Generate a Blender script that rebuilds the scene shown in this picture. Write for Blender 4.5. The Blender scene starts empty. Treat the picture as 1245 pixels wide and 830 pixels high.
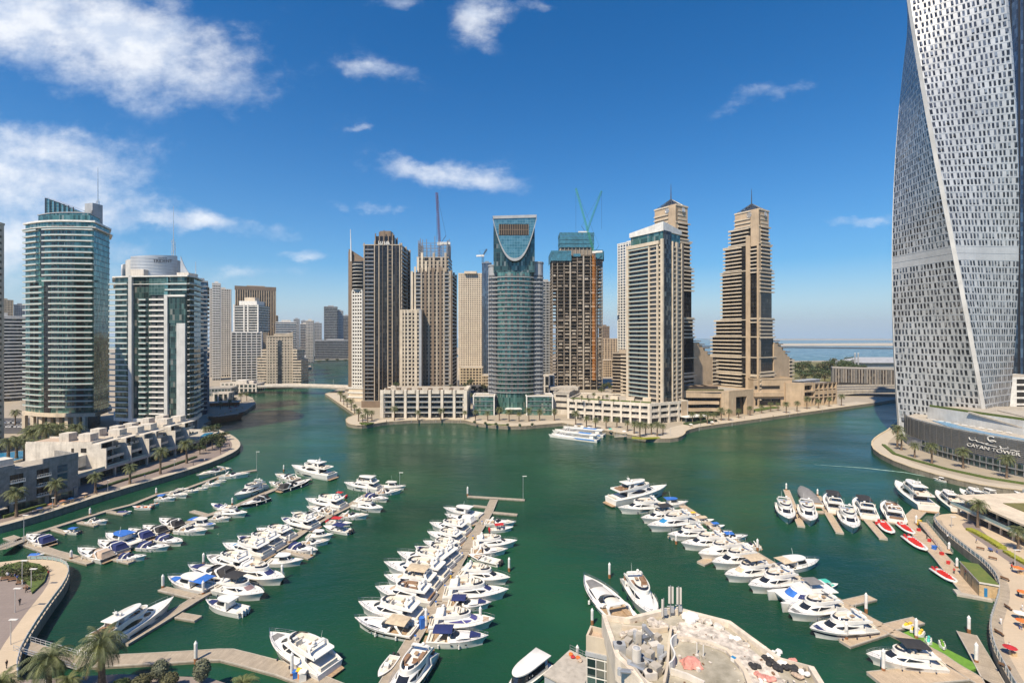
import bpy, bmesh, math, random
from math import sin, cos, pi, radians, atan2, sqrt, hypot
from mathutils import Vector, Matrix
random.seed(7)
scene=bpy.context.scene
COL=scene.collection
R=random.random
def U(a, b):return a+(b-a)*random.random()
# ---------------------------------------------------------------- camera
F, H, CX, HY=590.0, 68.0, 622.5, 407.0
cam_d=bpy.data.cameras.new('camera');cam=bpy.data.objects.new('camera', cam_d);COL.objects.link(cam)
cam.location=(0, 0, H);cam.rotation_euler=(radians(90), 0, 0)
cam_d.sensor_width=36;cam_d.lens=36*F/1245;cam_d.shift_y=-(415-HY)/1245
cam_d.clip_start=0.5;cam_d.clip_end=40000
scene.camera=cam
scene.view_settings.view_transform='Standard';scene.view_settings.look='None'
scene.view_settings.exposure=0.5;scene.view_settings.gamma=1;scene.view_settings.use_curve_mapping=False
# ---------------------------------------------------------------- sun and sky
SUN_AZ=Vector((-0.53, -0.848, 0)).normalized();SUN_EL=radians(53)
sd=bpy.data.lights.new('sun', 'SUN');sun=bpy.data.objects.new('sun', sd);COL.objects.link(sun)
sd.energy=5.0;sd.angle=radians(0.53);sd.color=(1.0, 0.87, 0.68)
to_sun=Vector((SUN_AZ.x*cos(SUN_EL), SUN_AZ.y*cos(SUN_EL), sin(SUN_EL)))
sun.rotation_euler=to_sun.to_track_quat('Z', 'Y').to_euler();sun.location=(0, 0, 300)
world=bpy.data.worlds.new('World');scene.world=world;world.use_nodes=True
nt=world.node_tree;nt.nodes.clear()
def N(t, tree=None, **kw):
 n=(tree or nt).nodes.new(t)
 for k, v in kw.items():setattr(n, k, v)
 return n
def LK(a, b, tree=None):(tree or nt).links.new(a, b)
def math_n(op, a, b=None, tree=None, clamp=False):
 n=N('ShaderNodeMath', tree, operation=op);n.use_clamp=clamp
 for i, x in enumerate((a, b)):
  if x is None:continue
  if isinstance(x, (int, float)):n.inputs[i].default_value=x
  else:LK(x, n.inputs[i], tree)
 return n.outputs[0]
sky=N('ShaderNodeTexSky');sky.sky_type='NISHITA';sky.sun_disc=False
sky.sun_elevation=SUN_EL;sky.sun_rotation=atan2(SUN_AZ.x, SUN_AZ.y)
sky.altitude=50;sky.air_density=1.0;sky.dust_density=0.5;sky.ozone_density=3.0
hsv=N('ShaderNodeHueSaturation');hsv.inputs['Saturation'].default_value=1.95;hsv.inputs['Hue'].default_value=0.504
LK(sky.outputs[0], hsv.inputs['Color'])
tc=N('ShaderNodeTexCoord');sep=N('ShaderNodeSeparateXYZ');LK(tc.outputs['Generated'], sep.inputs[0])
dx, dy, dz=sep.outputs
ysafe=math_n('MAXIMUM', dy, 0.05)
pu=math_n('DIVIDE', dx, ysafe);pv=math_n('DIVIDE', dz, ysafe)
comb=N('ShaderNodeCombineXYZ');LK(pu, comb.inputs[0]);LK(pv, comb.inputs[1])
def fbm(scale, detail, off, rough=0.55):
 mp=N('ShaderNodeMapping');mp.inputs['Scale'].default_value=(1, 1.6, 1);mp.inputs['Location'].default_value=(off, off*.7, 0)
 LK(comb.outputs[0], mp.inputs[0])
 n=N('ShaderNodeTexNoise');n.noise_dimensions='2D';n.inputs['Scale'].default_value=scale;n.inputs['Detail'].default_value=detail
 n.inputs['Roughness'].default_value=rough;LK(mp.outputs[0], n.inputs['Vector']);return n.outputs['Fac']
n1=fbm(7, 10, 3.1, .64);n2=fbm(5, 7, 9.7, .6);n3=fbm(5, 7, 17.3, .6)
wu=math_n('ADD', pu, math_n('MULTIPLY', math_n('SUBTRACT', n2, .5), .16))
wv=math_n('ADD', pv, math_n('MULTIPLY', math_n('SUBTRACT', n3, .5), .10))
CLOUDS=[(110, 40, 215, 62, 14, 1.2), (200, 75, 90, 42, 30, 1.0), (20, 20, 150, 60, 5, 1.15), (60, 185, 130, 38, 8, .95), (10, 225, 160, 55, 0, .95), (20, 290, 170, 60, 0, .85), (215, 267, 125, 17, 6, .95), (120, 250, 110, 28, 8, .85), (450, 82, 52, 18, 18, .66), (575, 25, 42, 32, 40, .8), (470, 5, 40, 14, 0, .6), (545, 213, 105, 17, 8, .86), (615, 223, 24, 14, 0, .6), (935, 115, 58, 16, -22, .6), (1045, 272, 45, 9, 2, .6), (370, 314, 45, 8, 5, .55), (430, 155, 22, 8, 0, .5), (455, 253, 30, 8, 5, .5), (490, 255, 22, 6, 0, .45), (410, 250, 26, 7, 15, .45), (640, 10, 40, 10, 0, .35), (300, 335, 60, 10, 0, .4)]
tot=None
for(px, py, rx, ry, ang, w)in CLOUDS:
 cu, cv=(px-CX)/F, (HY-py)/F;a=radians(-ang)
 du=math_n('SUBTRACT', wu, cu);dv=math_n('SUBTRACT', wv, cv)
 e1=math_n('ADD', math_n('MULTIPLY', du, cos(a)/(rx/F)), math_n('MULTIPLY', dv, sin(a)/(rx/F)))
 e2=math_n('ADD', math_n('MULTIPLY', du, -sin(a)/(ry/F)), math_n('MULTIPLY', dv, cos(a)/(ry/F)))
 r2=math_n('ADD', math_n('MULTIPLY', e1, e1), math_n('MULTIPLY', e2, e2))
 g=math_n('MULTIPLY', math_n('EXPONENT', math_n('MULTIPLY', r2, -1.0)), w)
 tot=g if tot is None else math_n('MAXIMUM', tot, g)
dens=math_n('ADD', tot, math_n('MULTIPLY', math_n('SUBTRACT', n1, .5), 1.25))
cr=N('ShaderNodeMapRange');cr.interpolation_type='SMOOTHSTEP';LK(dens, cr.inputs[0])
cr.inputs[1].default_value=.2;cr.inputs[2].default_value=1.2;cr.inputs[3].default_value=0;cr.inputs[4].default_value=.9
front=math_n('GREATER_THAN', dy, 0.08);cm0=math_n('MULTIPLY', cr.outputs[0], front)
cm=math_n('MULTIPLY', cm0, math_n('MINIMUM', math_n('MULTIPLY', tot, 3.2), 1.0))
mix=N('ShaderNodeMixRGB');LK(cm, mix.inputs[0]);hz=N('ShaderNodeMixRGB');LK(math_n('EXPONENT', math_n('MULTIPLY', math_n('MAXIMUM', dz, 0.0), -7.0)), hz.inputs[0]);LK(hsv.outputs[0], hz.inputs[1]);hz.inputs[2].default_value=(3.3, 4.6, 6.0, 1)
LK(hz.outputs[0], mix.inputs[1]);ccol=N('ShaderNodeMixRGB');csh=N('ShaderNodeMapRange');LK(fbm(9, 6, 31.0, .6), csh.inputs[0]);csh.inputs[1].default_value=.36;csh.inputs[2].default_value=.6;LK(csh.outputs[0], ccol.inputs[0]);ccol.inputs[1].default_value=(5.0, 5.7, 6.9, 1);ccol.inputs[2].default_value=(7.6, 7.8, 8.1, 1);LK(ccol.outputs[0], mix.inputs[2])
bg=N('ShaderNodeBackground');bg.inputs[1].default_value=0.096;LK(mix.outputs[0], bg.inputs[0])
wo=N('ShaderNodeOutputWorld');LK(bg.outputs[0], wo.inputs[0])
world.cycles.sampling_method='MANUAL';world.cycles.sample_map_resolution=512
scene.cycles.max_bounces=6;scene.cycles.diffuse_bounces=2;scene.cycles.glossy_bounces=3;scene.cycles.transmission_bounces=3
scene.cycles.use_denoising=True
scene.cycles.caustics_reflective=False;scene.cycles.caustics_refractive=False
# ---------------------------------------------------------------- positions: a photo pixel on a level z, or at a distance Y
def G(px, py, z=0.0):
 Y=F*(H-z)/(py-HY);return Vector(((px-CX)/F*Y, Y, z))
def XA(px, Y):return(px-CX)/F*Y
def ZA(py, Y):return H+(HY-py)/F*Y
def P(px, Y):return(XA(px, Y), Y)
class MB:
 """collects faces, then links them as ONE mesh object"""
 def __init__(s):s.v=[];s.f=[];s.m=[];s.uv={}
 def poly(s, pts, mi=0, uv=None):
  i=len(s.v);s.v+=[tuple(p)for p in pts];s.f.append(list(range(i, i+len(pts))));s.m.append(mi)
  if uv:s.uv[len(s.f)-1]=uv
 def hexa(s, b, t, mi=0):
  i=len(s.v);s.v+=[tuple(p)for p in b]+[tuple(p)for p in t]
  for f in((3, 2, 1, 0), (4, 5, 6, 7), (0, 1, 5, 4), (1, 2, 6, 5), (2, 3, 7, 6), (3, 0, 4, 7)):
   s.f.append([i+k for k in f]);s.m.append(mi)
 def box(s, x0, x1, y0, y1, z0, z1, mi=0):
  s.hexa([(x0, y0, z0), (x1, y0, z0), (x1, y1, z0), (x0, y1, z0)], [(x0, y0, z1), (x1, y0, z1), (x1, y1, z1), (x0, y1, z1)], mi)
 def obox(s, c, sx, sy, sz, rot=0, mi=0, taper=1):
  u=Vector((cos(rot), sin(rot), 0));w=Vector((-sin(rot), cos(rot), 0));c=Vector(c)
  q=[(-.5, -.5), (.5, -.5), (.5, .5), (-.5, .5)]
  s.hexa([c+u*sx*a+w*sy*b for a, b in q], [c+u*sx*a*taper+w*sy*b*taper+Vector((0, 0, sz))for a, b in q], mi)
 def ebox(s, E, s0, s1, d0, d1, z0, z1, mi=0):
  q=[(s0, d1), (s1, d1), (s1, d0), (s0, d0)]
  s.hexa([E.at(a, d, z0)for a, d in q], [E.at(a, d, z1)for a, d in q], mi)
 def prism(s, pl, z0, z1, mi=0, top=None, z1f=None):
  n=len(pl);i=len(s.v)
  s.v+=[(p[0], p[1], z0)for p in pl]+[(p[0], p[1], z1 if z1f is None else z1f(p))for p in pl]
  for k in range(n):s.f.append([i+k, i+(k+1)%n, i+n+(k+1)%n, i+n+k]);s.m.append(mi)
  s.f.append([i+n+k for k in range(n)]);s.m.append(mi if top is None else top)
  s.f.append([i+n-1-k for k in range(n)]);s.m.append(mi)
 def ringwall(s, outer, inner, z0, z1, mi=0):
  n=len(outer);i=len(s.v)
  for pl, z in((outer, z0), (outer, z1), (inner, z0), (inner, z1)):s.v+=[(p[0], p[1], z)for p in pl]
  for k in range(n):
   l=(k+1)%n
   s.f+=[[i+k, i+l, i+n+l, i+n+k], [i+2*n+l, i+2*n+k, i+3*n+k, i+3*n+l], [i+n+k, i+n+l, i+3*n+l, i+3*n+k], [i+l, i+k, i+2*n+k, i+2*n+l]]
   s.m+=[mi]*4
 def loft(s, rings, mi=0, closed=True, caps=(True, True), mfun=None):
  n=len(rings[0]);i=len(s.v)
  for r in rings:s.v+=[tuple(p)for p in r]
  for a in range(len(rings)-1):
   for k in range(n if closed else n-1):
    l=(k+1)%n
    s.f.append([i+a*n+k, i+a*n+l, i+(a+1)*n+l, i+(a+1)*n+k]);s.m.append(mfun(a, k)if mfun else mi)
  if caps[0]:s.f.append([i+n-1-k for k in range(n)]);s.m.append(mi)
  if caps[1]:s.f.append([i+(len(rings)-1)*n+k for k in range(n)]);s.m.append(mi)
 def tube(s, a, b, r0, r1=None, n=6, mi=0, caps=True):
  a=Vector(a);b=Vector(b);r1=r0 if r1 is None else r1
  d=(b-a).normalized();u=d.orthogonal().normalized();w=d.cross(u)
  s.loft([[a+(u*cos(2*pi*k/n)+w*sin(2*pi*k/n))*r0 for k in range(n)], [b+(u*cos(2*pi*k/n)+w*sin(2*pi*k/n))*r1 for k in range(n)]], mi, caps=(caps, caps))
 def path(s, pts, r, n=4, mi=0):
  for a, b in zip(pts, pts[1:]):s.tube(a, b, r, n=n, mi=mi, caps=False)
 def ball(s, c, rx, ry=None, rz=None, n=10, m=6, mi=0, jit=0):
  ry=ry or rx;rz=rz or rx
  rings=[]
  for j in range(1, m):
   t=-pi/2+pi*j/m
   rings.append([(c[0]+rx*cos(t)*cos(2*pi*k/n)*(1+U(-jit, jit)), c[1]+ry*cos(t)*sin(2*pi*k/n)*(1+U(-jit, jit)), c[2]+rz*sin(t)*(1+U(-jit, jit)))for k in range(n)])
  s.loft(rings, mi)
 def mesh(s, name, mats, off=(0, 0, 0), smooth=None, uvm=False):
  me=bpy.data.meshes.new(name)
  o=Vector(off);me.from_pydata([(p[0]-o.x, p[1]-o.y, p[2]-o.z)for p in s.v], [], s.f)
  for m in(mats if isinstance(mats, (list, tuple))else[mats]):me.materials.append(M[m]if isinstance(m, str)else m)
  if any(s.m):me.polygons.foreach_set('material_index', s.m)
  if uvm or s.uv:
   lay=me.uv_layers.new(name='UVMap').data
   for p in me.polygons:
    cu=s.uv.get(p.index)
    nn=p.normal;t=Vector((-nn.y, nn.x, 0))
    t=t.normalized()if t.length>.3 else None
    for k, li in enumerate(p.loop_indices):
     if cu:lay[li].uv=cu[k];continue
     q=s.v[me.loops[li].vertex_index]
     lay[li].uv=(q[0]*t.x+q[1]*t.y, q[2])if t else(q[0], q[1])
  if smooth is not None:
   me.shade_smooth();me.set_sharp_from_angle(angle=radians(smooth))
  me.update();return me
 def build(s, name, mats, root=None, smooth=None, uvm=False):
  off=root['_o']if root is not None and '_o' in root else(0, 0, 0)
  return link(name, s.mesh(name, mats, off, smooth, uvm), root)
def link(name, me, root=None):
 o=bpy.data.objects.new(name, me);COL.objects.link(o)
 if root is not None:o.parent=root
 return o
def tag(o, label=None, cat=None, group=None, kind=None):
 for k, v in(('label', label), ('category', cat), ('group', group), ('kind', kind)):
  if v:o[k]=v
 return o
def thing(name, label, cat, loc=(0, 0, 0), group=None, origin=True):
 o=bpy.data.objects.new(name, None);COL.objects.link(o);o.location=loc;o.empty_display_size=1
 if origin:o['_o']=tuple(loc)
 return tag(o, label, cat, group)
def struct(name, mb, mats, smooth=None, uvm=False):return tag(mb.build(name, mats, None, smooth, uvm), kind='structure')
def copy_tree(o, parent=None):
 c=o.copy();COL.objects.link(c)
 if parent is not None:c.parent=parent
 for ch in KIDS.get(o.name, ()):copy_tree(ch, c)
 return c
KIDS={}
def register(root):
 def rec(o):
  ch=list(o.children);KIDS[o.name]=ch
  for c in ch:rec(c)
 rec(root)
def stack(root, name, mb, mats, zs, **kw):
 off=root['_o'];me=mb.mesh(name, mats, (off[0], off[1], 0), **kw);out=[]
 for z in zs:
  o=link(name, me, root);o.location=(0, 0, z-off[2]);out.append(o)
 return out
ORD=['first', 'second', 'third', 'fourth', 'fifth', 'sixth', 'seventh', 'eighth', 'ninth', 'tenth', 'eleventh', 'twelfth', 'thirteenth', 'fourteenth', 'fifteenth', 'sixteenth', 'seventeenth', 'eighteenth', 'nineteenth', 'twentieth']
ORD+=['twenty-'+o for o in ORD[:9]]+['thirtieth']
class Edge:
 def __init__(s, a, b):
  s.a=Vector((a[0], a[1]));s.b=Vector((b[0], b[1]));d=s.b-s.a;s.L=d.length;s.u=d/s.L;s.n=Vector((s.u.y, -s.u.x));s.rot=atan2(s.u.y, s.u.x)
 def at(s, t, d=0, z=0):q=s.a+s.u*t+s.n*d;return Vector((q.x, q.y, z))
def edges(pl):return[Edge(pl[i], pl[(i+1)%len(pl)])for i in range(len(pl))]
def offset(pl, d):
 n=len(pl);out=[]
 for i in range(n):
  a=Vector(pl[i-1][:2]);b=Vector(pl[i][:2]);c=Vector(pl[(i+1)%n][:2])
  u=(b-a).normalized();w=(c-b).normalized();n1=Vector((u.y, -u.x));n2=Vector((w.y, -w.x))
  m=(n1+n2);m=m/max(.3, m.length_squared)*2
  out.append((b.x+m.x*d, b.y+m.y*d))
 return out
def rect(c, w, d, rot=0):
 u=Vector((cos(rot), sin(rot)));v=Vector((-sin(rot), cos(rot)));c=Vector(c)
 return[tuple(c+u*a*w+v*b*d)for a, b in((-.5, -.5), (.5, -.5), (.5, .5), (-.5, .5))]
def quadp(pa, Ya, pb, Yb, depth):
 a=Vector(P(pa, Ya));b=Vector(P(pb, Yb));u=(b-a).normalized();n=Vector((-u.y, u.x))
 return[tuple(a), tuple(b), tuple(b+n*depth), tuple(a+n*depth)]
def ell(c, rx, ry, n=32, rot=0, pw=1.0):
 out=[]
 for k in range(n):
  t=2*pi*k/n;x=rx*abs(cos(t))**pw*(1 if cos(t)>0 else-1);y=ry*abs(sin(t))**pw*(1 if sin(t)>0 else-1)
  out.append((c[0]+x*cos(rot)-y*sin(rot), c[1]+x*sin(rot)+y*cos(rot)))
 return out
def frange(a, b, s):
 out=[]
 while a<b-1e-6:out.append(a);a+=s
 return out
M={}
def mat(name, col, rough=.6, metal=0, var=.12, vs=.5, bump=0, bs=4, spec=.5, dirt=0, coords='Object', col2=None, emit=None, coat=0):
 m=bpy.data.materials.new(name);m.use_nodes=True;t=m.node_tree;b=t.nodes['Principled BSDF']
 b.inputs['Roughness'].default_value=rough;b.inputs['Metallic'].default_value=metal;b.inputs['Specular IOR Level'].default_value=spec
 b.inputs['Coat Weight'].default_value=coat
 c=N('ShaderNodeTexCoord', t)
 n=N('ShaderNodeTexNoise', t);n.inputs['Scale'].default_value=vs;n.inputs['Detail'].default_value=5;n.inputs['Roughness'].default_value=.65
 LK(c.outputs[coords], n.inputs['Vector'], t)
 r=N('ShaderNodeValToRGB', t);LK(n.outputs['Fac'], r.inputs[0], t)
 lo=col2 or tuple(x*(1-var*1.6)for x in col);hi=tuple(min(1, x*(1+var))for x in col)if not col2 else col
 r.color_ramp.elements[0].position=.32;r.color_ramp.elements[1].position=.68
 r.color_ramp.elements[0].color=(*lo, 1);r.color_ramp.elements[1].color=(*hi, 1)
 out=r.outputs[0]
 if dirt:
  mp=N('ShaderNodeMapping', t);mp.inputs['Scale'].default_value=(.9, .9, .06);LK(c.outputs[coords], mp.inputs[0], t)
  n2=N('ShaderNodeTexNoise', t);n2.inputs['Scale'].default_value=1.2;n2.inputs['Detail'].default_value=4;LK(mp.outputs[0], n2.inputs['Vector'], t)
  r2=N('ShaderNodeMapRange', t);LK(n2.outputs['Fac'], r2.inputs[0], t);r2.inputs[1].default_value=.45;r2.inputs[2].default_value=.75;r2.inputs[3].default_value=1;r2.inputs[4].default_value=1-dirt
  mx=N('ShaderNodeMixRGB', t);mx.blend_type='MULTIPLY';mx.inputs[0].default_value=1;LK(out, mx.inputs[1], t);LK(r2.outputs[0], mx.inputs[2], t);out=mx.outputs[0]
 LK(out, b.inputs['Base Color'], t)
 if bump:
  n3=N('ShaderNodeTexNoise', t);n3.inputs['Scale'].default_value=bs;n3.inputs['Detail'].default_value=4;LK(c.outputs[coords], n3.inputs['Vector'], t)
  bp=N('ShaderNodeBump', t);bp.inputs['Strength'].default_value=bump;bp.inputs['Distance'].default_value=.1;LK(n3.outputs['Fac'], bp.inputs['Height'], t);LK(bp.outputs[0], b.inputs['Normal'], t)
 if emit:b.inputs['Emission Color'].default_value=(*emit, 1);b.inputs['Emission Strength'].default_value=1
 M[name]=m;return m
def glass(name, cols, pw=1.5, ph=3.6, metal=.55, rough=.08, line=(.1, .1, .1), lw=.06, wob=.02):
 """facade glazing: panes set out in metres on the wall, each pane with its own tint (blinds, curtains, clear)"""
 m=bpy.data.materials.new(name);m.use_nodes=True;t=m.node_tree;b=t.nodes['Principled BSDF']
 uv=N('ShaderNodeUVMap', t);uv.uv_map='UVMap';sp=N('ShaderNodeSeparateXYZ', t);LK(uv.outputs[0], sp.inputs[0], t)
 a=math_n('DIVIDE', sp.outputs[0], pw, t);c=math_n('DIVIDE', sp.outputs[1], ph, t)
 fa=math_n('FLOOR', a, None, t);fc=math_n('FLOOR', c, None, t)
 cb=N('ShaderNodeCombineXYZ', t);LK(fa, cb.inputs[0], t);LK(fc, cb.inputs[1], t)
 wn=N('ShaderNodeTexWhiteNoise', t);wn.noise_dimensions='2D';LK(cb.outputs[0], wn.inputs['Vector'], t)
 r=N('ShaderNodeValToRGB', t);r.color_ramp.interpolation='CONSTANT';LK(wn.outputs['Value'], r.inputs[0], t)
 el=r.color_ramp.elements;k=len(cols)
 while len(el)<k:el.new(.5)
 acc=0;tw=sum(w for _, w in cols)
 for e, (cc, w)in zip(el, cols):e.position=acc/tw;e.color=(*cc, 1);acc+=w
 ga=math_n('LESS_THAN', math_n('FRACT', a, None, t), lw/pw, t);gc=math_n('LESS_THAN', math_n('FRACT', c, None, t), lw*1.5/ph, t)
 g=math_n('MAXIMUM', ga, gc, t)
 mx=N('ShaderNodeMixRGB', t);LK(g, mx.inputs[0], t);LK(r.outputs[0], mx.inputs[1], t);mx.inputs[2].default_value=(*line, 1)
 LK(mx.outputs[0], b.inputs['Base Color'], t)
 LK(math_n('MULTIPLY', math_n('SUBTRACT', 1, g, t), metal, t), b.inputs['Metallic'], t)
 LK(math_n('ADD', math_n('MULTIPLY', g, .4, t), rough, t), b.inputs['Roughness'], t)
 if wob:
  ge=N('ShaderNodeNewGeometry', t);sb=N('ShaderNodeVectorMath', t);sb.operation='SUBTRACT';LK(wn.outputs['Color'], sb.inputs[0], t);sb.inputs[1].default_value=(.5, .5, .5)
  sc=N('ShaderNodeVectorMath', t);sc.operation='SCALE';LK(sb.outputs[0], sc.inputs[0], t);sc.inputs['Scale'].default_value=wob
  ad=N('ShaderNodeVectorMath', t);LK(ge.outputs['Normal'], ad.inputs[0], t);LK(sc.outputs[0], ad.inputs[1], t)
  nm=N('ShaderNodeVectorMath', t);nm.operation='NORMALIZE';LK(ad.outputs[0], nm.inputs[0], t);LK(nm.outputs[0], b.inputs['Normal'], t)
 M[name]=m;return m
def planks(name, col, col2, w=.14, bump=.3):
 m=mat(name, col, .75, var=.15, vs=.6, coords='UV');t=m.node_tree;b=t.nodes['Principled BSDF']
 src=b.inputs['Base Color'].links[0].from_socket
 uv=N('ShaderNodeUVMap', t);uv.uv_map='UVMap';sp=N('ShaderNodeSeparateXYZ', t);LK(uv.outputs[0], sp.inputs[0], t)
 a=math_n('DIVIDE', sp.outputs[0], w, t);fl=math_n('FLOOR', a, None, t)
 wn=N('ShaderNodeTexWhiteNoise', t);wn.noise_dimensions='1D';LK(fl, wn.inputs['W'], t)
 gap=math_n('LESS_THAN', math_n('FRACT', a, None, t), .1, t)
 m1=N('ShaderNodeMixRGB', t);LK(math_n('MULTIPLY', wn.outputs['Value'], .6, t), m1.inputs[0], t);LK(src, m1.inputs[1], t);m1.inputs[2].default_value=(*col2, 1)
 m2=N('ShaderNodeMixRGB', t);LK(gap, m2.inputs[0], t);LK(m1.outputs[0], m2.inputs[1], t);m2.inputs[2].default_value=tuple(x*.4 for x in col2)+(1, )
 LK(m2.outputs[0], b.inputs['Base Color'], t);return m
def paving(name, c1, c2, c3, sx=1.2, sy=.6, mort=.03):
 m=mat(name, c1, .8, var=.1, vs=.15);t=m.node_tree;b=t.nodes['Principled BSDF'];src=b.inputs['Base Color'].links[0].from_socket
 c=N('ShaderNodeTexCoord', t);br=N('ShaderNodeTexBrick', t);LK(c.outputs['Object'], br.inputs['Vector'], t)
 br.inputs['Scale'].default_value=1;br.inputs['Brick Width'].default_value=sx;br.inputs['Row Height'].default_value=sy;br.inputs['Mortar Size'].default_value=mort
 br.inputs['Color1'].default_value=(*c1, 1);br.inputs['Color2'].default_value=(*c2, 1);br.inputs['Mortar'].default_value=(*c3, 1)
 mx=N('ShaderNodeMixRGB', t);mx.inputs[0].default_value=.6;LK(src, mx.inputs[1], t);LK(br.outputs[0], mx.inputs[2], t);LK(mx.outputs[0], b.inputs['Base Color'], t);return m
mat('white_paint', (.72, .70, .65), .45, dirt=.12, vs=.3);mat('villa_render', (.60, .55, .47), .85, dirt=.25, vs=.3, var=.15, bump=.15);mat('slat_grey', (.24, .215, .185), .6);mat('louvre_grey', (.17, .165, .155), .5, metal=.2);mat('cream_white', (.66, .595, .495), .7, dirt=.2, vs=.2);mat('white_render', (.62, .57, .50), .8, dirt=.2, vs=.2, bump=.1)
mat('cream_stone', (.60, .51, .39), .75, dirt=.15, vs=.15);mat('tan_stone', (.48, .365, .245), .75, dirt=.15, vs=.12);mat('pale_stone', (.56, .50, .41), .75, dirt=.2, vs=.15)
mat('sand_stone', (.52, .42, .28), .8, dirt=.15, vs=.2);mat('brown_panel', (.20, .145, .10), .6, vs=.2);mat('beige_panel', (.40, .33, .25), .65, vs=.15, dirt=.15)
mat('dark_frame', (.035, .035, .04), .4, metal=.3);mat('grey_metal', (.32, .33, .34), .35, metal=.5);mat('grey_panel', (.36, .37, .38), .5, dirt=.1, vs=.2)
mat('pale_panel', (.52, .52, .50), .55, dirt=.12, vs=.15)
mat('tower_panel', (.55, .545, .525), .36, metal=.3, dirt=.08, vs=.06)
mat('silver_panel', (.62, .62, .61), .38, metal=.35, dirt=.06, vs=.08);mat('light_metal', (.7, .7, .69), .3, metal=.6)
mat('concrete', (.27, .23, .185), .9, dirt=.35, vs=.25, bump=.3);mat('concrete_light', (.42, .38, .32), .9, dirt=.25, vs=.25, bump=.2);mat('quay_stone', (.24, .21, .16), .9, dirt=.4, vs=.4, bump=.4, bs=2)
mat('dark_interior', (.02, .018, .016), .8);mat('grey_stone', (.25, .24, .225), .85, var=.2, vs=.7, dirt=.2, bump=.3);mat('blue_mesh', (.035, .17, .25), .7, var=.25, vs=.3, dirt=.2)
mat('crane_green', (.05, .30, .20), .5);mat('crane_orange', (.62, .24, .04), .5);mat('crane_red', (.13, .03, .045), .5);mat('steel_grey', (.12, .125, .13), .4, metal=.6)
mat('scaffold', (.22, .22, .23), .5, metal=.5);mat('asphalt', (.075, .072, .072), .9, vs=.08, var=.2);mat('gravel_roof', (.38, .34, .28), .95, vs=.6, var=.2)
mat('rubble_pale', (.55, .49, .42), .95, vs=1.5, var=.35, bump=.6);mat('stained_roof', (.45, .41, .33), .9, col2=(.20, .18, .13), vs=.35, bump=.3);mat('pink_tarp', (.62, .27, .22), .8, var=.3, vs=1.2, bump=.4)
mat('gelcoat', (.74, .72, .67), .25, var=.05, vs=.35, coat=.25, dirt=.1);mat('gelcoat_cream', (.74, .66, .50), .25, var=.04, coat=.3);mat('deck_white', (.72, .70, .66), .5, var=.06, vs=1.2)
mat('navy', (.012, .018, .05), .25, coat=.3);mat('black_gloss', (.012, .012, .014), .18, coat=.3);mat('boat_glass', (.02, .022, .026), .06, spec=.8);mat('pink_glass', (.30, .20, .20), .25);mat('violet_glass', (.10, .09, .26), .2)
mat('teak', (.36, .25, .15), .7, var=.2, vs=2.5);mat('cushion', (.66, .60, .50), .8, var=.08, vs=2);mat('brown_seat', (.25, .15, .09), .8, var=.1)
for nm, c in(('canvas_navy', (.015, .025, .11)), ('canvas_blue', (.03, .14, .48)), ('canvas_grey', (.20, .195, .19)), ('canvas_black', (.03, .029, .03)), ('canvas_beige', (.52, .42, .29)), ('canvas_white', (.72, .70, .66)), ('canvas_red', (.42, .02, .025)), ('canvas_yellow', (.75, .48, .03)), ('canvas_green', (.06, .42, .33)), ('canvas_orange', (.70, .16, .03)), ('canvas_tan', (.46, .35, .26)), ('canvas_teal', (.02, .20, .42)), ('canvas_brown', (.06, .035, .03))):
 mat(nm, c, .8, var=.14, vs=1.4, bump=.3, bs=1.5)
mat('chrome', (.6, .6, .6), .2, metal=.9);mat('red_seat', (.55, .035, .03), .6, var=.15, vs=2);mat('blue_ferry', (.05, .22, .55), .4)
mat('dhow_wood', (.17, .075, .03), .6, var=.3, vs=1.5);mat('pile_white', (.74, .72, .68), .6, dirt=.15, vs=.6);mat('pile_rust', (.30, .13, .05), .85, var=.3, vs=2)
mat('palm_trunk', (.17, .12, .08), .95, var=.35, vs=4, bump=.6);mat('frond', (.115, .13, .05), .65, col2=(.06, .08, .028), vs=1.3);mat('frond_dry', (.20, .15, .06), .8, var=.3, vs=1.5);mat('frond_light', (.16, .17, .05), .65, col2=(.07, .09, .03), vs=1.3)
mat('leaf', (.055, .085, .025), .7, col2=(.025, .045, .013), vs=.9);mat('leaf_olive', (.13, .12, .05), .75, col2=(.06, .065, .03), vs=.9);mat('leaf_grey', (.17, .18, .115), .8, col2=(.09, .10, .06), vs=1.5);mat('hedge', (.11, .15, .03), .8, col2=(.05, .08, .015), vs=1.5, bump=1, bs=3);mat('hedge_yellow', (.34, .33, .03), .8, col2=(.16, .18, .02), vs=1.5, bump=1, bs=3)
mat('grass', (.15, .165, .035), .9, col2=(.07, .12, .02), vs=.8, bump=.5, bs=8);mat('grass_mat', (.14, .30, .03), .9, col2=(.09, .2, .02), vs=1, bump=.5, bs=8);mat('dry_grass', (.17, .15, .05), .9, col2=(.10, .10, .03), vs=.5, bump=.5)
mat('skin', (.45, .27, .18), .6);mat('cloth_white', (.75, .74, .72), .8);mat('cloth_dark', (.02, .02, .025), .85);mat('cloth_blue', (.06, .10, .28), .8);mat('cloth_red', (.5, .04, .04), .8);mat('hair', (.02, .015, .012), .7);mat('cloth_tan', (.35, .27, .19), .8)
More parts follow.
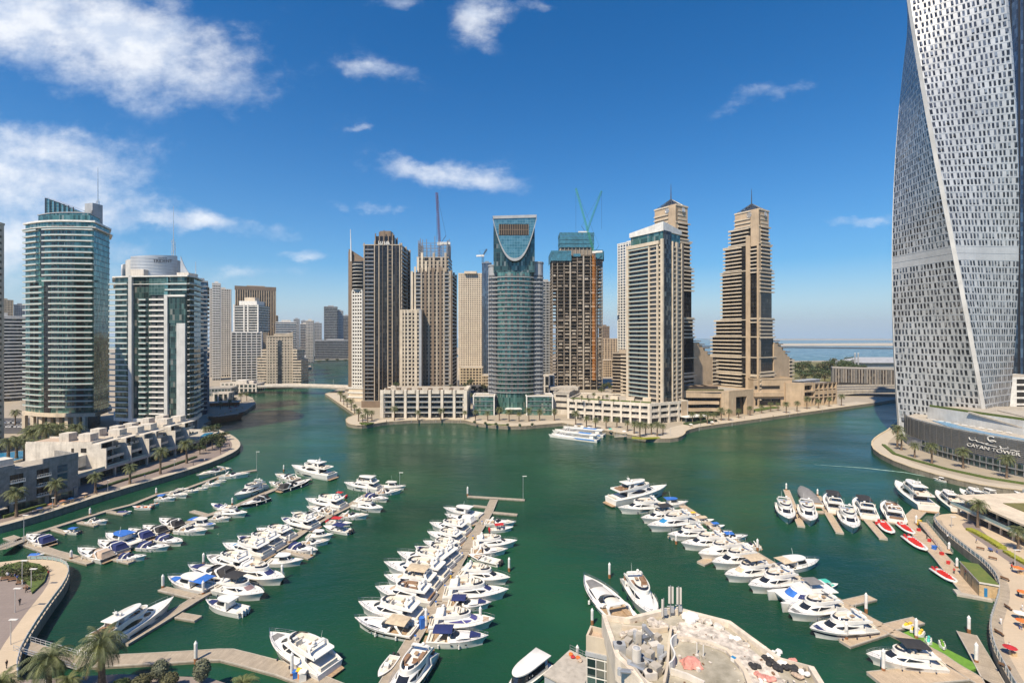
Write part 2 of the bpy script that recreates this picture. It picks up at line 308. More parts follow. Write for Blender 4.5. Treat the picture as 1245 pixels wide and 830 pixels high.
mat('pool_water', (.03, .22, .42), .08, spec=.6);mat('wood_brown', (.20, .11, .06), .7, var=.25, vs=2);mat('wood_pale', (.52, .37, .20), .7, var=.15, vs=1.5);mat('terracotta', (.36, .14, .07), .8, var=.2);mat('car_white', (.75, .75, .75), .3, coat=.4);mat('car_dark', (.05, .05, .06), .3, coat=.4);mat('car_silver', (.4, .4, .42), .3, metal=.4, coat=.4);mat('tyre', (.02, .02, .02), .9)
paving('promenade_pave', (.50, .40, .285), (.46, .37, .26), (.40, .32, .22));paving('plaza_pave', (.24, .195, .17), (.21, .17, .15), (.17, .14, .12), .8, .8);paving('road_pave', (.23, .185, .165), (.20, .16, .145), (.17, .14, .12), .6, .3)
paving('quay_pave', (.46, .40, .31), (.42, .36, .28), (.34, .29, .22), 1.5, 1.5)
planks('pier_planks', (.40, .335, .255), (.28, .235, .18), .22);planks('pier_planks_warm', (.50, .39, .27), (.38, .29, .20), .22)
paving('land_mix', (.34, .29, .22), (.30, .26, .20), (.25, .22, .17), 9, 7, .2)
mat('sand', (.46, .40, .31), .95, vs=.01, var=.15)
glass('glass_teal', [((.09, .21, .18), 4), ((.045, .11, .095), 3), ((.16, .29, .25), 2), ((.30, .33, .27), 1)], 1.6, 4.0, .5, .1)
glass('glass_dark', [((.05, .06, .07), 5), ((.025, .03, .035), 4), ((.11, .12, .12), 2), ((.25, .23, .19), 1)], 1.5, 3.6, .45, .1)
glass('glass_green', [((.05, .10, .095), 5), ((.025, .05, .05), 3), ((.10, .17, .155), 2), ((.24, .24, .21), 1)], 1.6, 3.7, .5, .1)
glass('glass_blue', [((.06, .11, .17), 5), ((.035, .065, .11), 3), ((.13, .2, .27), 2)], 1.6, 3.8, .6, .1)
glass('glass_brown', [((.045, .035, .03), 5), ((.025, .02, .02), 4), ((.10, .08, .06), 2), ((.22, .18, .13), 1)], 1.5, 3.5, .3, .12)
glass('glass_black', [((.022, .022, .024), 6), ((.012, .012, .014), 4), ((.06, .055, .05), 1)], 1.5, 3.5, .35, .1)
glass('glass_smooth', [((.16, .32, .31), 3), ((.12, .26, .26), 3), ((.20, .36, .35), 2)], 2.2, 2.2, .7, .08, line=(.25, .35, .35))
glass('shop_glass', [((.03, .05, .05), 5), ((.06, .11, .11), 3), ((.2, .18, .13), 1)], 1.2, 3, .4, .08)
glass('room_glass', [((.05, .055, .06), 5), ((.025, .028, .03), 4), ((.20, .19, .17), 2), ((.35, .32, .27), 1)], 1.2, 3.5, .3, .12)
# ---------------------------------------------------------------- water
wm=bpy.data.materials.new('marina_water');wm.use_nodes=True;t=wm.node_tree;b=t.nodes['Principled BSDF']
c=N('ShaderNodeTexCoord', t)
n=N('ShaderNodeTexNoise', t);n.inputs['Scale'].default_value=.012;n.inputs['Detail'].default_value=3;LK(c.outputs['Object'], n.inputs['Vector'], t)
r=N('ShaderNodeValToRGB', t);LK(n.outputs['Fac'], r.inputs[0], t);r.color_ramp.elements[0].position=.35;r.color_ramp.elements[1].position=.68
r.color_ramp.elements[0].color=(.006, .038, .022, 1);r.color_ramp.elements[1].color=(.016, .078, .036, 1)
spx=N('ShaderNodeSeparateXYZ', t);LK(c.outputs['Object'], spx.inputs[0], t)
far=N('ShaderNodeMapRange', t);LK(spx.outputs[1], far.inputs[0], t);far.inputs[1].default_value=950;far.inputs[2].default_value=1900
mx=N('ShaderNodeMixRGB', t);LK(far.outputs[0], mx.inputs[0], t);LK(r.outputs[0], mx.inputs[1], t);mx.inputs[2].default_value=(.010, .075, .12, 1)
LK(mx.outputs[0], b.inputs['Base Color'], t);b.inputs['Specular IOR Level'].default_value=.28
wp=N('ShaderNodeTexNoise', t);wp.inputs['Scale'].default_value=.022;wp.inputs['Detail'].default_value=4;wp.inputs['Roughness'].default_value=.6;wpm=N('ShaderNodeMapping', t);wpm.inputs['Scale'].default_value=(1, 2.6, 1);wpm.inputs['Rotation'].default_value=(0, 0, .5);LK(c.outputs['Object'], wpm.inputs[0], t);LK(wpm.outputs[0], wp.inputs['Vector'], t)
wr=N('ShaderNodeMapRange', t);LK(wp.outputs['Fac'], wr.inputs[0], t);wr.inputs[1].default_value=.38;wr.inputs[2].default_value=.64;wr.inputs[3].default_value=.06;wr.inputs[4].default_value=.24;LK(wr.outputs[0], b.inputs['Roughness'], t)
ws=N('ShaderNodeMapRange', t);LK(wp.outputs['Fac'], ws.inputs[0], t);ws.inputs[1].default_value=.38;ws.inputs[2].default_value=.64;ws.inputs[3].default_value=.35;ws.inputs[4].default_value=.85;b.inputs['IOR'].default_value=1.33
h=None
for sc, w, an in((.9, .5, 0.4), (2.3, .22, -.5), (.16, 1.1, .2)):
 mp=N('ShaderNodeMapping', t);mp.inputs['Rotation'].default_value=(0, 0, an);mp.inputs['Scale'].default_value=(sc, sc*1.8, sc);LK(c.outputs['Object'], mp.inputs[0], t)
 nn=N('ShaderNodeTexNoise', t);nn.inputs['Scale'].default_value=1;nn.inputs['Detail'].default_value=3;LK(mp.outputs[0], nn.inputs['Vector'], t)
 x=math_n('MULTIPLY', nn.outputs['Fac'], w, t);h=x if h is None else math_n('ADD', h, x, t)
bp=N('ShaderNodeBump', t);LK(ws.outputs[0], bp.inputs['Strength'], t);bp.inputs['Distance'].default_value=.4;LK(h, bp.inputs['Height'], t);LK(bp.outputs[0], b.inputs['Normal'], t)
M['water']=wm
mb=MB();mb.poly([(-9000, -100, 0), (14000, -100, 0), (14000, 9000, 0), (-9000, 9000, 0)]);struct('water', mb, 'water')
# ---------------------------------------------------------------- land
QZ=2.4
def land(name, pts, mats=('quay_stone', 'land_mix'), z=QZ):
 mb=MB();mb.prism(pts, -3, z, 0, top=1);return struct(name, mb, list(mats))
def gp(l, z=0.0):return[tuple(G(x, y, z)[:2])for x, y in l]
def smooth_line(p, k=2):
 for _ in range(k):
  q=[p[0]]
  for a, b in zip(p, p[1:]):q+=[(a[0]*.75+b[0]*.25, a[1]*.75+b[1]*.25), (a[0]*.25+b[0]*.75, a[1]*.25+b[1]*.75)]
  p=q+[p[-1]]
 return p
def ribbon(mb, line, w, z, mi=0, side=1, z2=None, uv=True):
 """a strip of width w beside a line (left of travel when side is 1)"""
 L=[Vector(p[:2])for p in line];ns=[]
 for i in range(len(L)):
  d=(L[min(i+1, len(L)-1)]-L[max(i-1, 0)]).normalized();ns.append(Vector((-d.y, d.x))*side)
 s=0
 for i in range(len(L)-1):
  a, b=L[i], L[i+1];c2, d2=b+ns[i+1]*w, a+ns[i]*w;l=(b-a).length
  mb.poly([(a.x, a.y, z), (b.x, b.y, z), (c2.x, c2.y, z), (d2.x, d2.y, z)], mi, [(s, 0), (s+l, 0), (s+l, w), (s, w)]);s+=l
 return[tuple(p+n_*w)for p, n_ in zip(L, ns)]
def wall_along(mb, line, w, z0, z1, mi=0, side=1):
 L=[Vector(p[:2])for p in line];ns=[]
 for i in range(len(L)):
  d=(L[min(i+1, len(L)-1)]-L[max(i-1, 0)]).normalized();ns.append(Vector((-d.y, d.x))*side)
 rings=[[(p.x, p.y, z0), (p.x, p.y, z1), ((p+q*w).x, (p+q*w).y, z1), ((p+q*w).x, (p+q*w).y, z0)]for p, q in zip(L, ns)]
 mb.loft(rings, mi)
LEFT_EDGE=smooth_line(gp([(-60, 653), (0, 640.5), (60, 623), (130, 600), (200, 580), (250, 565), (283, 551), (293, 543), (291, 535), (279, 527), (262, 521)], 2.4))
left=LEFT_EDGE+gp([(247, 519), (258, 514), (298, 503), (311, 493.5), (307, 486), (294, 481), (287, 472), (320, 467.5), (334, 461.5), (329, 457.5), (336, 451), (361, 450.5), (379, 448.5), (377, 444.5), (356, 443), (363, 441.5)])+[(-900, 2600), (-2600, 2600), (-2600, 900), (-700, 120), (-260, 120)]
land('left_bank_ground', left)
CENTRE_EDGE=gp([(395, 481), (432, 507.5)])+smooth_line(gp([(432, 507.5), (420, 512), (421, 518), (431, 521), (443, 521), (480, 515), (561, 513.5), (578, 518), (600, 521), (631, 522.5), (665, 519.5), (684, 518)]), 1)+smooth_line(gp([(684, 518), (738, 528), (768, 533), (792, 538), (822, 537.5), (833, 532.5), (834, 527.5), (850, 523)]), 1)+gp([(910, 514.5), (1060, 493)])
land('centre_ground', CENTRE_EDGE+[(560, 600), (900, 900), (900, 1250), (400, 1180), (-40, 1900), (-200, 1300), (-328, 1010), (-211, 645)])
land('far_bank_ground', [(-1200, 1500), (-560, 1330), (-400, 1360), (200, 2100), (-900, 3000)])
RIGHT_EDGE=smooth_line(gp([(1100, 503), (1083, 522), (1064, 533), (1058, 541), (1063, 551), (1094, 567), (1152, 584), (1203, 595), (1265, 602)], 1.2), 1)
land('right_bank_ground', RIGHT_EDGE+[(420, 190), (900, 300), (900, 560), (420, 470)])
PROM=smooth_line(gp([(1310, 631), (1245, 629), (1174, 624), (1149, 624), (1137, 627), (1134, 632), (1146, 646), (1174, 668), (1196, 684.5), (1211, 703), (1214, 719), (1208, 738), (1201.5, 757), (1205, 784), (1218, 810), (1232, 835), (1262, 880)], 2.4), 1)
land('promenade_ground', PROM+[(96, 60), (260, 60), (330, 150)], ('quay_stone', 'promenade_pave'))
PLAZA=smooth_line(gp([(40, 940), (24, 835), (23, 800), (40, 768), (62, 735), (81, 710), (86.5, 694), (80, 684), (60, 679.5), (30, 679.5), (0, 683), (-60, 689)], 2.4), 1)
land('plaza_ground', PLAZA+[(-260, 150), (-260, 60), (-90, 60)], ('quay_stone', 'plaza_pave'))
land('corner_ground', [(-97, 92), (-76, 94), (-58, 93), (-46, 88.5), (-24, 84), (-24, 60), (-97, 60)], ('quay_stone', 'plaza_pave'))
land('island_ground', [(-5, 30), (26, 30), (40, 44), (30, 62), (10, 66), (-5, 58)], ('quay_stone', 'concrete_light'))
def strip(name, line, w, z, m, side=1, inset=0):
 mb=MB()
 if inset:line=ribbon(MB(), line, inset, z, 0, side)
 ribbon(mb, line, w, z, 0, side);return struct(name, mb, m)
def kerb(name, line, side, m='concrete_light', w=.6, h=.22):
 mb=MB();wall_along(mb, line, w, QZ-.5, QZ+h, 0, side);return struct(name, mb, m)
strip('left_promenade', LEFT_EDGE, 4.2, QZ+.012, 'quay_pave', 1);strip('left_walkway', LEFT_EDGE, 6.5, QZ+.008, 'road_pave', 1, 4.1);strip('left_terrace_paving', LEFT_EDGE, 16, QZ+.004, 'plaza_pave', 1, 10.4)
kerb('left_quay_kerb', LEFT_EDGE, 1)
strip('centre_promenade', CENTRE_EDGE, 13, QZ+.012, 'quay_pave', 1);kerb('centre_quay_kerb', CENTRE_EDGE, 1, 'sand_stone')
strip('right_promenade', RIGHT_EDGE, 8, QZ+.012, 'quay_pave', 1);kerb('right_quay_kerb', RIGHT_EDGE, 1, 'sand_stone', .8, .3)
strip('promenade_road', PROM[6:], 4.5, QZ+.012, 'road_pave', 1, 7.5)
strip('plaza_walk', PLAZA, 4.0, QZ+.012, 'promenade_pave', 1)
def isl(name, pts, z, m):mb=MB();mb.prism(pts, -2, z, 0);struct(name, mb, m)
isl('sand_island', [(1500, 3000), (3600, 3000), (9000, 4400), (9000, 5600), (2400, 3700), (1500, 3500)], 3, 'sand')
mat('dark_rock', (.05, .05, .05), .9)
isl('causeway', [(900, 2900), (2600, 1950), (2620, 1980), (930, 2960)], 4, 'dark_rock')
isl('scrub_ground', [(300, 620), (620, 640), (900, 930), (900, 1200), (420, 1150)], 2.46, 'dry_grass')
isl('far_sand', [(3000, 6400), (12000, 6400), (12000, 7600), (3000, 7600)], 3, 'sand')
isl('beach', [(980, 1250), (2600, 1500), (2600, 1800), (1700, 1650), (1150, 1400)], 2.0, 'dry_grass')
# ---------------------------------------------------------------- tower building helpers
BLDG='building'
def bld(name, label, c, z=QZ, group=None, cat='tower'):return thing(name, label, cat, (c[0], c[1], z), group)
def centre(pl):return(sum(p[0]for p in pl)/len(pl), sum(p[1]for p in pl)/len(pl))
def body(r, pl, z0, z1, m, name='glass_wall', top='gravel_roof', smooth=None):
 mb=MB();mb.prism(pl, z0, z1, 0, top=1);return mb.build(name, [m, top], r, smooth, uvm=True)
def bands(r, items, zs, m, name='floor_slab', mats=None):
 """items: (edge, s0, s1, d0, d1, dz0, dz1[, mat]) - one mesh for a floor, repeated on every floor"""
 grp=[]
 for it in items:
  ends=[it[0].at(it[1]*it[0].L, 0), it[0].at(it[2]*it[0].L, 0)];hit=[]
  for g_ in grp:
   for e, i2, _ in g_:
    if i2[0]is it[0]and i2[1]<it[2]+.01 and it[1]<i2[2]+.01 or min((a-b_).length for a in e for b_ in ends)<1.6:hit.append(g_);break
  new=[(ends, it, 0)]
  for g_ in hit:new+=g_;grp.remove(g_)
  grp.append(new)
 for g_ in grp:
  mb=MB()
  for _, it, _ in sorted(g_, key=lambda x:x[1][1]):mb.ebox(it[0], it[1]*it[0].L, it[2]*it[0].L, it[3], it[4], it[5], it[6], it[7]if len(it)>7 else 0)
  key='n '+name;n=r.get(key, 0);keep=zs[:max(0, 100-n)];rest=zs[len(keep):];r[key]=n+len(keep)
  if keep:stack(r, name, mb, mats or m, keep)
  if rest:
   k=(r.name, name, str(mats or m));big=RESTS.setdefault(k, (r, name, mats or m, MB()))[3]
   for z in rest:
    i=len(big.v);big.v+=[(p[0], p[1], p[2]+z)for p in mb.v];big.f+=[[i+q for q in f]for f in mb.f];big.m+=mb.m
RESTS={}
def flush_rests():
 for r, name, m, mb in RESTS.values():tag(mb.build(name, m, r, uvm=True), kind='stuff')
def pier(r, E, s, w, d, z0, z1, m, name='pier', d0=-.1):
 mb=MB();c=s*E.L;mb.ebox(E, c-w/2, c+w/2, d0, d, z0, z1);return mb.build(name, m, r)
def piers(r, E, ss, w, d, z0, z1, m, name='pier'):
 for s in ss:pier(r, E, s, w, d, z0, z1, m, name)
def panel(r, E, s0, s1, z0, z1, d, m, name='wall_panel', d0=-.2, uvm=False):
 mb=MB();mb.ebox(E, s0*E.L, s1*E.L, d0, d, z0, z1);return mb.build(name, m, r, uvm=uvm)
def loops(r, pl, zs, out, h, m, name='floor_slab', inn=.3, dz=0):
 mb=MB();mb.ringwall(offset(pl, out), offset(pl, -inn), dz, dz+h);return stack(r, name, mb, m, zs)
def roofbox(r, c, w, d, z0, z1, m='white_render', rot=0, name='plant_room'):
 mb=MB();mb.obox((c[0], c[1], z0), w, d, z1-z0, rot);return mb.build(name, m, r)
def mast(r, x, y, z0, z1, rr=.5, m='light_metal', lattice=0, name='mast'):
 mb=MB()
 if lattice:
  zl=z0+(z1-z0)*lattice
  for a, b in((-1, -1), (1, -1), (1, 1), (-1, 1)):mb.tube((x+a, y+b, z0), (x+a*.6, y+b*.6, zl), .18)
  k=0;z=z0
  while z<zl:
   a, b, c_, d_=[(-1, -1), (1, -1), (1, 1), (-1, 1)][k%4]+[(1, -1), (1, 1), (-1, 1), (-1, -1)][k%4]
   mb.tube((x+a, y+b, z), (x+c_, y+d_, z+2), .12);z+=2;k+=1
 mb.tube((x, y, z0), (x, y, z1), rr, rr*.4);return mb.build(name, m, r)
def windows(r, quads, m='room_glass', name='window'):
 """window panes as shallow boxes: the hundred largest in view as parts, the others as one"""
 def size(q):
  p=[(CX+F*v.x/max(1, v.y), HY-F*(v.z-H)/max(1, v.y))for v in q]
  if p[0][0]<-5 or p[0][0]>1250 or p[0][1]<-5:return 0
  return abs((p[2][0]-p[0][0])*(p[2][1]-p[0][1]))
 quads=sorted(quads, key=size, reverse=True)
 for k, q in enumerate(quads[:100]):
  mb=MB();win(mb, q);mb.build(name, m, r, uvm=True)
 if quads[100:]:
  mb=MB()
  for q in quads[100:]:win(mb, q)
  tag(mb.build(name, m, r, uvm=True), kind='stuff')
def win(mb, q):
 n_=(q[1]-q[0]).cross(q[3]-q[0]).normalized()*.12
 mb.hexa([p-n_ for p in q], [p+n_*.4 for p in q])
def win_grid(E, n, zs, w, h, s0=0, s1=1, d=0):
 out=[]
 for z in zs:
  for k in range(n):
   c=(s0+(s1-s0)*(k+.5)/n)*E.L
   out.append([E.at(c-w/2, d, z), E.at(c+w/2, d, z), E.at(c+w/2, d, z+h), E.at(c-w/2, d, z+h)])
 return out
def text_part(r, body_, size, loc, rot, m, name='lettering', ext=.15, width=None):
 cu=bpy.data.curves.new(name, 'FONT');cu.body=body_;cu.size=size;cu.extrude=ext;cu.align_x='CENTER'
 o=bpy.data.objects.new(name, cu);COL.objects.link(o)
 bpy.context.view_layer.update();dg=bpy.context.evaluated_depsgraph_get();me=bpy.data.meshes.new_from_object(o.evaluated_get(dg));bpy.data.objects.remove(o)
 if width:
  w=max(v.co.x for v in me.vertices)-min(v.co.x for v in me.vertices);k=width/w
  for v in me.vertices:v.co.x*=k
 me.materials.clear();me.materials.append(M[m])
 ob=link(name, me, r);off=Vector(r['_o'])if r is not None and '_o' in r else Vector((0, 0, 0));ob.location=Vector(loc)-off;ob.rotation_euler=rot;return ob
Y0=345
def tower_teal():
 a, b2=P(31, Y0), P(114, Y0-8);c3=P(133, Y0+16)
 front=[Vector(a), Vector(b2)];E0=Edge(a, b2)
 pl=[tuple((E0.at(E0.L*k/10, 5.5*sin(pi*k/10)))[:2])for k in range(11)]+[(c3[0], c3[1]), (c3[0]-13.5, c3[1]+15), (a[0]+3, a[1]+30)]
 r=bld('curved_tower', 'tall teal glass tower with curved balconies and a slanted glass crown at far left', centre(pl))
 zt=146;body(r, pl, 14, zt, 'glass_teal');ed=edges(pl)
 zs=frange(18, 141, 3.95)
 lo=[z for z in zs if z<104];hi=[z for z in zs if z>=104]
 seg=lambda ks, d:[(ed[k], -.02, 1.02, -.2, d, 0, .42)for k in ks]+[(ed[k], -.02, 1.02, d-.14, d, .42, 1.05, 1)for k in ks]
 bands(r, seg((0, 1, 2, 3, 5, 6, 7, 8, 9), 1.7), lo, None, 'balcony', ['white_paint', 'glass_smooth'])
 bands(r, seg((0, 1, 2, 4, 5, 6, 7, 8, 9), 1.7), hi, None, 'balcony', ['white_paint', 'glass_smooth'])
 panel(r, ed[4], .0, 1, 14, 106, .25, 'glass_black', 'recess', uvm=True);panel(r, ed[3], .35, 1, 108, 141, .2, 'glass_black', 'recess', uvm=True)
 for k, m in((1, 'dark_interior'), (2, 'dark_interior'), (8, 'dark_interior')):
  bands(r, [(ed[k], .15, .95, -.1, .12, 1.1, 3.3)], lo, m, 'balcony_door')
 for k in(5, 6, 7):bands(r, [(ed[k], .1, .5, -.1, .12, 1.0, 3.3), (ed[k], .62, .9, -.1, .12, 1.0, 3.3)], zs, 'room_glass', 'balcony_door')
 loops(r, pl, [zt], 1.2, 1.1, 'white_paint', 'cornice');loops(r, pl, [142], 1.9, .5, 'white_paint', 'cornice')
 up=offset(pl, -5.5);body(r, up, zt, zt+7.5, 'glass_teal', 'upper_storey');loops(r, up, [zt+7.5], .5, .6, 'grey_panel', 'cornice')
 q=[P(56, Y0+10), P(90, Y0+8), P(104, Y0+16), P(58, Y0+22)];x0, x1=q[0][0], q[2][0]
 mb=MB();mb.prism(q, zt+8.5, 160, 0, z1f=lambda p:ZA(241, Y0+10)-(p[0]-x0)/(x1-x0)*9.5);mb.build('glass_crown', 'glass_smooth', r, uvm=True)
 mb=MB()
 for k in range(7):
  f_=k/6;x=x0+(XA(90, Y0+8)-x0)*f_;mb.box(x-.2, x+.2, Y0+9.2-2*f_, Y0+9.7-2*f_, zt+8.5, ZA(241, Y0+10)-f_*7.2)
 mb.box(x0-1.5, XA(90, Y0), Y0+7.2, Y0+8.0, zt+7.9, zt+8.9);mb.build('crown_frame', 'dark_frame', r)
 mb=MB();zz=ZA(240, Y0+10);mb.hexa([(x0-1.6, Y0+8.5, zz+.2), (x1+.5, Y0+14, zz-9.2), (x1+.5, Y0+16.5, zz-9.2), (x0-1.6, Y0+24, zz+.2)], [(x0-1.6, Y0+8.5, zz+.7), (x1+.5, Y0+14, zz-8.7), (x1+.5, Y0+16.5, zz-8.7), (x0-1.6, Y0+24, zz+.7)]);mb.build('crown_roof', 'light_metal', r)
 mb=MB();mb.prism(quadp(103, Y0+14, 112.5, Y0+12, 7), zt, ZA(247, Y0+15), 0, z1f=lambda p:ZA(248, Y0+15)+(1.2 if p[0]>XA(108, Y0)else 0));mb.build('service_core', 'grey_panel', r);text_part(r, 'TRIDENT', 1.7, (XA(111, Y0+12), Y0+11.6, zt+10), (radians(90), radians(90), 0), 'dark_frame')
 mb=MB();E=Edge(P(77, Y0+2), P(112, Y0+4));mb.ebox(E, 0, E.L, -3, 0, zt+.5, zt+6);mb.build('screen_wall', 'white_paint', r)
 mast(r, *P(119, Y0+18), zt+4, ZA(204, Y0+18), .5, lattice=.42)
 bands(r, [(ed[10], 0, 1, -.2, .3, 0, .3), (ed[11], 0, 1, -.2, .3, 0, .3)], zs, 'steel_grey', 'floor_band')
 E=ed[9];mb=MB();mb.prism(offset(pl, 1.5), 11.5, 14, 0);mb.build('transfer_slab', 'cream_stone', r)
 for k in range(8):mb=MB();p=E0.at(E0.L*(k+.5)/8, 3);mb.obox((p.x, p.y, QZ), 2.2, 2.2, 9.2);mb.build('column', 'cream_stone', r)
 mb=MB();mb.prism(offset(pl, -5), QZ, 11.6, 0);mb.build('lobby', 'shop_glass', r, uvm=True)
tower_teal()
def tower_trident():
 Y1=325
 pl=[P(140, Y1+4), P(158, Y1+1), P(160, Y1), P(227, Y1-3), P(236, Y1+4), P(244, Y1+22), P(236, Y1+32), P(140, Y1+30)]
 r=bld('sail_top_tower', 'white and green glass tower with a curved silver crown wall bearing its name', centre(pl))
 zt=ZA(337, Y1);body(r, pl, 12, zt, 'glass_green');ed=edges(pl);zs=frange(15, zt-4, 3.62);Ef=ed[2];L=Ef.L
 fx=lambda px:(XA(px, Y1-1.5)-Ef.a.x)/(Ef.b.x-Ef.a.x)
 bal=lambda E, a, b, d, h=.4:[(E, a, b, -.2, d, 0, h), (E, a, b, d-.12, d, h, 1.05, 1)]
 low=[z for z in zs if z<zt-12]
 bands(r, bal(ed[0], -.25, .98, 2.0), zs, None, 'balcony', ['white_paint', 'glass_smooth'])
 bands(r, bal(Ef, fx(169), fx(178), 1.4), low, None, 'balcony', ['white_paint', 'glass_smooth'])
 bands(r, bal(Ef, fx(182), fx(201), 1.1), low, None, 'balcony', ['white_paint', 'white_paint'])
 bands(r, bal(ed[3], .05, 1.0, 1.7)+bal(ed[4], -.02, 1.05, 1.7), zs, None, 'balcony', ['white_paint', 'glass_smooth'])
 bands(r, [(Ef, fx(160), fx(169), -.1, .12, 0, .25), (Ef, fx(178), fx(182), -.1, .12, 0, .25), (Ef, fx(206), fx(217), -.1, .12, 0, .2)], low, 'dark_frame', 'spandrel')
 bands(r, [(Ef, fx(184), fx(189), -.1, .1, .5, 3.2), (Ef, fx(192), fx(199), -.1, .1, .5, 3.2)], low, 'room_glass', 'balcony_door')
 piers(r, Ef, [.005], 2.4, 1.6, 10, zt+1, 'pale_panel');pier(r, Ef, fx(203.7), 2.4, 1.3, 10, zt-12, 'pale_panel')
 panel(r, Ef, fx(217.2), fx(228), 10, ZA(393, Y1), 1.0, 'pale_panel');panel(r, Ef, fx(205), fx(228), zt-13.2, zt-12, 1.2, 'white_paint', 'lintel')
 panel(r, Ef, fx(206), fx(228), ZA(393, Y1), zt-13.2, .5, 'glass_green', 'glass_bay', uvm=True)
 panel(r, Ef, fx(182), fx(206), zt-12, zt, .9, 'glass_smooth', 'glass_bay', uvm=True)
 bands(r, bal(Ef, fx(203), 1.03, 1.6), [zt-9, zt-5.2], None, 'balcony', ['white_paint', 'glass_smooth'])
 loops(r, pl, [zt], 1.6, .9, 'white_paint', 'cornice');loops(r, pl, [zt-5], 1.0, .4, 'white_paint', 'cornice')
 pc=Vector(P(185, Y1+24));rad=XA(217, Y1+10)-XA(185, Y1+10)
 o=[];i_=[]
 for k in range(21):
  a=pi+pi*k/20;o.append((pc.x+rad*cos(a), pc.y+rad*.9*sin(a), a));i_.append((pc.x+(rad-.7)*cos(a), pc.y+(rad*.9-.7)*sin(a)))
 hz=lambda k:ZA(314, Y1)+(ZA(304, Y1)-ZA(314, Y1))*(k/20)+(0 if 7<k else-3.5*max(0, min(1, (7-k)/3.))*(1 if k>3 else 0))
 for k0, k1 in((0, 5), (9, 21)):
  mb=MB();mb.loft([[(p[0], p[1], zt+.8), (p[0], p[1], hz(k)if k0 else hz(k)-.9*k), (q[0], q[1], hz(k)if k0 else hz(k)-.9*k), (q[0], q[1], zt+.8)]for k, (p, q)in list(enumerate(zip(o, i_)))[k0:k1]]);mb.build('crown_wall', 'silver_panel', r, 40)
 mb=MB();mb.prism(ell((pc.x+1, pc.y), rad-1.4, (rad-1.4)*.85, 24), zt, 100, z1f=lambda p:ZA(311, Y1)+(ZA(307, Y1)-ZA(311, Y1))*((p[0]-pc.x)/rad*.5+.5)-1.2);mb.build('crown_drum', 'pale_panel', r, 40)
 for z in frange(zt+3, hz(10)-1, 2.2):
  mb=MB();mb.loft([[(pc.x+(rad+e)*cos(a), pc.y+(rad+e)*.9*sin(a), zz)for zz, e in((z, 0), (z, .12), (z+.12, .12), (z+.12, 0))]for _, _, a in o[9:]]);mb.build('panel_joint', 'grey_metal', r)
 tx=P(189, Y1+2);text_part(r, 'TRIDENT', 3.0, (tx[0]+1, pc.y-rad*.9-.25, ZA(317, Y1)), (radians(90), 0, radians(3)), 'dark_frame', 'lettering', .15, 12.5)
 text_part(r, 'MARINA', 1.1, (tx[0]+1, pc.y-rad*.9-.25, ZA(312.4, Y1)), (radians(90), 0, radians(3)), 'dark_frame', 'lettering', .12, 6)
 roofbox(r, P(172, Y1+9), 9, 8, zt+.8, zt+6, 'white_render');roofbox(r, P(228, Y1+12), 8, 10, zt+.8, zt+4, 'white_render')
 mb=MB();e=[Vector((XA(217, Y1+12), Y1+14, 0))+Vector((k*.9, k*.25, 0))for k in range(12)]
 mb.loft([[(p.x, p.y, zt+.8), (p.x, p.y, zt+1.5+15*(1-k/11)**2.2), (p.x, p.y+.5, zt+1.5+15*(1-k/11)**2.2), (p.x, p.y+.5, zt+.8)]for k, p in enumerate(e)]);mb.build('crown_fin', 'silver_panel', r)
 mast(r, *P(211, Y1+22), zt+4, ZA(250, Y1+20), .45, lattice=.5);mast(r, *P(238, Y1+16), zt, ZA(318, Y1+16), .4)
 mb=MB();mb.prism(offset(pl, .8), 10, 12.2, 0);mb.build('transfer_slab', 'white_paint', r)
 for px, dy in((145, 6), (165, 3), (190, 2), (215, 0), (232, 3), (239, 16)):mb=MB();p=P(px, Y1+dy);mb.obox((p[0], p[1], QZ), 2, 2, 7.8);mb.build('column', 'grey_panel', r)
 mb=MB();mb.prism(offset(pl, -4), QZ, 10.2, 0);mb.build('lobby', 'shop_glass', r, uvm=True)
tower_trident()
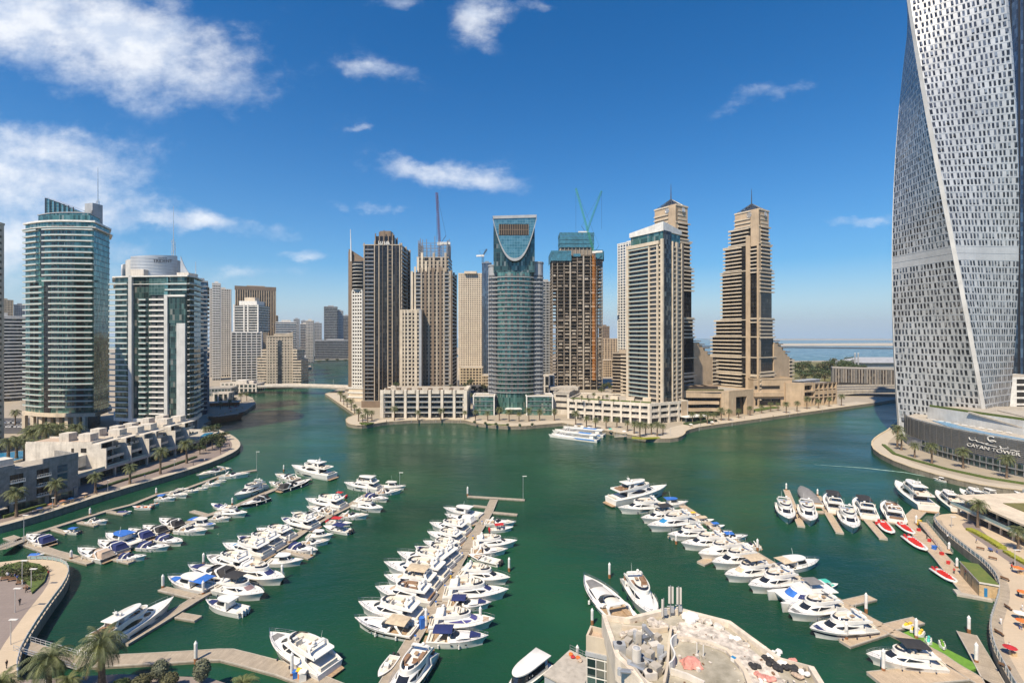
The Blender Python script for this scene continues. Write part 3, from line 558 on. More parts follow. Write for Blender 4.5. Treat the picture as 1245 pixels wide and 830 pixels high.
def plain_tower(name, label, pa, Ya, pb, Yb, depth, ptop, fh=3.5, gl='glass_dark', wall='white_render', style='grid', n=8, band=.5, pw=.25, bd=.35, z0=QZ, top=None, crown=None, side_n=5, group=None, mast_=None, zbot=None, cat='tower'):
 """a slab tower set by the columns and distances of its visible front, ptop = photo row of its roof"""
 Ym=(Ya+Yb)/2
 if Ya==Yb and(pa+pb)/2<431:
  kx=((pa+pb)/2+14-CX)/F;c0=Ym*(kx*(pa+pb-2*CX)/2/F+1);Ya, Yb=(c0/(1+kx*(q-CX)/F)for q in(pa, pb))
 pl=quadp(pa, Ya, pb, Yb, depth);r=bld(name, label, centre(pl), z0, group, cat);zt=ZA(ptop, Ym)
 body(r, pl, z0, zt, gl);ed=edges(pl);zs=frange(z0+fh, zt-.5, fh)
 vis=[0, 1]if(pa+pb)/2<CX else[0, 3]
 its=[]
 for e in(0, 1, 3):
  if style in('grid', 'balc', 'balcgrid'):
   its.append((ed[e], -.002, 1.002, -.2, bd if style=='grid' else(1.4 if e==0 or style=='balc' else bd), 0, band*fh if style=='grid' else .35))
   if style!='grid':its.append((ed[e], 0, 1, (1.3 if e==0 or style=='balc' else bd-.1), (1.4 if e==0 or style=='balc' else bd), .35, 1.1))
 if its:bands(r, its, zs, wall, 'spandrel' if style=='grid' else 'balcony')
 for e, k in((ed[0], n), (ed[1 if(pa+pb)/2<CX else 3], side_n)):
  if style in('grid', 'fins', 'balcgrid'):
   for j in range(k+1):
    s=j/k;w=e.L/k*pw;pier(r, e, min(1-w/e.L/2, max(w/e.L/2, s)), w, bd+.12 if style!='balcgrid' else 1.5, z0, zt+.4, wall)
 loops(r, pl, [zt], .5, 1.3, top or wall, 'parapet')
 c=centre(pl);roofbox(r, c, ed[0].L*.45, depth*.4, zt, zt+4.5, top or wall, ed[0].rot)
 if mast_:mast(r, c[0], c[1], zt+4, zt+mast_)
 return r, pl, ed, zt
r, pl, ed, zt=plain_tower('edge_tower', 'beige tower cut off by the left edge with balconies facing right', -190, 250, -29, 262, 18, 262, 3.6, 'glass_brown', 'cream_stone', 'grid', 16, .6, .4)
bands(r, [(ed[1], .3, .6, -.1, 1.6, 0, .3), (ed[1], .3, .6, 1.5, 1.6, .3, 1.1)], frange(6, zt-3, 3.6), 'grey_panel', 'balcony')
plain_tower('balcony_block', 'white mid-rise block with stacked balconies behind the leftmost towers', -60, 470, 34, 470, 30, 385, 3.4, 'glass_dark', 'white_paint', 'balc')
plain_tower('beige_block', 'pale beige stepped block far behind at the left edge', -10, 950, 16, 950, 40, 365, 3.4, 'room_glass', 'sand_stone', 'grid', 7)
plain_tower('glass_block', 'small blue glass block far behind, right of the beige stepped block', 17, 980, 30, 980, 40, 371, 3.6, 'glass_blue', 'grey_panel', 'grid', 5)
plain_tower('grey_balcony_tower', 'dark grey balcony tower with a blue glass top just behind the sail-topped tower', 238, 400, 252, 400, 40, 343, 3.5, 'glass_blue', 'grey_panel', 'balc', mast_=None)
plain_tower('grey_window_tower', 'light grey gridded tower left of the stepped white tower across the left creek', 255, 760, 281, 760, 40, 352, 3.4, 'glass_dark', 'white_render', 'grid', 9, .5, .4)
r, pl, ed, zt=plain_tower('white_stepped_tower', 'white tower with dark balconies and stepped top on the left bank of the creek', 281, 640, 318, 640, 38, 404, 3.4, 'glass_dark', 'white_paint', 'balcgrid', 6, .3, .14)
up=quadp(285, 646, 314, 646, 28);body(r, up, zt, ZA(371, 646), 'glass_dark', 'upper_storeys');ue=edges(up);loops(r, up, frange(zt+3.4, ZA(371, 646), 3.4), .9, .9, 'white_paint', 'balcony');loops(r, offset(up, -4), [ZA(371, 646)], 0, 6, 'white_paint', 'crown', 4);roofbox(r, centre(up), 14, 12, ZA(371, 646), ZA(361, 646), 'cream_stone')
for s in(0, .42, .58, 1):pier(r, ue[0], s, 1.6, 1.2, zt, ZA(370, 646), 'white_paint')
r, pl, ed, zt=plain_tower('striped_hotel', 'wide brown slab tower with vertical cream stripes behind the white stepped tower', 286, 830, 335, 830, 26, 350, 3.4, 'glass_brown', 'tan_stone', 'fins', 17, .4, .38, .6, side_n=4)
loops(r, pl, [zt-4], .9, 6.5, 'brown_panel', 'crown')
plain_tower('glass_office', 'dark glass office block with pale bands behind the cream creekside block', 335, 780, 360, 780, 30, 392, 3.6, 'glass_blue', 'white_paint', 'balc')
r, pl, ed, zt=plain_tower('cream_block', 'cream low block with a curved parapet and stepped wings beside the creek', 324, 610, 356, 610, 28, 410, 3.5, 'room_glass', 'cream_stone', 'grid', 9, .5, .45)
mb=MB();e=ed[0];mb.loft([[e.at(e.L*k/10, .5, zt), e.at(e.L*k/10, .5, zt+2+5*(k/10)**2), e.at(e.L*k/10, -.6, zt+2+5*(k/10)**2), e.at(e.L*k/10, -.6, zt)]for k in range(11)]);mb.build('parapet', 'cream_stone', r)
for i_, (a, b3, pt)in enumerate(((318, 324, 425), (356, 361, 425), (313, 318, 436), (361, 366, 437))):
 q=quadp(a, 612, b3, 612, 22);body(r, q, QZ, ZA(pt, 612), 'room_glass', 'wing', 'cream_stone');loops(r, q, frange(QZ+3.5, ZA(pt, 612)+.1, 3.5), .3, 1.6, 'cream_stone', 'spandrel')
panel(r, ed[0], .42, .58, QZ, zt-4, .5, 'glass_dark', 'glass_bay', uvm=True)
plain_tower('pink_tower', 'slim pinkish tower between the white stepped tower and the cream block', 317, 760, 325, 760, 24, 378, 3.4, 'glass_dark', 'beige_panel', 'grid', 3)
for k, (a, b3, Y, pt, w, gl, dsc)in enumerate(((357, 364, 1500, 388, 'grey_panel', 'glass_dark', 'grey office tower with a boxy top far down the creek'), (365, 377, 1350, 394, 'white_render', 'glass_blue', 'pale grey tower far down the creek, right of the boxy one'), (380, 391, 1450, 393, 'grey_panel', 'glass_dark', 'dark grey tower far down the creek, left of the tall round-shouldered one'), (394, 410, 1330, 373, 'grey_panel', 'glass_dark', 'tall round-shouldered grey tower far down the creek'), (408, 417, 1360, 378, 'grey_panel', 'glass_blue', 'slimmer grey tower leaning on the tall one down the creek'), (417, 425, 1500, 384, 'grey_panel', 'glass_dark', 'grey tower half hidden by the mast tower down the creek'), (366, 372, 1900, 390, 'grey_panel', 'glass_dark', 'thin hazy tower seen between two grey towers down the creek'), (383, 431, 1290, 414, 'grey_panel', 'glass_dark', 'long dark low block on the far shore of the creek'))):
 plain_tower('distant_tower' if k<7 else 'shore_block', dsc, a, Y, b3, Y, 40, pt, 4.5, gl, w, 'balc' if k%2 else 'grid', 5, .5, .3)
for k, (a, b3, Y, pt, w, gl, dsc)in enumerate(((341, 349, 1000, 397, 'white_render', 'glass_dark', 'slim pale tower behind the dark glass office block'), (372, 381, 1150, 390, 'white_render', 'glass_blue', 'pale twin-shaft tower far down the creek, left of the dark one'), (258, 268, 700, 345, 'white_paint', 'glass_dark', 'white tower top just above the light grey gridded tower'), (330, 337, 900, 384, 'beige_panel', 'glass_brown', 'beige slab below the striped hotel roof'))):
 plain_tower('creek_tower', dsc, a, Y, b3, Y, 30, pt, 3.6, gl, w, 'balcgrid' if k%2 else 'grid', 5, .4, .25)
def small_block(name, label, pa, Ya, pb, Yb, depth, h, wall, gl='shop_glass', n=5, fh=3.6, group=None, cat=BLDG, z0=QZ):
 pl=quadp(pa, Ya, pb, Yb, depth);r=bld(name, label, centre(pl), z0, group, cat);ed=edges(pl)
 body(r, pl, z0, z0+h, gl);
 k=max(1, round(h/fh));zs=[z0+h/k*i_ for i_ in range(1, k+1)]
 loops(r, pl, [z-.9 for z in zs], .35, 1.3, wall, 'spandrel')
 for e in ed:
  m_=max(1, round(e.L/(ed[0].L/n)))
  for j in range(m_+1):w=e.L/m_*.3;pier(r, e, min(1-w/2/e.L, max(w/2/e.L, j/m_)), w, .3, z0, z0+h, wall)
 return r, pl, ed
r, pl, ed=small_block('white_villa_club', 'stepped white villa club beside the creek, left of the footbridge', 286, 560, 312, 560, 18, 9, 'white_render')
roofbox(r, P(296, 566), 12, 9, QZ+9, QZ+13, 'white_render');roofbox(r, P(306, 568), 8, 7, QZ+9, QZ+12, 'white_render')
small_block('glass_pavilion', 'low green glass pavilion on the left bank behind the dhow quay', 249, 520, 281, 525, 20, 8, 'grey_metal', 'glass_green', 8)
small_block('white_pump_house', 'plain white box building at the left end of the footbridge', 259, 470, 278, 472, 12, 9, 'white_render', 'shop_glass', 3, 9)
small_block('quay_terrace', 'low white terrace block along the creek behind the white villa club', 268, 600, 300, 600, 20, 6, 'white_render', 'shop_glass', 6)
def sign_marks(r, E, s0, s1, z, d):
 mb=MB();rs=random.Random(3);n=6
 for k in range(n):
  a=(s0+(s1-s0)*(k+.15)/n)*E.L;w=(s1-s0)/n*E.L*.7
  mb.ebox(E, a, a+.45, d-.1, d+.15, z, z+3.0)
  if rs.random()<.7:mb.ebox(E, a+w-.45, a+w, d-.1, d+.15, z, z+rs.choice((1.6, 3.0)))
  for q in rs.sample((0, 1.2, 2.4), 2):mb.ebox(E, a+.5, a+w-.5, d-.1, d+.14, z+q, z+q+.5)
 mb.build('lettering', 'white_paint', r)
def grey_block():
 a, b3=(-196, 150), (-177.5, 198.5);E=Edge(a, b3);n=Vector((-E.n.x, -E.n.y))
 pl=[a, b3, tuple(Vector(b3)+n*15), tuple(Vector(a)+n*15)]
 r=bld('stone_block', 'three storey grey stone block with blue-framed windows on the left promenade', centre(pl), cat=BLDG)
 zt=17.2;body(r, pl, QZ, zt, 'grey_stone', 'wall', 'gravel_roof')
 for s0, s1, h in((0, .12, 1.0), (.12, .3, 2.6), (.3, .45, 1.1), (.45, .62, 2.8), (.62, .78, 1.0), (.78, 1.0, 2.8)):
  panel(r, E, s0, s1, zt, zt+h, .15, 'grey_stone', 'parapet', -.6)
 panel(r, edges(pl)[1], 0, 1, zt, zt+2.4, .15, 'grey_stone', 'parapet', -.6)
 for s in(.08, .27, .50, .90):
  for z in(6.6, 10.2, 13.6):
   mb=MB();c=s*E.L;mb.ebox(E, c-1.6, c+1.6, -.1, .12, z, z+2.6);w=mb.build('window', 'glass_blue', r, uvm=True)
   mb=MB()
   for k in(-1.65, 0, 1.55):mb.ebox(E, c+k, c+k+.12, .1, .2, z-.1, z+2.7)
   for q in(-.1, 1.2, 2.6):mb.ebox(E, c-1.65, c+1.67, .1, .19, z+q, z+q+.12)
   mb.build('window_frame', 'white_paint', w);w.children[0].location=(0, 0, 0)
 for s in(.175, .385, .63, .78):
  for z in(6.2, 10.0, 13.4):
   c=s*E.L;mb=MB();mb.ebox(E, c-1.9, c+1.9, -.1, .1, z+.1, z+2.8);mb.build('balcony_door', 'glass_black', r, uvm=True)
   mb=MB();mb.ebox(E, c-2.1, c+2.1, 0, 1.3, z-.25, z)
   for k in range(9):mb.ebox(E, c-2.1+k*.51, c-2.0+k*.51, 1.2, 1.3, z, z+1)
   mb.ebox(E, c-2.1, c+2.1, 1.18, 1.32, z+1, z+1.1);mb.build('balcony', 'white_paint', r)
 mb=MB();mb.ebox(E, 0, E.L*.55, .1, 4.0, 5.3, 5.6);mb.build('canopy', 'concrete_light', r)
 panel(r, E, .02, .98, QZ, 5.2, .12, 'shop_glass', 'shop_front', uvm=True)
 for s in(.02, .2, .4, .6, .8, .98):pier(r, E, s, 1.2, .5, QZ, 6, 'grey_stone')
 for s, w, h in((.16, 7, 3.4), (.42, 6, 2.6), (.56, 10, 4.2)):
  p=E.at(s*E.L, -8, zt);mb=MB();mb.obox((p.x, p.y, zt), w, 6, h, E.rot);o=mb.build('roof_room', 'white_render', r)
  mb=MB();q=E.at(s*E.L, -4.95, zt);mb.obox((q.x, q.y, zt+.8), w*.7, .2, 1.6, E.rot);mb.build('roof_window', 'glass_blue', o, uvm=True);o.children[0].location=-Vector((0, 0, 0))
grey_block()
DECK_Z=7.2
deck_line=[(-187, 199), (-186, 213), (-184.8, 232), (-183.4, 250), (-181.5, 268), (-179.5, 283), (-180, 296), (-184, 306), (-192, 313)]
def villa_deck():
 r=thing('villa_podium', 'long curved terrace deck with a glass rail over dark columns under the white villas', 'podium', (-190, 250, QZ))
 mb=MB();L=smooth_line(deck_line, 1);out=L+[(-235, 315), (-235, 199)];mb.prism(out, DECK_Z-.7, DECK_Z);mb.build('deck', 'concrete_light', r)
 mb=MB();inn=ribbon(MB(), L, 4.0, 0, 0, 1);mb.prism(inn+[(-233, 312), (-233, 200)], QZ, DECK_Z-.72);mb.build('shop_front', 'shop_glass', r, uvm=True)
 mb=MB();wall_along(mb, L, .08, DECK_Z, DECK_Z+1.1, 0, 1);mb.build('glass_rail', 'glass_smooth', r)
 mb=MB();wall_along(mb, L, -.12, DECK_Z-.9, DECK_Z+.15, 0, 1);mb.build('fascia', 'grey_panel', r)
 for k in range(1, len(L)-1, 1):
  mb=MB();p=Vector(L[k])+Vector((-1.0, 0));mb.obox((p.x, p.y, QZ), .9, .9, DECK_Z-.7-QZ);mb.build('column', 'concrete_light', r)
 mb=MB();mb.prism([(-186.5, 290), (-182, 292), (-186, 303), (-190, 300)], DECK_Z, DECK_Z+.15);mb.build('pool', 'pool_water', r)
villa_deck()
VILLAS=[(221, -184.6, 20.5, 11.3, 12), (234.5, -183.9, 11, 11.0, 9), (244.5, -182.7, 9, 10.6, 7), (252, -182.2, 8, 10.6, 7.5), (262, -181.6, 8, 11.4, 9.5), (273, -181.5, 9, 11, 10)]
vd=['largest white villa at the near end of the stepped row', 'second white villa of the stepped row from its near end', 'third white villa of the stepped row with planted balconies', 'fourth white villa of the stepped row with deep balconies', 'fifth white villa of the stepped row, taller roof box', 'white villa at the far end of the stepped row']
for k, (y, x1, w, h, d)in enumerate(VILLAS):
 x1-=2.6
 r=thing('white_villa', vd[k], 'villa', (x1-w/2, y+d/2, DECK_Z), 'stepped white villas above the left promenade')
 mb=MB();z0=DECK_Z;xw=x1-4.2
 mb.box(x1-w-14, xw, y, y+d, z0, z0+h);mb.build('wall', 'villa_render', r)
 mb=MB();mb.box(x1-4.2, x1, y, y+.5, z0, z0+h*.98);mb.box(x1, x1+2.4, y, y+.5, z0, z0+h*(.66 if k%2 else .8));mb.build('side_wall', 'villa_render', r)
 for q in range(1, 3):
  zz=z0+h*q/3;mb=MB();dd=(2.5, .6)[q-1]
  mb.box(xw, x1+(1.2 if q==1 else-.6), y+.5, y+d-.3, zz-.3, zz);mb.box(x1+(1.1 if q==1 else-.75), x1+(1.2 if q==1 else-.6), y+.5, y+d-.3, zz, zz+.95);mb.build('balcony', 'villa_render', r)
 mb=MB();mb.box(xw, x1-.5, y+.5, y+d, z0+h-.35, z0+h);mb.build('roof_slab', 'villa_render', r)
 for q in range(3):
  zz=z0+h*q/3;mb=MB();mb.box(xw, xw+.12, y+1.2, y+d-1, zz+.2, zz+2.6);mb.build('balcony_door', 'glass_black', r, uvm=True)
 mb=MB();mb.box(x1-w-14, xw-.2, y+.25, y+.5, z0+h, z0+h+.8);mb.box(x1-w-14, xw-.2, y+d-.3, y+d, z0+h, z0+h+.8);mb.box(xw-.5, xw, y+.5, y+d, z0+h, z0+h+.8);mb.build('parapet', 'villa_render', r);mb=MB();mb.box(x1-w-14, xw-.5, y+.5, y+d-.3, z0+h+.002, z0+h+.06);mb.build('roof_paving', 'canvas_tan', r)
 mb=MB();mb.obox((xw-w*.35, y+d*.55, z0+h), 5.5, 4.5, 3.4);mb.build('roof_room', 'villa_render', r)
 mb=MB();mb.obox((xw-w*.35-9, y+d*.5, z0+h), 4.5, 4.5, 3.8);mb.build('roof_room', 'villa_render', r)
 if k==0:
  for xx in(-13.5, -9.2):
   mb=MB();mb.box(x1+xx, x1+xx+(1.2 if xx<-10 else 2.6), y-.06, y+.1, z0+7.2, z0+9.2);mb.build('window', 'glass_black', r, uvm=True)
  mb=MB();mb.box(x1-13, x1-6.5, y-4.5, y, z0+1.5, z0+6.4);mb.build('bay', 'villa_render', r)
 elif k<3:
  mb=MB();mb.box(x1-2.8, x1-1.2, y-.06, y+.1, z0+1.0, z0+3.0);mb.build('window', 'glass_black', r, uvm=True)
 for q in range(2):
  mb=MB();rs=random.Random(k*7+q);z=z0+h/3*(q+1);
  for _ in range(3):mb.ball((x1-rs.uniform(.5, 3), y+rs.uniform(1, d-1), z+.5), .6, .6, .55, 7, 5, jit=.3)
  mb.build('balcony_plant', 'leaf_olive' if q else 'leaf', r)
def white_podium():
 pl=quadp(463, 383, 567, 383, 36);r=bld('white_podium', 'five storey white block of deep framed balconies on the far quay', centre(pl), cat=BLDG);zt=ZA(474, 383);ed=edges(pl);E=ed[0]
 body(r, offset(pl, -2.2), QZ, zt-.5, 'glass_dark');n=7;fh=(zt-QZ)/5.3
 zs=[QZ+fh*(k+1)for k in range(5)]
 bands(r, [(e, -.0, 1.0, -3, -.3, -.35, .0)for e in ed[:2]]+[(ed[3], 0, 1, -3, -.3, -.35, 0)], zs, 'cream_white', 'floor_slab')
 bands(r, [(E, .02, .98, -.5, -.38, 0, 1.0)], zs[:-1], 'grey_metal', 'balustrade')
 for k in range(n+1):pier(r, E, max(.012, min(.988, k/n)), 2.6 if k in(0, 7)else 2.0, .3, QZ, zt, 'cream_white', d0=-3)
 for k in range(4):pier(r, ed[1], k/3*.9+.05, 2.2, .3, QZ, zt, 'cream_white', d0=-3);pier(r, ed[3], k/3*.9+.05, 2.2, .3, QZ, zt, 'cream_white', d0=-3)
 for k in range(n):panel(r, E, k/n+.03, (k+1)/n-.03, zt-3.0, zt, .1, 'cream_white', 'parapet', -.4)if k%1==0 else None
 loops(r, offset(pl, -.6), [zt-3], .3, .5, 'cream_white', 'roof_edge')
 mb=MB();mb.prism(offset(pl, -1), zt-2.6, zt-2.4);mb.build('roof_terrace', 'gravel_roof', r)
 for k in range(8):mb=MB();p=E.at(E.L*(k+.5)/8, -6);mb.obox((p.x, p.y, zt-2.4), 3, 4, 3.2);mb.build('roof_room', 'brown_panel', r)
white_podium()
def mast_tower():
 Y=485;pl=quadp(424, Y, 441, Y-4, 22);r=bld('mast_tower', 'narrow white and black tower with a leaning mast behind the dark fin tower', centre(pl));ed=edges(pl);E=ed[0]
 zt=ZA(318, Y);body(r, pl, QZ, zt, 'glass_black');zs=frange(6, ZA(354, Y), 3.5)
 bands(r, [(E, .27, 1, -.2, 1.0, 0, 1.7)], zs, 'white_paint', 'spandrel')
 for k in range(5):pier(r, E, .29+.7*k/4, .9, 1.15, QZ, ZA(354, Y), 'white_paint')
 panel(r, E, -.01, .25, QZ, ZA(306, Y), .6, 'brown_panel', 'side_wall')
 z2=frange(ZA(352, Y), zt, 3.5);mb=MB();pts=[E.at(E.L*(.27+.73*k/8), 3.2*sin(pi*k/8)+.5)[:2]for k in range(9)]
 mb.prism([tuple(p)for p in pts]+[tuple(E.at(E.L, -2)[:2]), tuple(E.at(E.L*.27, -2)[:2])], 0, .5);stack(r, 'balcony', mb, 'white_paint', z2)
 mb=MB();c=E.at(E.L*.2, -6);mb.loft([[(c.x-5, c.y-4, zt), (c.x+12, c.y-4, zt), (c.x+12, c.y+5, zt), (c.x-5, c.y+5, zt)], [(c.x-5, c.y-4, zt+13), (c.x+9, c.y-4, zt+4), (c.x+9, c.y+5, zt+4), (c.x-5, c.y+5, zt+13)]]);mb.build('sail_crown', 'brown_panel', r)
 mb=MB();mb.tube((XA(427.5, Y), Y-1, zt), (XA(426.5, Y), Y-1, ZA(279, Y)), .8, .3);mb.build('mast', 'white_paint', r)
 panel(r, E, .1, 1.1, QZ, QZ+13, 2.5, 'cream_stone', 'base_wall');bands(r, [(E, .05, 1.12, 2.4, 3, 0, 1.4)], [QZ+3.5, QZ+8, QZ+12.4], 'white_paint', 'spandrel')
mast_tower()
def fin_tower():
 Y=440;pl=quadp(442, Y, 487, Y, 38);r=bld('fin_tower', 'tall dark glass tower with thin beige fins and a stepped notched top', centre(pl));ed=edges(pl);E, S=ed[0], ed[1];zt=ZA(298, Y)
 body(r, pl, QZ, zt, 'glass_black');zs=frange(8, zt-3, 3.5)
 for s in(.02, .3, .42, .66, .78, .98):pier(r, E, s, .85, .7, QZ, zt+(4 if .2<s<.8 else 2), 'beige_panel', 'fin')
 for s in(.12, .52, .88):pier(r, E, s, .3, .4, QZ, zt, 'brown_panel', 'fin')
 bands(r, [(E, .05, .28, -.1, 1.0, 0, .35), (E, .05, .28, .9, 1.0, .35, 1.1, 1), (E, .68, .76, -.1, .8, 0, .5)], zs, None, 'balcony', ['brown_panel', 'grey_metal'])
 bands(r, [(S, .0, .5, -.1, 1.2, 0, .4), (S, 0, .5, 1.1, 1.2, .4, 1.1, 1), (S, .6, .95, -.1, 1.0, 0, .4)], zs, None, 'balcony', ['beige_panel', 'grey_metal'])
 for s in(.03, .52, .97):pier(r, S, s, 1.4, 1.3, QZ, zt+2, 'beige_panel', 'fin')
 u1=quadp(456, Y+4, 478, Y+4, 16);body(r, u1, zt, ZA(286, Y), 'glass_black', 'crown');e1=edges(u1)
 for s in(.03, .25, .5, .75, .97):pier(r, e1[0], s, .9, .8, zt, ZA(279+8*abs(s-.5), Y), 'brown_panel', 'fin');
 for s in(.1, .9):pier(r, e1[1], s, .9, .8, zt, ZA(284, Y), 'brown_panel', 'fin')
 u2=quadp(462, Y+6, 475, Y+6, 10);body(r, u2, ZA(286, Y), ZA(279, Y), 'brown_panel', 'plant_room')
 loops(r, pl, [zt-.3], .5, .9, 'beige_panel', 'parapet');sign_marks(r, E, .40, .72, zt+.2, .9)
 body(r, offset(pl, 1.5), QZ, QZ+6, 'brown_panel', 'base')
fin_tower()
def beige_tower():
 Y=440;pl=quadp(500, Y, 548, Y, 36);r=bld('beige_tower', 'tall beige striped tower under completion with an open steel frame on its roof', centre(pl));ed=edges(pl);E, S=ed[0], ed[1];zt=ZA(331, Y)
 body(r, pl, QZ, zt, 'glass_brown');zs=frange(22, zt-2, 3.45)
 for k, (s, w, m)in enumerate(((.02, 2, 'cream_stone'), (.1, 1.6, 'cream_stone'), (.26, 1.4, 'beige_panel'), (.36, 2, 'brown_panel'), (.45, 1.5, 'beige_panel'), (.55, 2.2, 'brown_panel'), (.65, 1.5, 'beige_panel'), (.74, 2, 'brown_panel'), (.83, 1.6, 'beige_panel'), (.98, 2, 'beige_panel'))):pier(r, E, s, w, .8+.05*(k%3), QZ, zt+(1, 5, 4)[k%3], m, 'fin')
 bands(r, [(E, .12, .25, -.1, 1.0, 0, .35, 0), (E, .12, .25, .9, 1.0, .35, 1.1, 1), (E, .27, .44, -.1, .5, 0, .6), (E, .46, .64, -.1, .5, 0, .6), (E, .66, .82, -.1, .5, 0, .6), (E, .84, .97, -.1, 1.2, 0, .4), (E, .84, .97, 1.1, 1.2, .4, 1.1, 1)], zs, None, 'balcony', ['beige_panel', 'grey_metal'])
 bands(r, [(S, .05, .95, -.1, 1.3, 0, .4), (S, .05, .95, 1.2, 1.3, .4, 1.1, 1)], zs, None, 'balcony', ['brown_panel', 'grey_metal'])
 for s in(.02, .5, .98):pier(r, S, s, 1.6, 1.5, QZ, zt+2, 'brown_panel', 'fin')
 u=quadp(507, Y+3, 545, Y+3, 26);zu=ZA(312, Y);body(r, u, zt, zu, 'glass_brown', 'upper_storeys');ue=edges(u)
 for k in range(8):pier(r, ue[0], (k+.3)/8, 2.0, .9, zt, zu+(0, 4, -4)[k%3], 'cream_stone' if k<3 else 'beige_panel', 'fin')
 loops(r, u, frange(zt+3.4, zu, 3.4), .4, .8, 'beige_panel', 'spandrel')
 mb=MB();f=offset(u, -1);zf=ZA(290, Y)
 fe=edges(f)
 for e in fe:
  nn=7 if e.L>20 else 5
  for k in range(nn):p=e.at(e.L*k/nn);mb.tube((p.x, p.y, zu), (p.x, p.y, zf-4*((k*7)%3==0)+3*((k*5)%4==0)), .4, n=4)
  for z in frange(zu+2.5, zf-3, 2.6):a, b4=e.at(0, 0, z), e.at(e.L, 0, z);mb.tube(a, b4, .28, n=4)
 mb.build('roof_frame', 'scaffold', r)
 w=quadp(487, Y-10, 512, Y-10, 20);zw=ZA(378, Y-10);body(r, w, QZ, zw, 'glass_brown', 'front_wing');we=edges(w)
 for k, (s, wd, m)in enumerate(((.04, 2.2, 'cream_stone'), (.2, 1.2, 'cream_stone'), (.36, 1.4, 'pale_stone'), (.55, 1.2, 'cream_stone'), (.74, 2.4, 'cream_stone'), (.96, 2.2, 'grey_panel'))):pier(r, we[0], s, wd, .6+.04*(k%2), QZ, zw+1.2, m, 'fin')
 bands(r, [(we[0], .05, .95, -.1, .4, 0, .9), (we[0], .42, .52, .3, 1.0, 0, 1.1)], frange(22, zw-1, 3.45), 'cream_stone', 'spandrel');pier(r, we[1], .5, we[1].L, .3, QZ, zw+1, 'beige_panel')
 loops(r, w, [zw], .4, 1.2, 'cream_stone', 'parapet')
beige_tower()
def lattice(mb, a, b, w, n, r=.18, mi=0):
 a, b=Vector(a), Vector(b);d=(b-a).normalized();u=d.orthogonal().normalized();v=d.cross(u);cs=[(u+v)*w/2, (u-v)*w/2, (-u-v)*w/2, (-u+v)*w/2]
 for c in cs:mb.tube(a+c, b+c, r, n=4, mi=mi)
 for k in range(n):
  p, q=a+(b-a)*k/n, a+(b-a)*(k+1)/n
  for j in range(4):mb.tube(p+cs[j], q+cs[(j+1)%4], r*.7, n=3, mi=mi);
def crane(name, label, base, zb, zt, tip, mc, jc, cw=True, mm=None):
 r=thing(name, label, 'tower crane', (base[0], base[1], zb), 'tower cranes')
 mb=MB();lattice(mb, (base[0], base[1], zb), (base[0], base[1], zt), 2.2, max(4, int((zt-zb)/2.4)));mb.build('mast', mc, r)
 mb=MB();lattice(mb, (base[0], base[1], zt+1), tip, 1.6, 22, .17);mb.build('jib', jc, r)
 mb=MB();mb.obox((base[0], base[1], zt), 4, 3, 2.6);d=(Vector((tip[0], tip[1]))-Vector(base)).normalized();c=Vector(base)-d*6;mb.obox((c.x, c.y, zt+.4), 8, 3, 2.2, atan2(d.y, d.x));mb.build('slewing_cab', 'white_paint', r)
 mb=MB();mb.tube(tip, (tip[0], tip[1], tip[2]-(tip[2]-zt)*.9), .12, n=4);mb.tube((base[0]-d.x*6, base[1]-d.y*6, zt+9), tip, .1, n=3);mb.tube((base[0], base[1], zt), (base[0]-d.x*6, base[1]-d.y*6, zt+9), .25, n=4);mb.build('hoist_rope', 'dark_frame', r)
Yc=452
crane('roof_crane', 'red luffing crane boom standing almost upright above the beige striped tower', P(534.5, Yc), ZA(318, Yc), ZA(298, Yc), (XA(531, Yc), Yc, ZA(234, Yc)), 'crane_red', 'crane_red')
r, pl, ed, zt=plain_tower('sand_tower', 'pale yellow residential slab tower with small windows behind the curved glass tower', 557.5, 800, 587, 800, 30, 333, 3.5, 'glass_brown', 'cream_stone', 'grid', 11, .55, .42, .5)
windows(r, win_grid(ed[0], 11, frange(QZ+6, zt-5, 3.5), 1.5, 1.5, d=.3), 'glass_black');mb=MB();c=ed[0].at(ed[0].L*.5, -2);mb.obox((c.x, c.y, zt), ed[0].L*.5, 14, 4);mb.build('crown', 'cream_stone', r)
plain_tower('sand_tower', 'darker yellow slab tower half hidden behind the curved glass tower', 586, 900, 595, 900, 30, 372, 3.5, 'glass_brown', 'sand_stone', 'grid', 5, .5, .42, .5)
plain_tower('glass_shaft', 'slim blue glass tower behind the left edge of the curved glass tower', 586, 720, 597, 720, 30, 320, 3.8, 'glass_blue', 'grey_metal', 'fins', 6, .3, .15)
crane('distant_crane', 'small grey crane on the slim blue glass tower', P(587, 730), ZA(322, 730), ZA(312, 730), (XA(592, 730), 728, ZA(303, 730)), 'steel_grey', 'steel_grey')
for nm, lb, pa, pb, Y, h, w in(('arcade_block', 'low sand-coloured block with arches behind the white podium', 559, 586, 640, 22, 'sand_stone'), ('sand_block', 'low ochre block at the end of the car park behind the beige tower', 586, 600, 600, 15, 'sand_stone'), ('ochre_block', 'ochre low-rise block far behind, right of the unfinished tower', 733, 751, 760, 26, 'tan_stone'), ('wide_ochre_block', 'wider ochre block behind the slim white tower', 728, 752, 980, 58, 'tan_stone')):
 small_block(nm, lb, pa, Y, pb, Y, 26, h, w, 'glass_brown', 7, 3.6)
plain_tower('brown_block', 'small brown stepped block behind the unfinished tower on its right', 731, 1100, 741, 1100, 30, 397, 3.6, 'glass_brown', 'brown_panel', 'grid', 5)
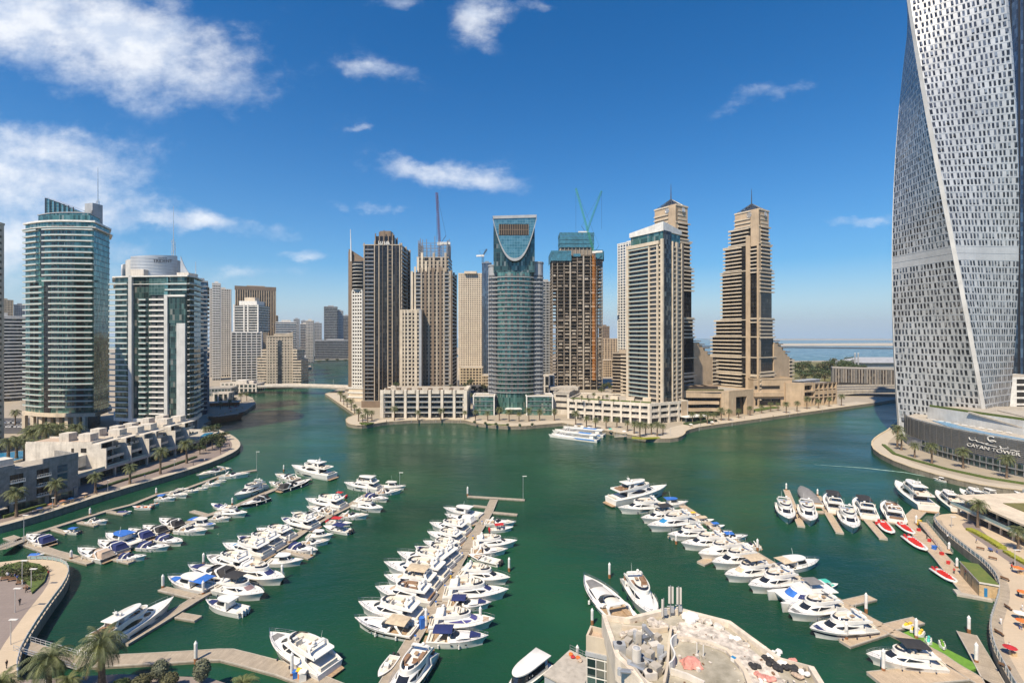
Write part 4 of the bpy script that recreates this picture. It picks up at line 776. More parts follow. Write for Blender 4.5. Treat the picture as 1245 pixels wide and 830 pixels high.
def curved_tower():
 Y=405;r=bld('shield_tower', 'curved teal glass tower with a shield-shaped glass crown above the far quay', P(627, Y+15));cx=XA(627, Y+18);cy=Y+18
 zs=frange(20, ZA(334, Y), 3.55);zt=ZA(331, Y)
 core=ell((cx, cy), 19.5, 16, 40, 0, .8);body(r, core, QZ, zt, 'glass_green', smooth=30)
 a0, a1=radians(240), radians(300);bow=[(cx+24*.62*sin(t)*1.25-2, cy-9-11.5*cos(t))for t in[radians(-46+92*k/12)for k in range(13)]]
 mb=MB();mb.prism(bow, QZ, zt);mb.build('bow_front', 'glass_teal', r, 30, True)
 b2=offset(bow, 1.1);mb=MB();mb.prism(b2, 0, .35, 0);
 for k in range(1, 12):pass
 mb.ringwall(b2[:], offset(bow, .95), .35, 1.05, 1);stack(r, 'balcony', mb, ['pale_panel', 'glass_teal'], zs)
 mb=MB();e=edges(bow)
 for k in(3, 5, 7, 9):mb.ebox(e[k], e[k].L*.1, e[k].L*.9, -.1, .1, 1.1, 3.0)
 stack(r, 'balcony_door', mb, 'glass_black', zs)
 for sg in(-1, 1):
  tcx=cx+sg*17.5;tc=ell((tcx, cy-3), 6.2, 9, 20, 0, .7);zt2=ZA(318 if sg>0 else 322, Y);body(r, tc, QZ, zt2, 'grey_panel', 'side_turret', smooth=30)
  ee=edges(tc);fr=[k for k in range(20)if ee[k].n.y<-.35]
  bands(r, [(ee[k], -.02, 1.02, -.1, 1.1, 0, .9)for k in fr[1 if sg>0 else 0:5 if sg<0 else None]], zs, 'grey_panel', 'balcony')
  bands(r, [(ee[k], .05, .95, -.1, .08, .95, 2.8)for k in fr], zs, 'glass_black', 'balcony_door')
  mb=MB();mb.prism(offset(tc, .5), zt2, zt2+1);mb.build('turret_cap', 'grey_panel', r)
 zc=ZA(265.5, Y);dr=quadp(600, Y+3, 650, Y+1, 26);dr=[dr[0], dr[1], (dr[1][0]+1.5, dr[1][1]+26), dr[3]]
 body(r, dr, zt, zc-2, 'glass_green', 'crown_drum');E=Edge(P(599, Y-3), P(652.5, Y-3));zb=ZA(316, Y)
 N_=24;sh=[(k/N_, zb+(zc-zb)*abs(2*k/N_-1)**2.3)for k in range(N_+1)]
 mb=MB();mb.loft([[E.at(E.L*s, .0, z), E.at(E.L*s, .0, zc+(1.6 if s>.5 else .4)*s), E.at(E.L*s, -.6, zc+(1.6 if s>.5 else .4)*s), E.at(E.L*s, -.6, z)]for s, z in sh]);mb.build('shield_glass', 'glass_smooth', r, uvm=True)
 mb=MB();mb.loft([[E.at(E.L*s, .7, z-1.4), E.at(E.L*s, .7, z+.9), E.at(E.L*s, -1.6, z+.9), E.at(E.L*s, -1.6, z-1.4)]for s, z in sh]);mb.loft([[E.at(E.L*s, .7, zc-1.2+s), E.at(E.L*s, .7, zc+1.2+s), E.at(E.L*s, -1.6, zc+1.2+s), E.at(E.L*s, -1.6, zc-1.2+s)]for s in(0, .5, 1)]);mb.build('shield_frame', 'grey_panel', r)
 zg0, zg1=ZA(287, Y), ZA(273.5, Y)
 panel(r, E, .14, .82, zg0, zg1, .2, 'dark_interior', 'louvre_opening', -.3)
 mb=MB()
 for k in range(14):s=.15+.66*k/13;mb.ebox(E, s*E.L-.25, s*E.L+.25, .1, .55, zg0+.3, zg1-.3)
 mb.ebox(E, .14*E.L, .82*E.L, .1, .5, (zg0+zg1)/2-.2, (zg0+zg1)/2+.2);mb.build('louvre', 'brown_panel', r)
 for s0, s1, m in((575.5, 601, 'glass_teal'), (640, 672, 'glass_teal')):
  q=quadp(s0, Y-8, s1, Y-8, 18);o=body(r, q, QZ, ZA(482, Y-8), m, 'wing');ee=edges(q)
  for z in(6.2, 10, 13.6):mb=MB();mb.ebox(ee[0], 0, ee[0].L, -.1, .4, z, z+.5);mb.build('wing_band', 'grey_metal', r)
  pier(r, ee[0], 0.01, .9, .8, QZ, ZA(481, Y-8), 'white_paint');pier(r, ee[0], .99, .9, .8, QZ, ZA(481, Y-8), 'white_paint');loops(r, q, [ZA(482, Y-8)], .6, .8, 'white_paint', 'roof_edge')
 mb=MB();p=bow[6];mb.prism([(p[0]-7, p[1]-5), (p[0]+7, p[1]-5), (p[0]+5, p[1]+3), (p[0]-5, p[1]+3)], QZ+4.5, QZ+5.2);mb.build('entrance_canopy', 'white_paint', r)
curved_tower()
plain_tower('grey_pink_tower', 'grey tower with white lines right behind the curved glass tower', 656, 620, 671.5, 620, 26, 343, 3.5, 'glass_dark', 'grey_panel', 'grid', 4, .3, .2)
small_block('white_shed_block', 'small white block with dark framed squares right behind the curved glass tower', 656, 520, 674, 520, 16, 22, 'white_render', 'glass_dark', 3, 9)
def unfinished_tower():
 Y=580;pl=quadp(671, Y, 733, Y, 34);r=bld('unfinished_tower', 'bare concrete tower under construction wrapped in blue mesh at its top', centre(pl));ed=edges(pl);E, S=ed[0], ed[3];zt=ZA(309, Y)
 core=offset(pl, -7);body(r, core, QZ, zt, 'concrete', 'core');zs=frange(QZ+4.1, zt+.1, 4.1)
 mb=MB();mb.prism(pl, 0, .38);stack(r, 'floor_slab', mb, 'concrete', zs)
 for s in(.01, .11, .24, .36, .5, .62, .76, .88, .99):pier(r, E, s, 1.6 if s in(.36, .62)else 1.0, .25 if s in(.36, .62)else-.3, QZ, zt-2, 'concrete_light' if s in(.36, .62)else 'concrete', 'column', -1.3)
 for s in(.05, .3, .6, .95):pier(r, S, s, 1.2, -.3, QZ, zt, 'concrete', 'column', -1.3);pier(r, ed[1], s, 1.2, -.3, QZ, zt, 'concrete', 'column', -1.3)
 random.seed(5)
 for z in zs[:-2]:
  for s0, s1 in((.02, .1), (.12, .23), (.25, .35), (.38, .49), (.51, .61), (.64, .75), (.77, .87), (.89, .98)):
   if R()<(.8 if z<90 else .35):w=(s1-s0);a=s0+w*U(0, .25);b5=s1-w*U(0, .35);bands(r, [(E, a, b5, -1.4, -1.15, .38, U(1.0, 3.4))], [z], 'concrete_light' if R()<.3 else 'concrete', 'infill_wall')
 panel(r, E, -.02, .38, zt-8, zt+2, 1.4, 'blue_mesh', 'mesh_screen', 1.2);panel(r, E, -.02, .38, zt+2, zt+4, 1.6, 'blue_mesh', 'mesh_screen', 1.2);panel(r, E, .82, 1.0, zt-6, zt+5, 1.4, 'blue_mesh', 'mesh_screen', 1.2);panel(r, S, -.05, 1.02, zt-9, zt+3, 1.4, 'blue_mesh', 'mesh_screen', 1.2);panel(r, ed[1], 0, 1, zt-8, zt+4, 1.4, 'blue_mesh', 'mesh_screen', 1.2)
 panel(r, E, .42, .56, zt-3, zt+.5, .6, 'blue_mesh', 'mesh_screen', .4)
 u=quadp(681, Y+5, 722, Y+5, 22);body(r, offset(u, -1.5), zt, ZA(287, Y), 'concrete', 'upper_core')
 for k in range(4):
  z0=zt+9+k*4.6;mb=MB();mb.ringwall(offset(u, .25*(k%2)+.2), offset(u, -.3), z0, z0+4.1);mb.build('mesh_screen', 'blue_mesh', r)
 mb=MB();ue=edges(u)
 for e in ue:
  for k in range(9):mb.ebox(e, e.L*k/9+.6, e.L*k/9+1.2, -.6, -.2, zt, zt+9)
 mb.build('upper_column', 'concrete_light', r)
 mb=MB()
 for k in range(6):
  for z in frange(QZ, ZA(330, Y), 4):a=ed[1].at(ed[1].L*k/6, .6, z);b5=ed[1].at(ed[1].L*(k+1)/6, 1.8, z);mb.tube(a, b5, .12, n=3)
 mb.build('scaffold', 'scaffold', r)
 return r
unfinished_tower()
Yk=573
crane('site_crane', 'orange and green tower crane in front of the unfinished tower, boom raised to the left', P(722, Yk), QZ+12, ZA(308, Yk), (XA(701, Yk), Yk+6, ZA(227, Yk)), 'crane_orange', 'crane_green')
crane('site_crane', 'green crane boom raised to the right above the unfinished tower roof', P(713, Yk+20), ZA(300, Yk+20), ZA(284, Yk+20), (XA(731.5, Yk+20), Yk+20, ZA(232, Yk+20)), 'crane_green', 'crane_green')
r, pl, ed, zt=plain_tower('slim_white_tower', 'slim white and blue glass tower left behind the cream balcony tower', 751, 620, 768, 600, 30, 296, 3.5, 'glass_blue', 'white_paint', 'grid', 5, .35, .3, .45)
plain_tower('dark_terrace_block', 'dark low block with terraces at the foot of the slim white tower', 745, 520, 764, 512, 24, 430, 3.5, 'glass_brown', 'beige_panel', 'balc')
def long_podium():
 A, B, C=P(690, 381), P(790, 355), P(836, 372);back=[(C[0]-14, C[1]+34), (A[0]+16, A[1]+40)]
 pl=[A, B, C]+back;zt=17.5;r=bld('garden_podium', 'long white three storey podium with a planted roof on the far quay', centre(pl), cat=BLDG);ed=edges(pl)
 body(r, offset(pl, -.8), QZ, zt-1, 'room_glass');fh=4.6
 for e, n in((ed[0], 9), (ed[1], 4)):
  bands(r, [(e, -.003, 1.003, -1, .25, -.9, .55)], [QZ+5.2, QZ+9.6, zt-.9], 'cream_white', 'spandrel')
  for k in range(n+1):w=1.5;pier(r, e, min(1-w/2/e.L, max(w/2/e.L, k/n)), w, .45, QZ, zt-.3, 'cream_white', d0=-1)
  bands(r, [(e, .02, .98, -.7, -.55, 1.0, 1.6)], [QZ+5, QZ+9.4], 'white_render', 'blind')
 pier(r, ed[1], .9, 6, .5, QZ, zt, 'tan_stone');loops(r, pl, [zt-.35], .3, .8, 'cream_white', 'parapet', .4)
 for k in range(8):s=k/8+.06;p=ed[0].at(ed[0].L*s, -9);mb=MB();mb.obox((p.x, p.y, zt-.9), 7, 2.2, 1.2, ed[0].rot);mb.build('planter', 'hedge', r)
 for k in range(5):p=ed[0].at(ed[0].L*(k/5+.12), -20);mb=MB();mb.obox((p.x, p.y, zt-.9), 6, 5, 2.6, ed[0].rot);mb.build('roof_room', 'cream_stone', r)
 return r
long_podium()
r=bld('site_hoarding', 'beige unfinished podium block beside the long white podium', P(680, 410), cat=BLDG);q=quadp(673, 402, 692, 398, 50);body(r, q, QZ, 20, 'pale_stone', 'wall');e=edges(q)
for z in(7, 12, 17):mb=MB();mb.ebox(e[0], 2, e[0].L-2, -.2, .2, z, z+1.6);mb.build('opening', 'dark_interior', r)
loops(r, q, [20], .3, .9, 'concrete_light', 'parapet');mb=MB();mb.obox((e[0].at(5, -20).x, 430, 20), 24, 20, 2.2);mb.build('site_deck', 'concrete_light', r)
def cream_tower():
 A, B, C=P(763, 396), P(807, 366), P(831, 386);pl=[A, B, C, (A[0]+C[0]-B[0], A[1]+C[1]-B[1])];r=bld('cream_tower', 'tall cream balcony tower with a sloped white roof band rising from the garden podium', centre(pl));ed=edges(pl);L_, R_=ed[0], ed[1]
 zt=140;body(r, pl, QZ, zt, 'glass_dark');zs=frange(19, zt-2, 3.42)
 bands(r, [(L_, .06, .62, -.2, 1.5, 0, .4), (L_, .06, .62, 1.36, 1.5, .4, 1.1, 1), (L_, .62, .84, -.2, .9, 0, .4), (L_, .62, .84, .78, .9, .4, 1.1), (L_, .86, .97, -.2, .5, 0, 1.2)], zs, None, 'balcony', ['cream_stone', 'glass_smooth'])
 for s, w, d, h in((.03, 2.2, 1.6, zt), (.63, 1.2, 1.25, zt-3), (.855, 1.4, 1.3, zt-2), (.975, 2.2, 1.5, zt+.5)):pier(r, L_, s, w, d, QZ, h, 'cream_stone')
 bands(r, [(L_, .12, .3, -.1, .1, 1.1, 2.9), (L_, .38, .56, -.1, .1, 1.1, 2.9), (L_, .68, .8, -.1, .1, 1.1, 2.9)], zs, 'room_glass', 'balcony_door')
 bands(r, [(R_, .4, .86, -.2, .7, 0, 1.0)], zs, 'cream_stone', 'spandrel')
 for s, w in((.41, 1.0), (.62, 2.4), (.87, 1.2)):pier(r, R_, s, w, .95, QZ, zt, 'cream_stone')
 panel(r, R_, .0, .36, QZ, zt+7, .3, 'glass_dark', 'glass_bay', uvm=True);panel(r, R_, .9, 1.0, QZ, zt, .4, 'brown_panel', 'side_panel')
 mb=MB();mb.ebox(L_, 0, L_.L*.9, -1, 1.7, zt-3, zt-.4);mb.build('roof_beam', 'cream_stone', r);up=offset(pl, -2.0);body(r, up, zt, zt+7, 'glass_teal', 'penthouse')
 mb=MB();x=offset(pl, -1.0);mb.prism(x, zt+7, 156, 0, z1f=lambda p:150.5+3.5*(1 if p[0]>112 and p[1]<372 else 0));mb.build('roof_band', 'white_paint', r)
 body(r, offset(pl, 1.8), QZ, 16.2, 'cream_stone', 'base')
cream_tower()
# ================================================================ RIGHT: the pair of terraced hotel towers, their podiums, the bridge and the twisted tower
UX=Vector((.84, .545)).normalized();VX=Vector((UX.y, -UX.x))
def hotel_tower(name, label, cpx, Y):
 C=Vector(P(cpx, Y));r=bld(name, label, (C.x, C.y+15), group='pair of terraced hotel towers');base=QZ
 def quad(l, rr, back=34, sx=0, sv=0):
  c=C+UX*sx-VX*sv;A=c-VX*l;B=c+UX*rr
  return[tuple(A), tuple(c), tuple(B), tuple(A+UX*rr)]
 levels=[(base, 31, 54, 28), (31, 47, 52, 28), (47, 66, 50, 27), (66, 82, 46, 26), (82, 128, 39, 24), (128, 152, 36, 22), (152, 168, 30, 19), (168, 183, 24, 16)]
 fh=3.55
 for z0, z1, l, rr in levels:
  top=z1>=183
  q=quad(l, rr, sx=0 if z0<152 else 0, sv=0);body(r, offset(q, -1.2 if not top else 0), z0, z1, 'glass_black' if not top else 'tan_stone', 'core')
  ed=edges(q);L_, R_=ed[0], ed[1];zs=frange(z0+(.8 if z0>base else 6), z1-.8, fh);n0=1-17.0/l
  if z0<152:
   bands(r, [(L_, .0, 1-17.0/l, -2.4, .9, 0, 1.12), (ed[3], 0, .6, -2.4, .9, 0, 1.12)], zs, 'cream_stone', 'balcony')
  else:bands(r, [(L_, -.02, .66, -2.2, .8, 0, 1.12)], zs if not top else zs[:-1], 'cream_stone', 'balcony')
  loops(r, q, [z1-.4], .5, .9, 'cream_stone', 'parapet')
 Lf=Edge(C-VX*17, C);Rf=Edge(C, C+UX*24)
 panel(r, Lf, -.02, .26, 40, 158, -.3, 'glass_black', 'recess', -3, True);panel(r, Lf, .27, .52, base, 160, .9, 'tan_stone', 'pier_wall', -3);panel(r, Lf, .52, .90, base, 150, .1, 'glass_black', 'glass_bay', -3, True);panel(r, Lf, .9, 1.0, base, 152, .9, 'tan_stone', 'pier_wall', -3)
 bay=[z for z in frange(8, 150, fh)if z>122 or 78<z<84 or z<30];bands(r, [(Lf, .53, .9, -1, 1.3, 0, 1.15)], bay, 'cream_stone', 'balcony')
 panel(r, Lf, .55, 1.0, 150, 184, .8, 'tan_stone', 'pier_wall', -3)
 rb=[z for z in frange(8, 152, fh)if not(84<z<106 or 33<z<62)]
 bands(r, [(Rf, .03, 1.02, -2.2, .9, 0, 1.15)], [z for z in rb if z<128], 'cream_stone', 'balcony');bands(r, [(Rf, .12, .84, -2.2, .9, 0, 1.15)], [z for z in rb if z>=128], 'cream_stone', 'balcony')
 panel(r, Rf, .06, .96, 32, 63, -.9, 'glass_black', 'glass_bay', -2.6, True);panel(r, Rf, .06, .94, 84, 106.5, -.9, 'glass_black', 'glass_bay', -2.6, True)
 for z in frange(153, 180, fh):mb=MB();w=.72-(z-153)/27*.2;mb.ebox(Rf, .1*Rf.L, w*Rf.L, -3, .9 if z<168 else .3, z, z+1.4);mb.build('balcony', 'cream_stone', r)
 for k, (x0, x1, zt)in enumerate(((25, 33, 61), (33, 37, 58.5), (37, 41, 56), (41, 45, 53), (45, 49, 50), (49, 53, 47))):
  c0=C+UX*x0;c1=C+UX*x1;mb=MB();mb.prism([tuple(c0), tuple(c1), tuple(c1-VX*26), tuple(c0-VX*26)], base, zt);mb.build('stepped_wing', 'tan_stone', r)
 We=Edge(C+UX*53, C+UX*61);q=[tuple(We.a), tuple(We.b), tuple(Vector(We.b)-VX*24), tuple(Vector(We.a)-VX*24)];body(r, offset(q, -1), base, 45, 'glass_brown', 'wing_end');loops(r, q, frange(7, 46, fh), .4, 1.35, 'cream_stone', 'balcony')
 for k, (a, b6, zt)in enumerate(((26, 34, 63.5), (31, 40, 60.5), (38, 47, 57), (44, 53, 52.8))):mb=MB();e=Edge(C+UX*a, C+UX*b6);mb.ebox(e, 0, e.L, -6, .7, zt-1.6, zt-.9);mb.build('terrace_roof', 'brown_panel', r)
 e0=C-VX*54;q=[tuple(e0-VX*12), tuple(e0), tuple(e0+UX*24), tuple(e0-VX*12+UX*24)];body(r, offset(q, -1), base, 47, 'glass_black', 'left_wing');loops(r, q, frange(7, 47, fh), .6, 1.35, 'cream_stone', 'balcony')
 q=quad(24, 16);ce=centre(q);loops(r, q, [183], .3, 1.0, 'cream_stone', 'parapet')
 Ec=edges(q)
 for E, s in((Ec[0], .62), (Ec[1], .55)):
  mb=MB();
  for k in range(10):a=2*pi*k/10;a2=2*pi*(k+1)/10;mb.tube(E.at(s*E.L+2.1*cos(a), 1.0, 179.5+2.1*sin(a)), E.at(s*E.L+2.1*cos(a2), 1.0, 179.5+2.1*sin(a2)), .3, n=4)
  for k in(-.9, 0, .9):mb.tube(E.at(s*E.L+k, 1.0, 178.3), E.at(s*E.L+k, 1.0, 180.9), .28, n=4)
  mb.build('roof_emblem', 'light_metal', r)
 mb=MB();ap=(ce[0], ce[1], 192);q2=offset(q, -1)
 for i_ in range(4):
  a, b7=Vector((*q2[i_], 184)), Vector((*q2[(i_+1)%4], 184));mb.tube(a, ap, .4, n=4);mb.tube(a, b7, .4, n=4)
  for k in range(1, 5):p=a.lerp(b7, k/5);mb.tube(p, p.lerp(Vector(ap), .98), .22, n=3)
  for k in(.3, .6):mb.tube(a.lerp(Vector(ap), k), b7.lerp(Vector(ap), k), .22, n=3)
 mb.build('roof_pyramid', 'steel_grey', r);mb=MB();mb.loft([[(*p, 184.3)for p in offset(q, -2.5)], [(ap[0]+.3*sx, ap[1]+.3*sy, 190.6)for sx, sy in((-1, -1), (1, -1), (1, 1), (-1, 1))]]);mb.build('pyramid_glazing', 'glass_blue', r, uvm=True)
 mb=MB();mb.tube(ap, (ap[0], ap[1], 206), .55, .15);mb.build('needle', 'steel_grey', r)
 mb=MB();mb.prism(quad(58, 32, sx=-1), base, base+6);mb.build('base', 'tan_stone', r)
hotel_tower('terraced_hotel', 'tan terraced hotel tower with a pyramid top rising behind the cream balcony tower', 822, 430)
hotel_tower('terraced_hotel', 'tan terraced hotel tower with a pyramid top standing clear on the right', 923, 445)
def portal_block():
 A, B, C=P(829, 392), P(886, 390), P(916, 405);pl=[A, B, C, (C[0]-20, C[1]+34), (A[0]-4, A[1]+34)];zt=22.5
 r=bld('portal_block', 'tan stone block with a tall dark doorway and wavy planted terraces on the right quay', centre(pl), cat=BLDG);ed=edges(pl);E, S=ed[0], ed[1]
 body(r, offset(pl, -3), QZ, zt-2, 'glass_black', 'inner_wall')
 for z0, z1, s1 in((QZ+4, QZ+6.4, .84), (QZ+9.6, QZ+12, .80), (QZ+15, zt, .98)):
  mb=MB();pts=[E.at(E.L*s1*k/14, 1.5*sin(k/14*2*pi)*(1 if z0<15 else .2)-.3)for k in range(15)]
  mb.prism([tuple(p[:2])for p in pts]+[tuple(E.at(E.L*s1, -6)[:2]), tuple(E.at(0, -6)[:2])], z0, z1);mb.build('terrace', 'tan_stone', r)
 panel(r, E, .84, 1.0, QZ, zt, .2, 'tan_stone', 'wall', -4);panel(r, S, 0, .28, QZ, zt, .2, 'tan_stone', 'wall', -6);panel(r, S, .72, 1, QZ, zt, .2, 'tan_stone', 'wall', -6);panel(r, S, .27, .73, zt-5, zt, .2, 'tan_stone', 'lintel', -6)
 panel(r, S, .28, .72, QZ, zt-5, -5, 'dark_interior', 'doorway', -5.5);panel(r, S, .1, .17, QZ+3, zt-6, .24, 'sand_stone', 'pilaster')
 mb=MB();mb.prism(offset(pl, -.4), zt-1, zt-.6);mb.build('roof', 'gravel_roof', r);loops(r, pl, [zt-.6], .22, 1.1, 'tan_stone', 'parapet', .5)
 for k in range(7):p=E.at(E.L*(k+.5)/7.5, -5, zt-.6);mb=MB();mb.obox(p, 5, 2.5, 1.8, E.rot);mb.build('planter', 'leaf_olive', r)
 for k in range(3):p=E.at(E.L*(.25+k*.24), -14, zt-.6);mb=MB();mb.obox(p, 10, 9, 3.2, E.rot);mb.obox((p[0], p[1], zt+2.8), 12.5, 11, .4, E.rot);mb.build('roof_pavilion', 'brown_panel', r)
portal_block()
def tan_podium():
 A, B=P(916, 445), P(963, 449);E=Edge(A, B);n=Vector((-E.n.x, -E.n.y));pl=[A, B, tuple(Vector(B)+n*30), tuple(Vector(A)+n*30)]
 r=bld('blank_podium', 'tan podium block with a long dark slot window below the right hotel tower', centre(pl), cat=BLDG);ed=edges(pl);body(r, pl, QZ, 27, 'tan_stone', 'wall')
 panel(r, ed[0], .03, .68, 18.2, 21.2, .05, 'dark_interior', 'slot_window');panel(r, ed[0], .0, .75, 11.5, 15.5, 2, 'tan_stone', 'ledge');panel(r, ed[0], .05, .7, QZ+1, 9, .1, 'glass_black', 'opening', uvm=True);loops(r, pl, [27], .3, 1.4, 'tan_stone', 'parapet')
 A, B, C=P(955, 447), P(978, 444), P(1017, 463);pl=[A, B, C, (C[0]-14, C[1]+26), (A[0]-2, A[1]+28)];zt=24
 r=bld('arcade_podium', 'tan terraced block with square columns and deep square openings beside the bridge', centre(pl), cat=BLDG);ed=edges(pl);E, S=ed[0], ed[1]
 body(r, offset(pl, -3), QZ, zt-2, 'glass_brown', 'inner_wall');panel(r, E, 0, 1, QZ, zt, .2, 'tan_stone', 'wall', -3);panel(r, E, .97, 1.0, QZ, zt, .3, 'tan_stone', 'wall', -3)
 bands(r, [(S, .02, .3, -3, .8, 0, 1.5)], [10, 15.5], 'tan_stone', 'balcony');panel(r, S, .24, .32, 14.5, zt, .3, 'tan_stone', 'pier_wall', -3);panel(r, S, .0, .3, 21.5, zt, .1, 'tan_stone', 'wall', -3)
 for k in range(6):
  s=.3+.7*k/5;pier(r, S, min(s, .985), 1.3, .5, QZ, zt-1, 'tan_stone', 'column', -3)
  if k<5:
   panel(r, S, s+.02, s+.1, 12.5, 16, .7, 'tan_stone', 'balcony', -.5);panel(r, S, s, s+.14, 9.6, 10.6, .3, 'tan_stone', 'beam', -3);panel(r, S, s, s+.14, zt-2.2, zt-1, .3, 'brown_panel', 'beam', -3);panel(r, S, s, s+.14, 17, 17.8, .2, 'tan_stone', 'beam', -3)
 for s in(.05, .12, .2):pier(r, S, s, 1.3, .4, QZ, 10.4, 'tan_stone', 'column', -3)
 mb=MB();mb.prism(offset(pl, -.5), zt-2, zt-1.7);mb.build('roof', 'gravel_roof', r)
 for k in range(4):p=E.at(E.L*.7, -8-0, zt-1.7)+Vector((UX.x, UX.y, 0))*(4+k*10);mb=MB();mb.obox(p, 8, 7, 2.6, S.rot);mb.obox((p[0], p[1], zt+.9), 9.5, 9, .35, S.rot);mb.build('roof_pavilion', 'grey_panel', r)
tan_podium()
r=thing('marquee', 'white flat-roofed marquee on the quay right of the garden podium', 'marquee', (P(847, 365)[0], 372, QZ));q=quadp(834, 362, 862, 370, 9)
mb=MB();mb.prism(q, QZ+3.6, QZ+4.1);mb.build('roof', 'canvas_white', r)
for p in offset(q, -.5):mb=MB();mb.obox((p[0], p[1], QZ), .3, .3, 3.6);mb.build('post', 'grey_metal', r)
mb=MB();mb.prism(offset(q, -1.5), QZ, QZ+2.6);mb.build('bar_counter', 'shop_glass', r, uvm=True)
def road_bridge():
 a, b8=Vector((345, 522)), Vector((500, 505));E=Edge(a, b8);r=thing('road_bridge', 'low pale concrete road bridge over the channel beside the twisted tower', 'bridge', (420, 520, 0))
 for k, (d, z)in enumerate(((0, 9.2), (-10, 10.6), (-22, 12.2))):
  mb=MB();L=[(E.L*j/16, z-3.2*(abs(j/16-.5)*2)**2*.6+.0)for j in range(17)]
  mb.loft([[E.at(s, d, q-.9), E.at(s, d, q+1.1), E.at(s, d-.4, q+1.1), E.at(s, d-.4, q-.9)]for s, q in L]);mb.build('parapet', 'concrete_light', r)
  if k<2:mb=MB();mb.loft([[E.at(s, d-.4, q-.8), E.at(s, d-.4, q), E.at(s, d-9.9, q+1.0), E.at(s, d-9.9, q-.6)]for s, q in L]);mb.build('deck', 'asphalt', r)
  if k==0:
   mb=MB();mb.loft([[E.at(s, d-.2, q-.9), E.at(s, d-.6, q-2.4-3*abs(2*s/E.L-1)**3), E.at(s, d-20, q-2.4-3*abs(2*s/E.L-1)**3), E.at(s, d-20, q-.9)]for s, q in L]);mb.build('girder', 'concrete_light', r)
 for s in(.06, .94):mb=MB();mb.ebox(E, s*E.L-3, s*E.L+3, -20, -1, -1, 6.4);mb.build('abutment', 'concrete_light', r)
road_bridge()
r, pl, ed=small_block('slatted_block', 'brown grey block clad in vertical slats behind the road bridge', 1012, 610, 1096, 575, 30, 24, 'louvre_grey', 'glass_brown', 20, 24)
for k in range(26):pier(r, ed[0], (k+.5)/26, 1.2, .45, QZ+6, QZ+23.5, 'slat_grey' if k%3 else 'louvre_grey', 'slat')
panel(r, ed[0], .1, .55, QZ+1, QZ+6.5, .6, 'dark_interior', 'opening')
r=bld('hangar', 'low wide pale metal-roofed hall behind the slatted block', P(1075, 800), cat=BLDG);q=quadp(1050, 800, 1130, 800, 70);mb=MB();mb.prism(q, QZ, 22);mb.build('wall', 'grey_panel', r);mb=MB();mb.loft([[(q[0][0]-4, q[0][1]-4, 22), (q[0][0]+12, q[0][1]+30, 30), (q[3][0], q[3][1], 22)], [(q[1][0], q[1][1]-4, 22), (q[1][0], q[1][1]+30, 30), (q[2][0], q[2][1], 22)]]);mb.build('roof', 'grey_panel', r)
for k, px in enumerate((1039.5, 1043.5)):
 r=thing('chimney_mast', ('left', 'right')[k]+' of the two tall grey poles behind the slatted block', 'mast', (XA(px, 700), 700, QZ));mb=MB();mb.tube((XA(px, 700), 700, QZ), (XA(px, 700), 700, ZA(430, 700)), .9, .8, 8);mb.build('shaft', 'grey_panel', r, 40);mb=MB();mb.tube((XA(px, 700), 700, ZA(430, 700)), (XA(px, 700), 700, ZA(429, 700)), 1.1, n=8);mb.build('cap', 'white_paint', r)
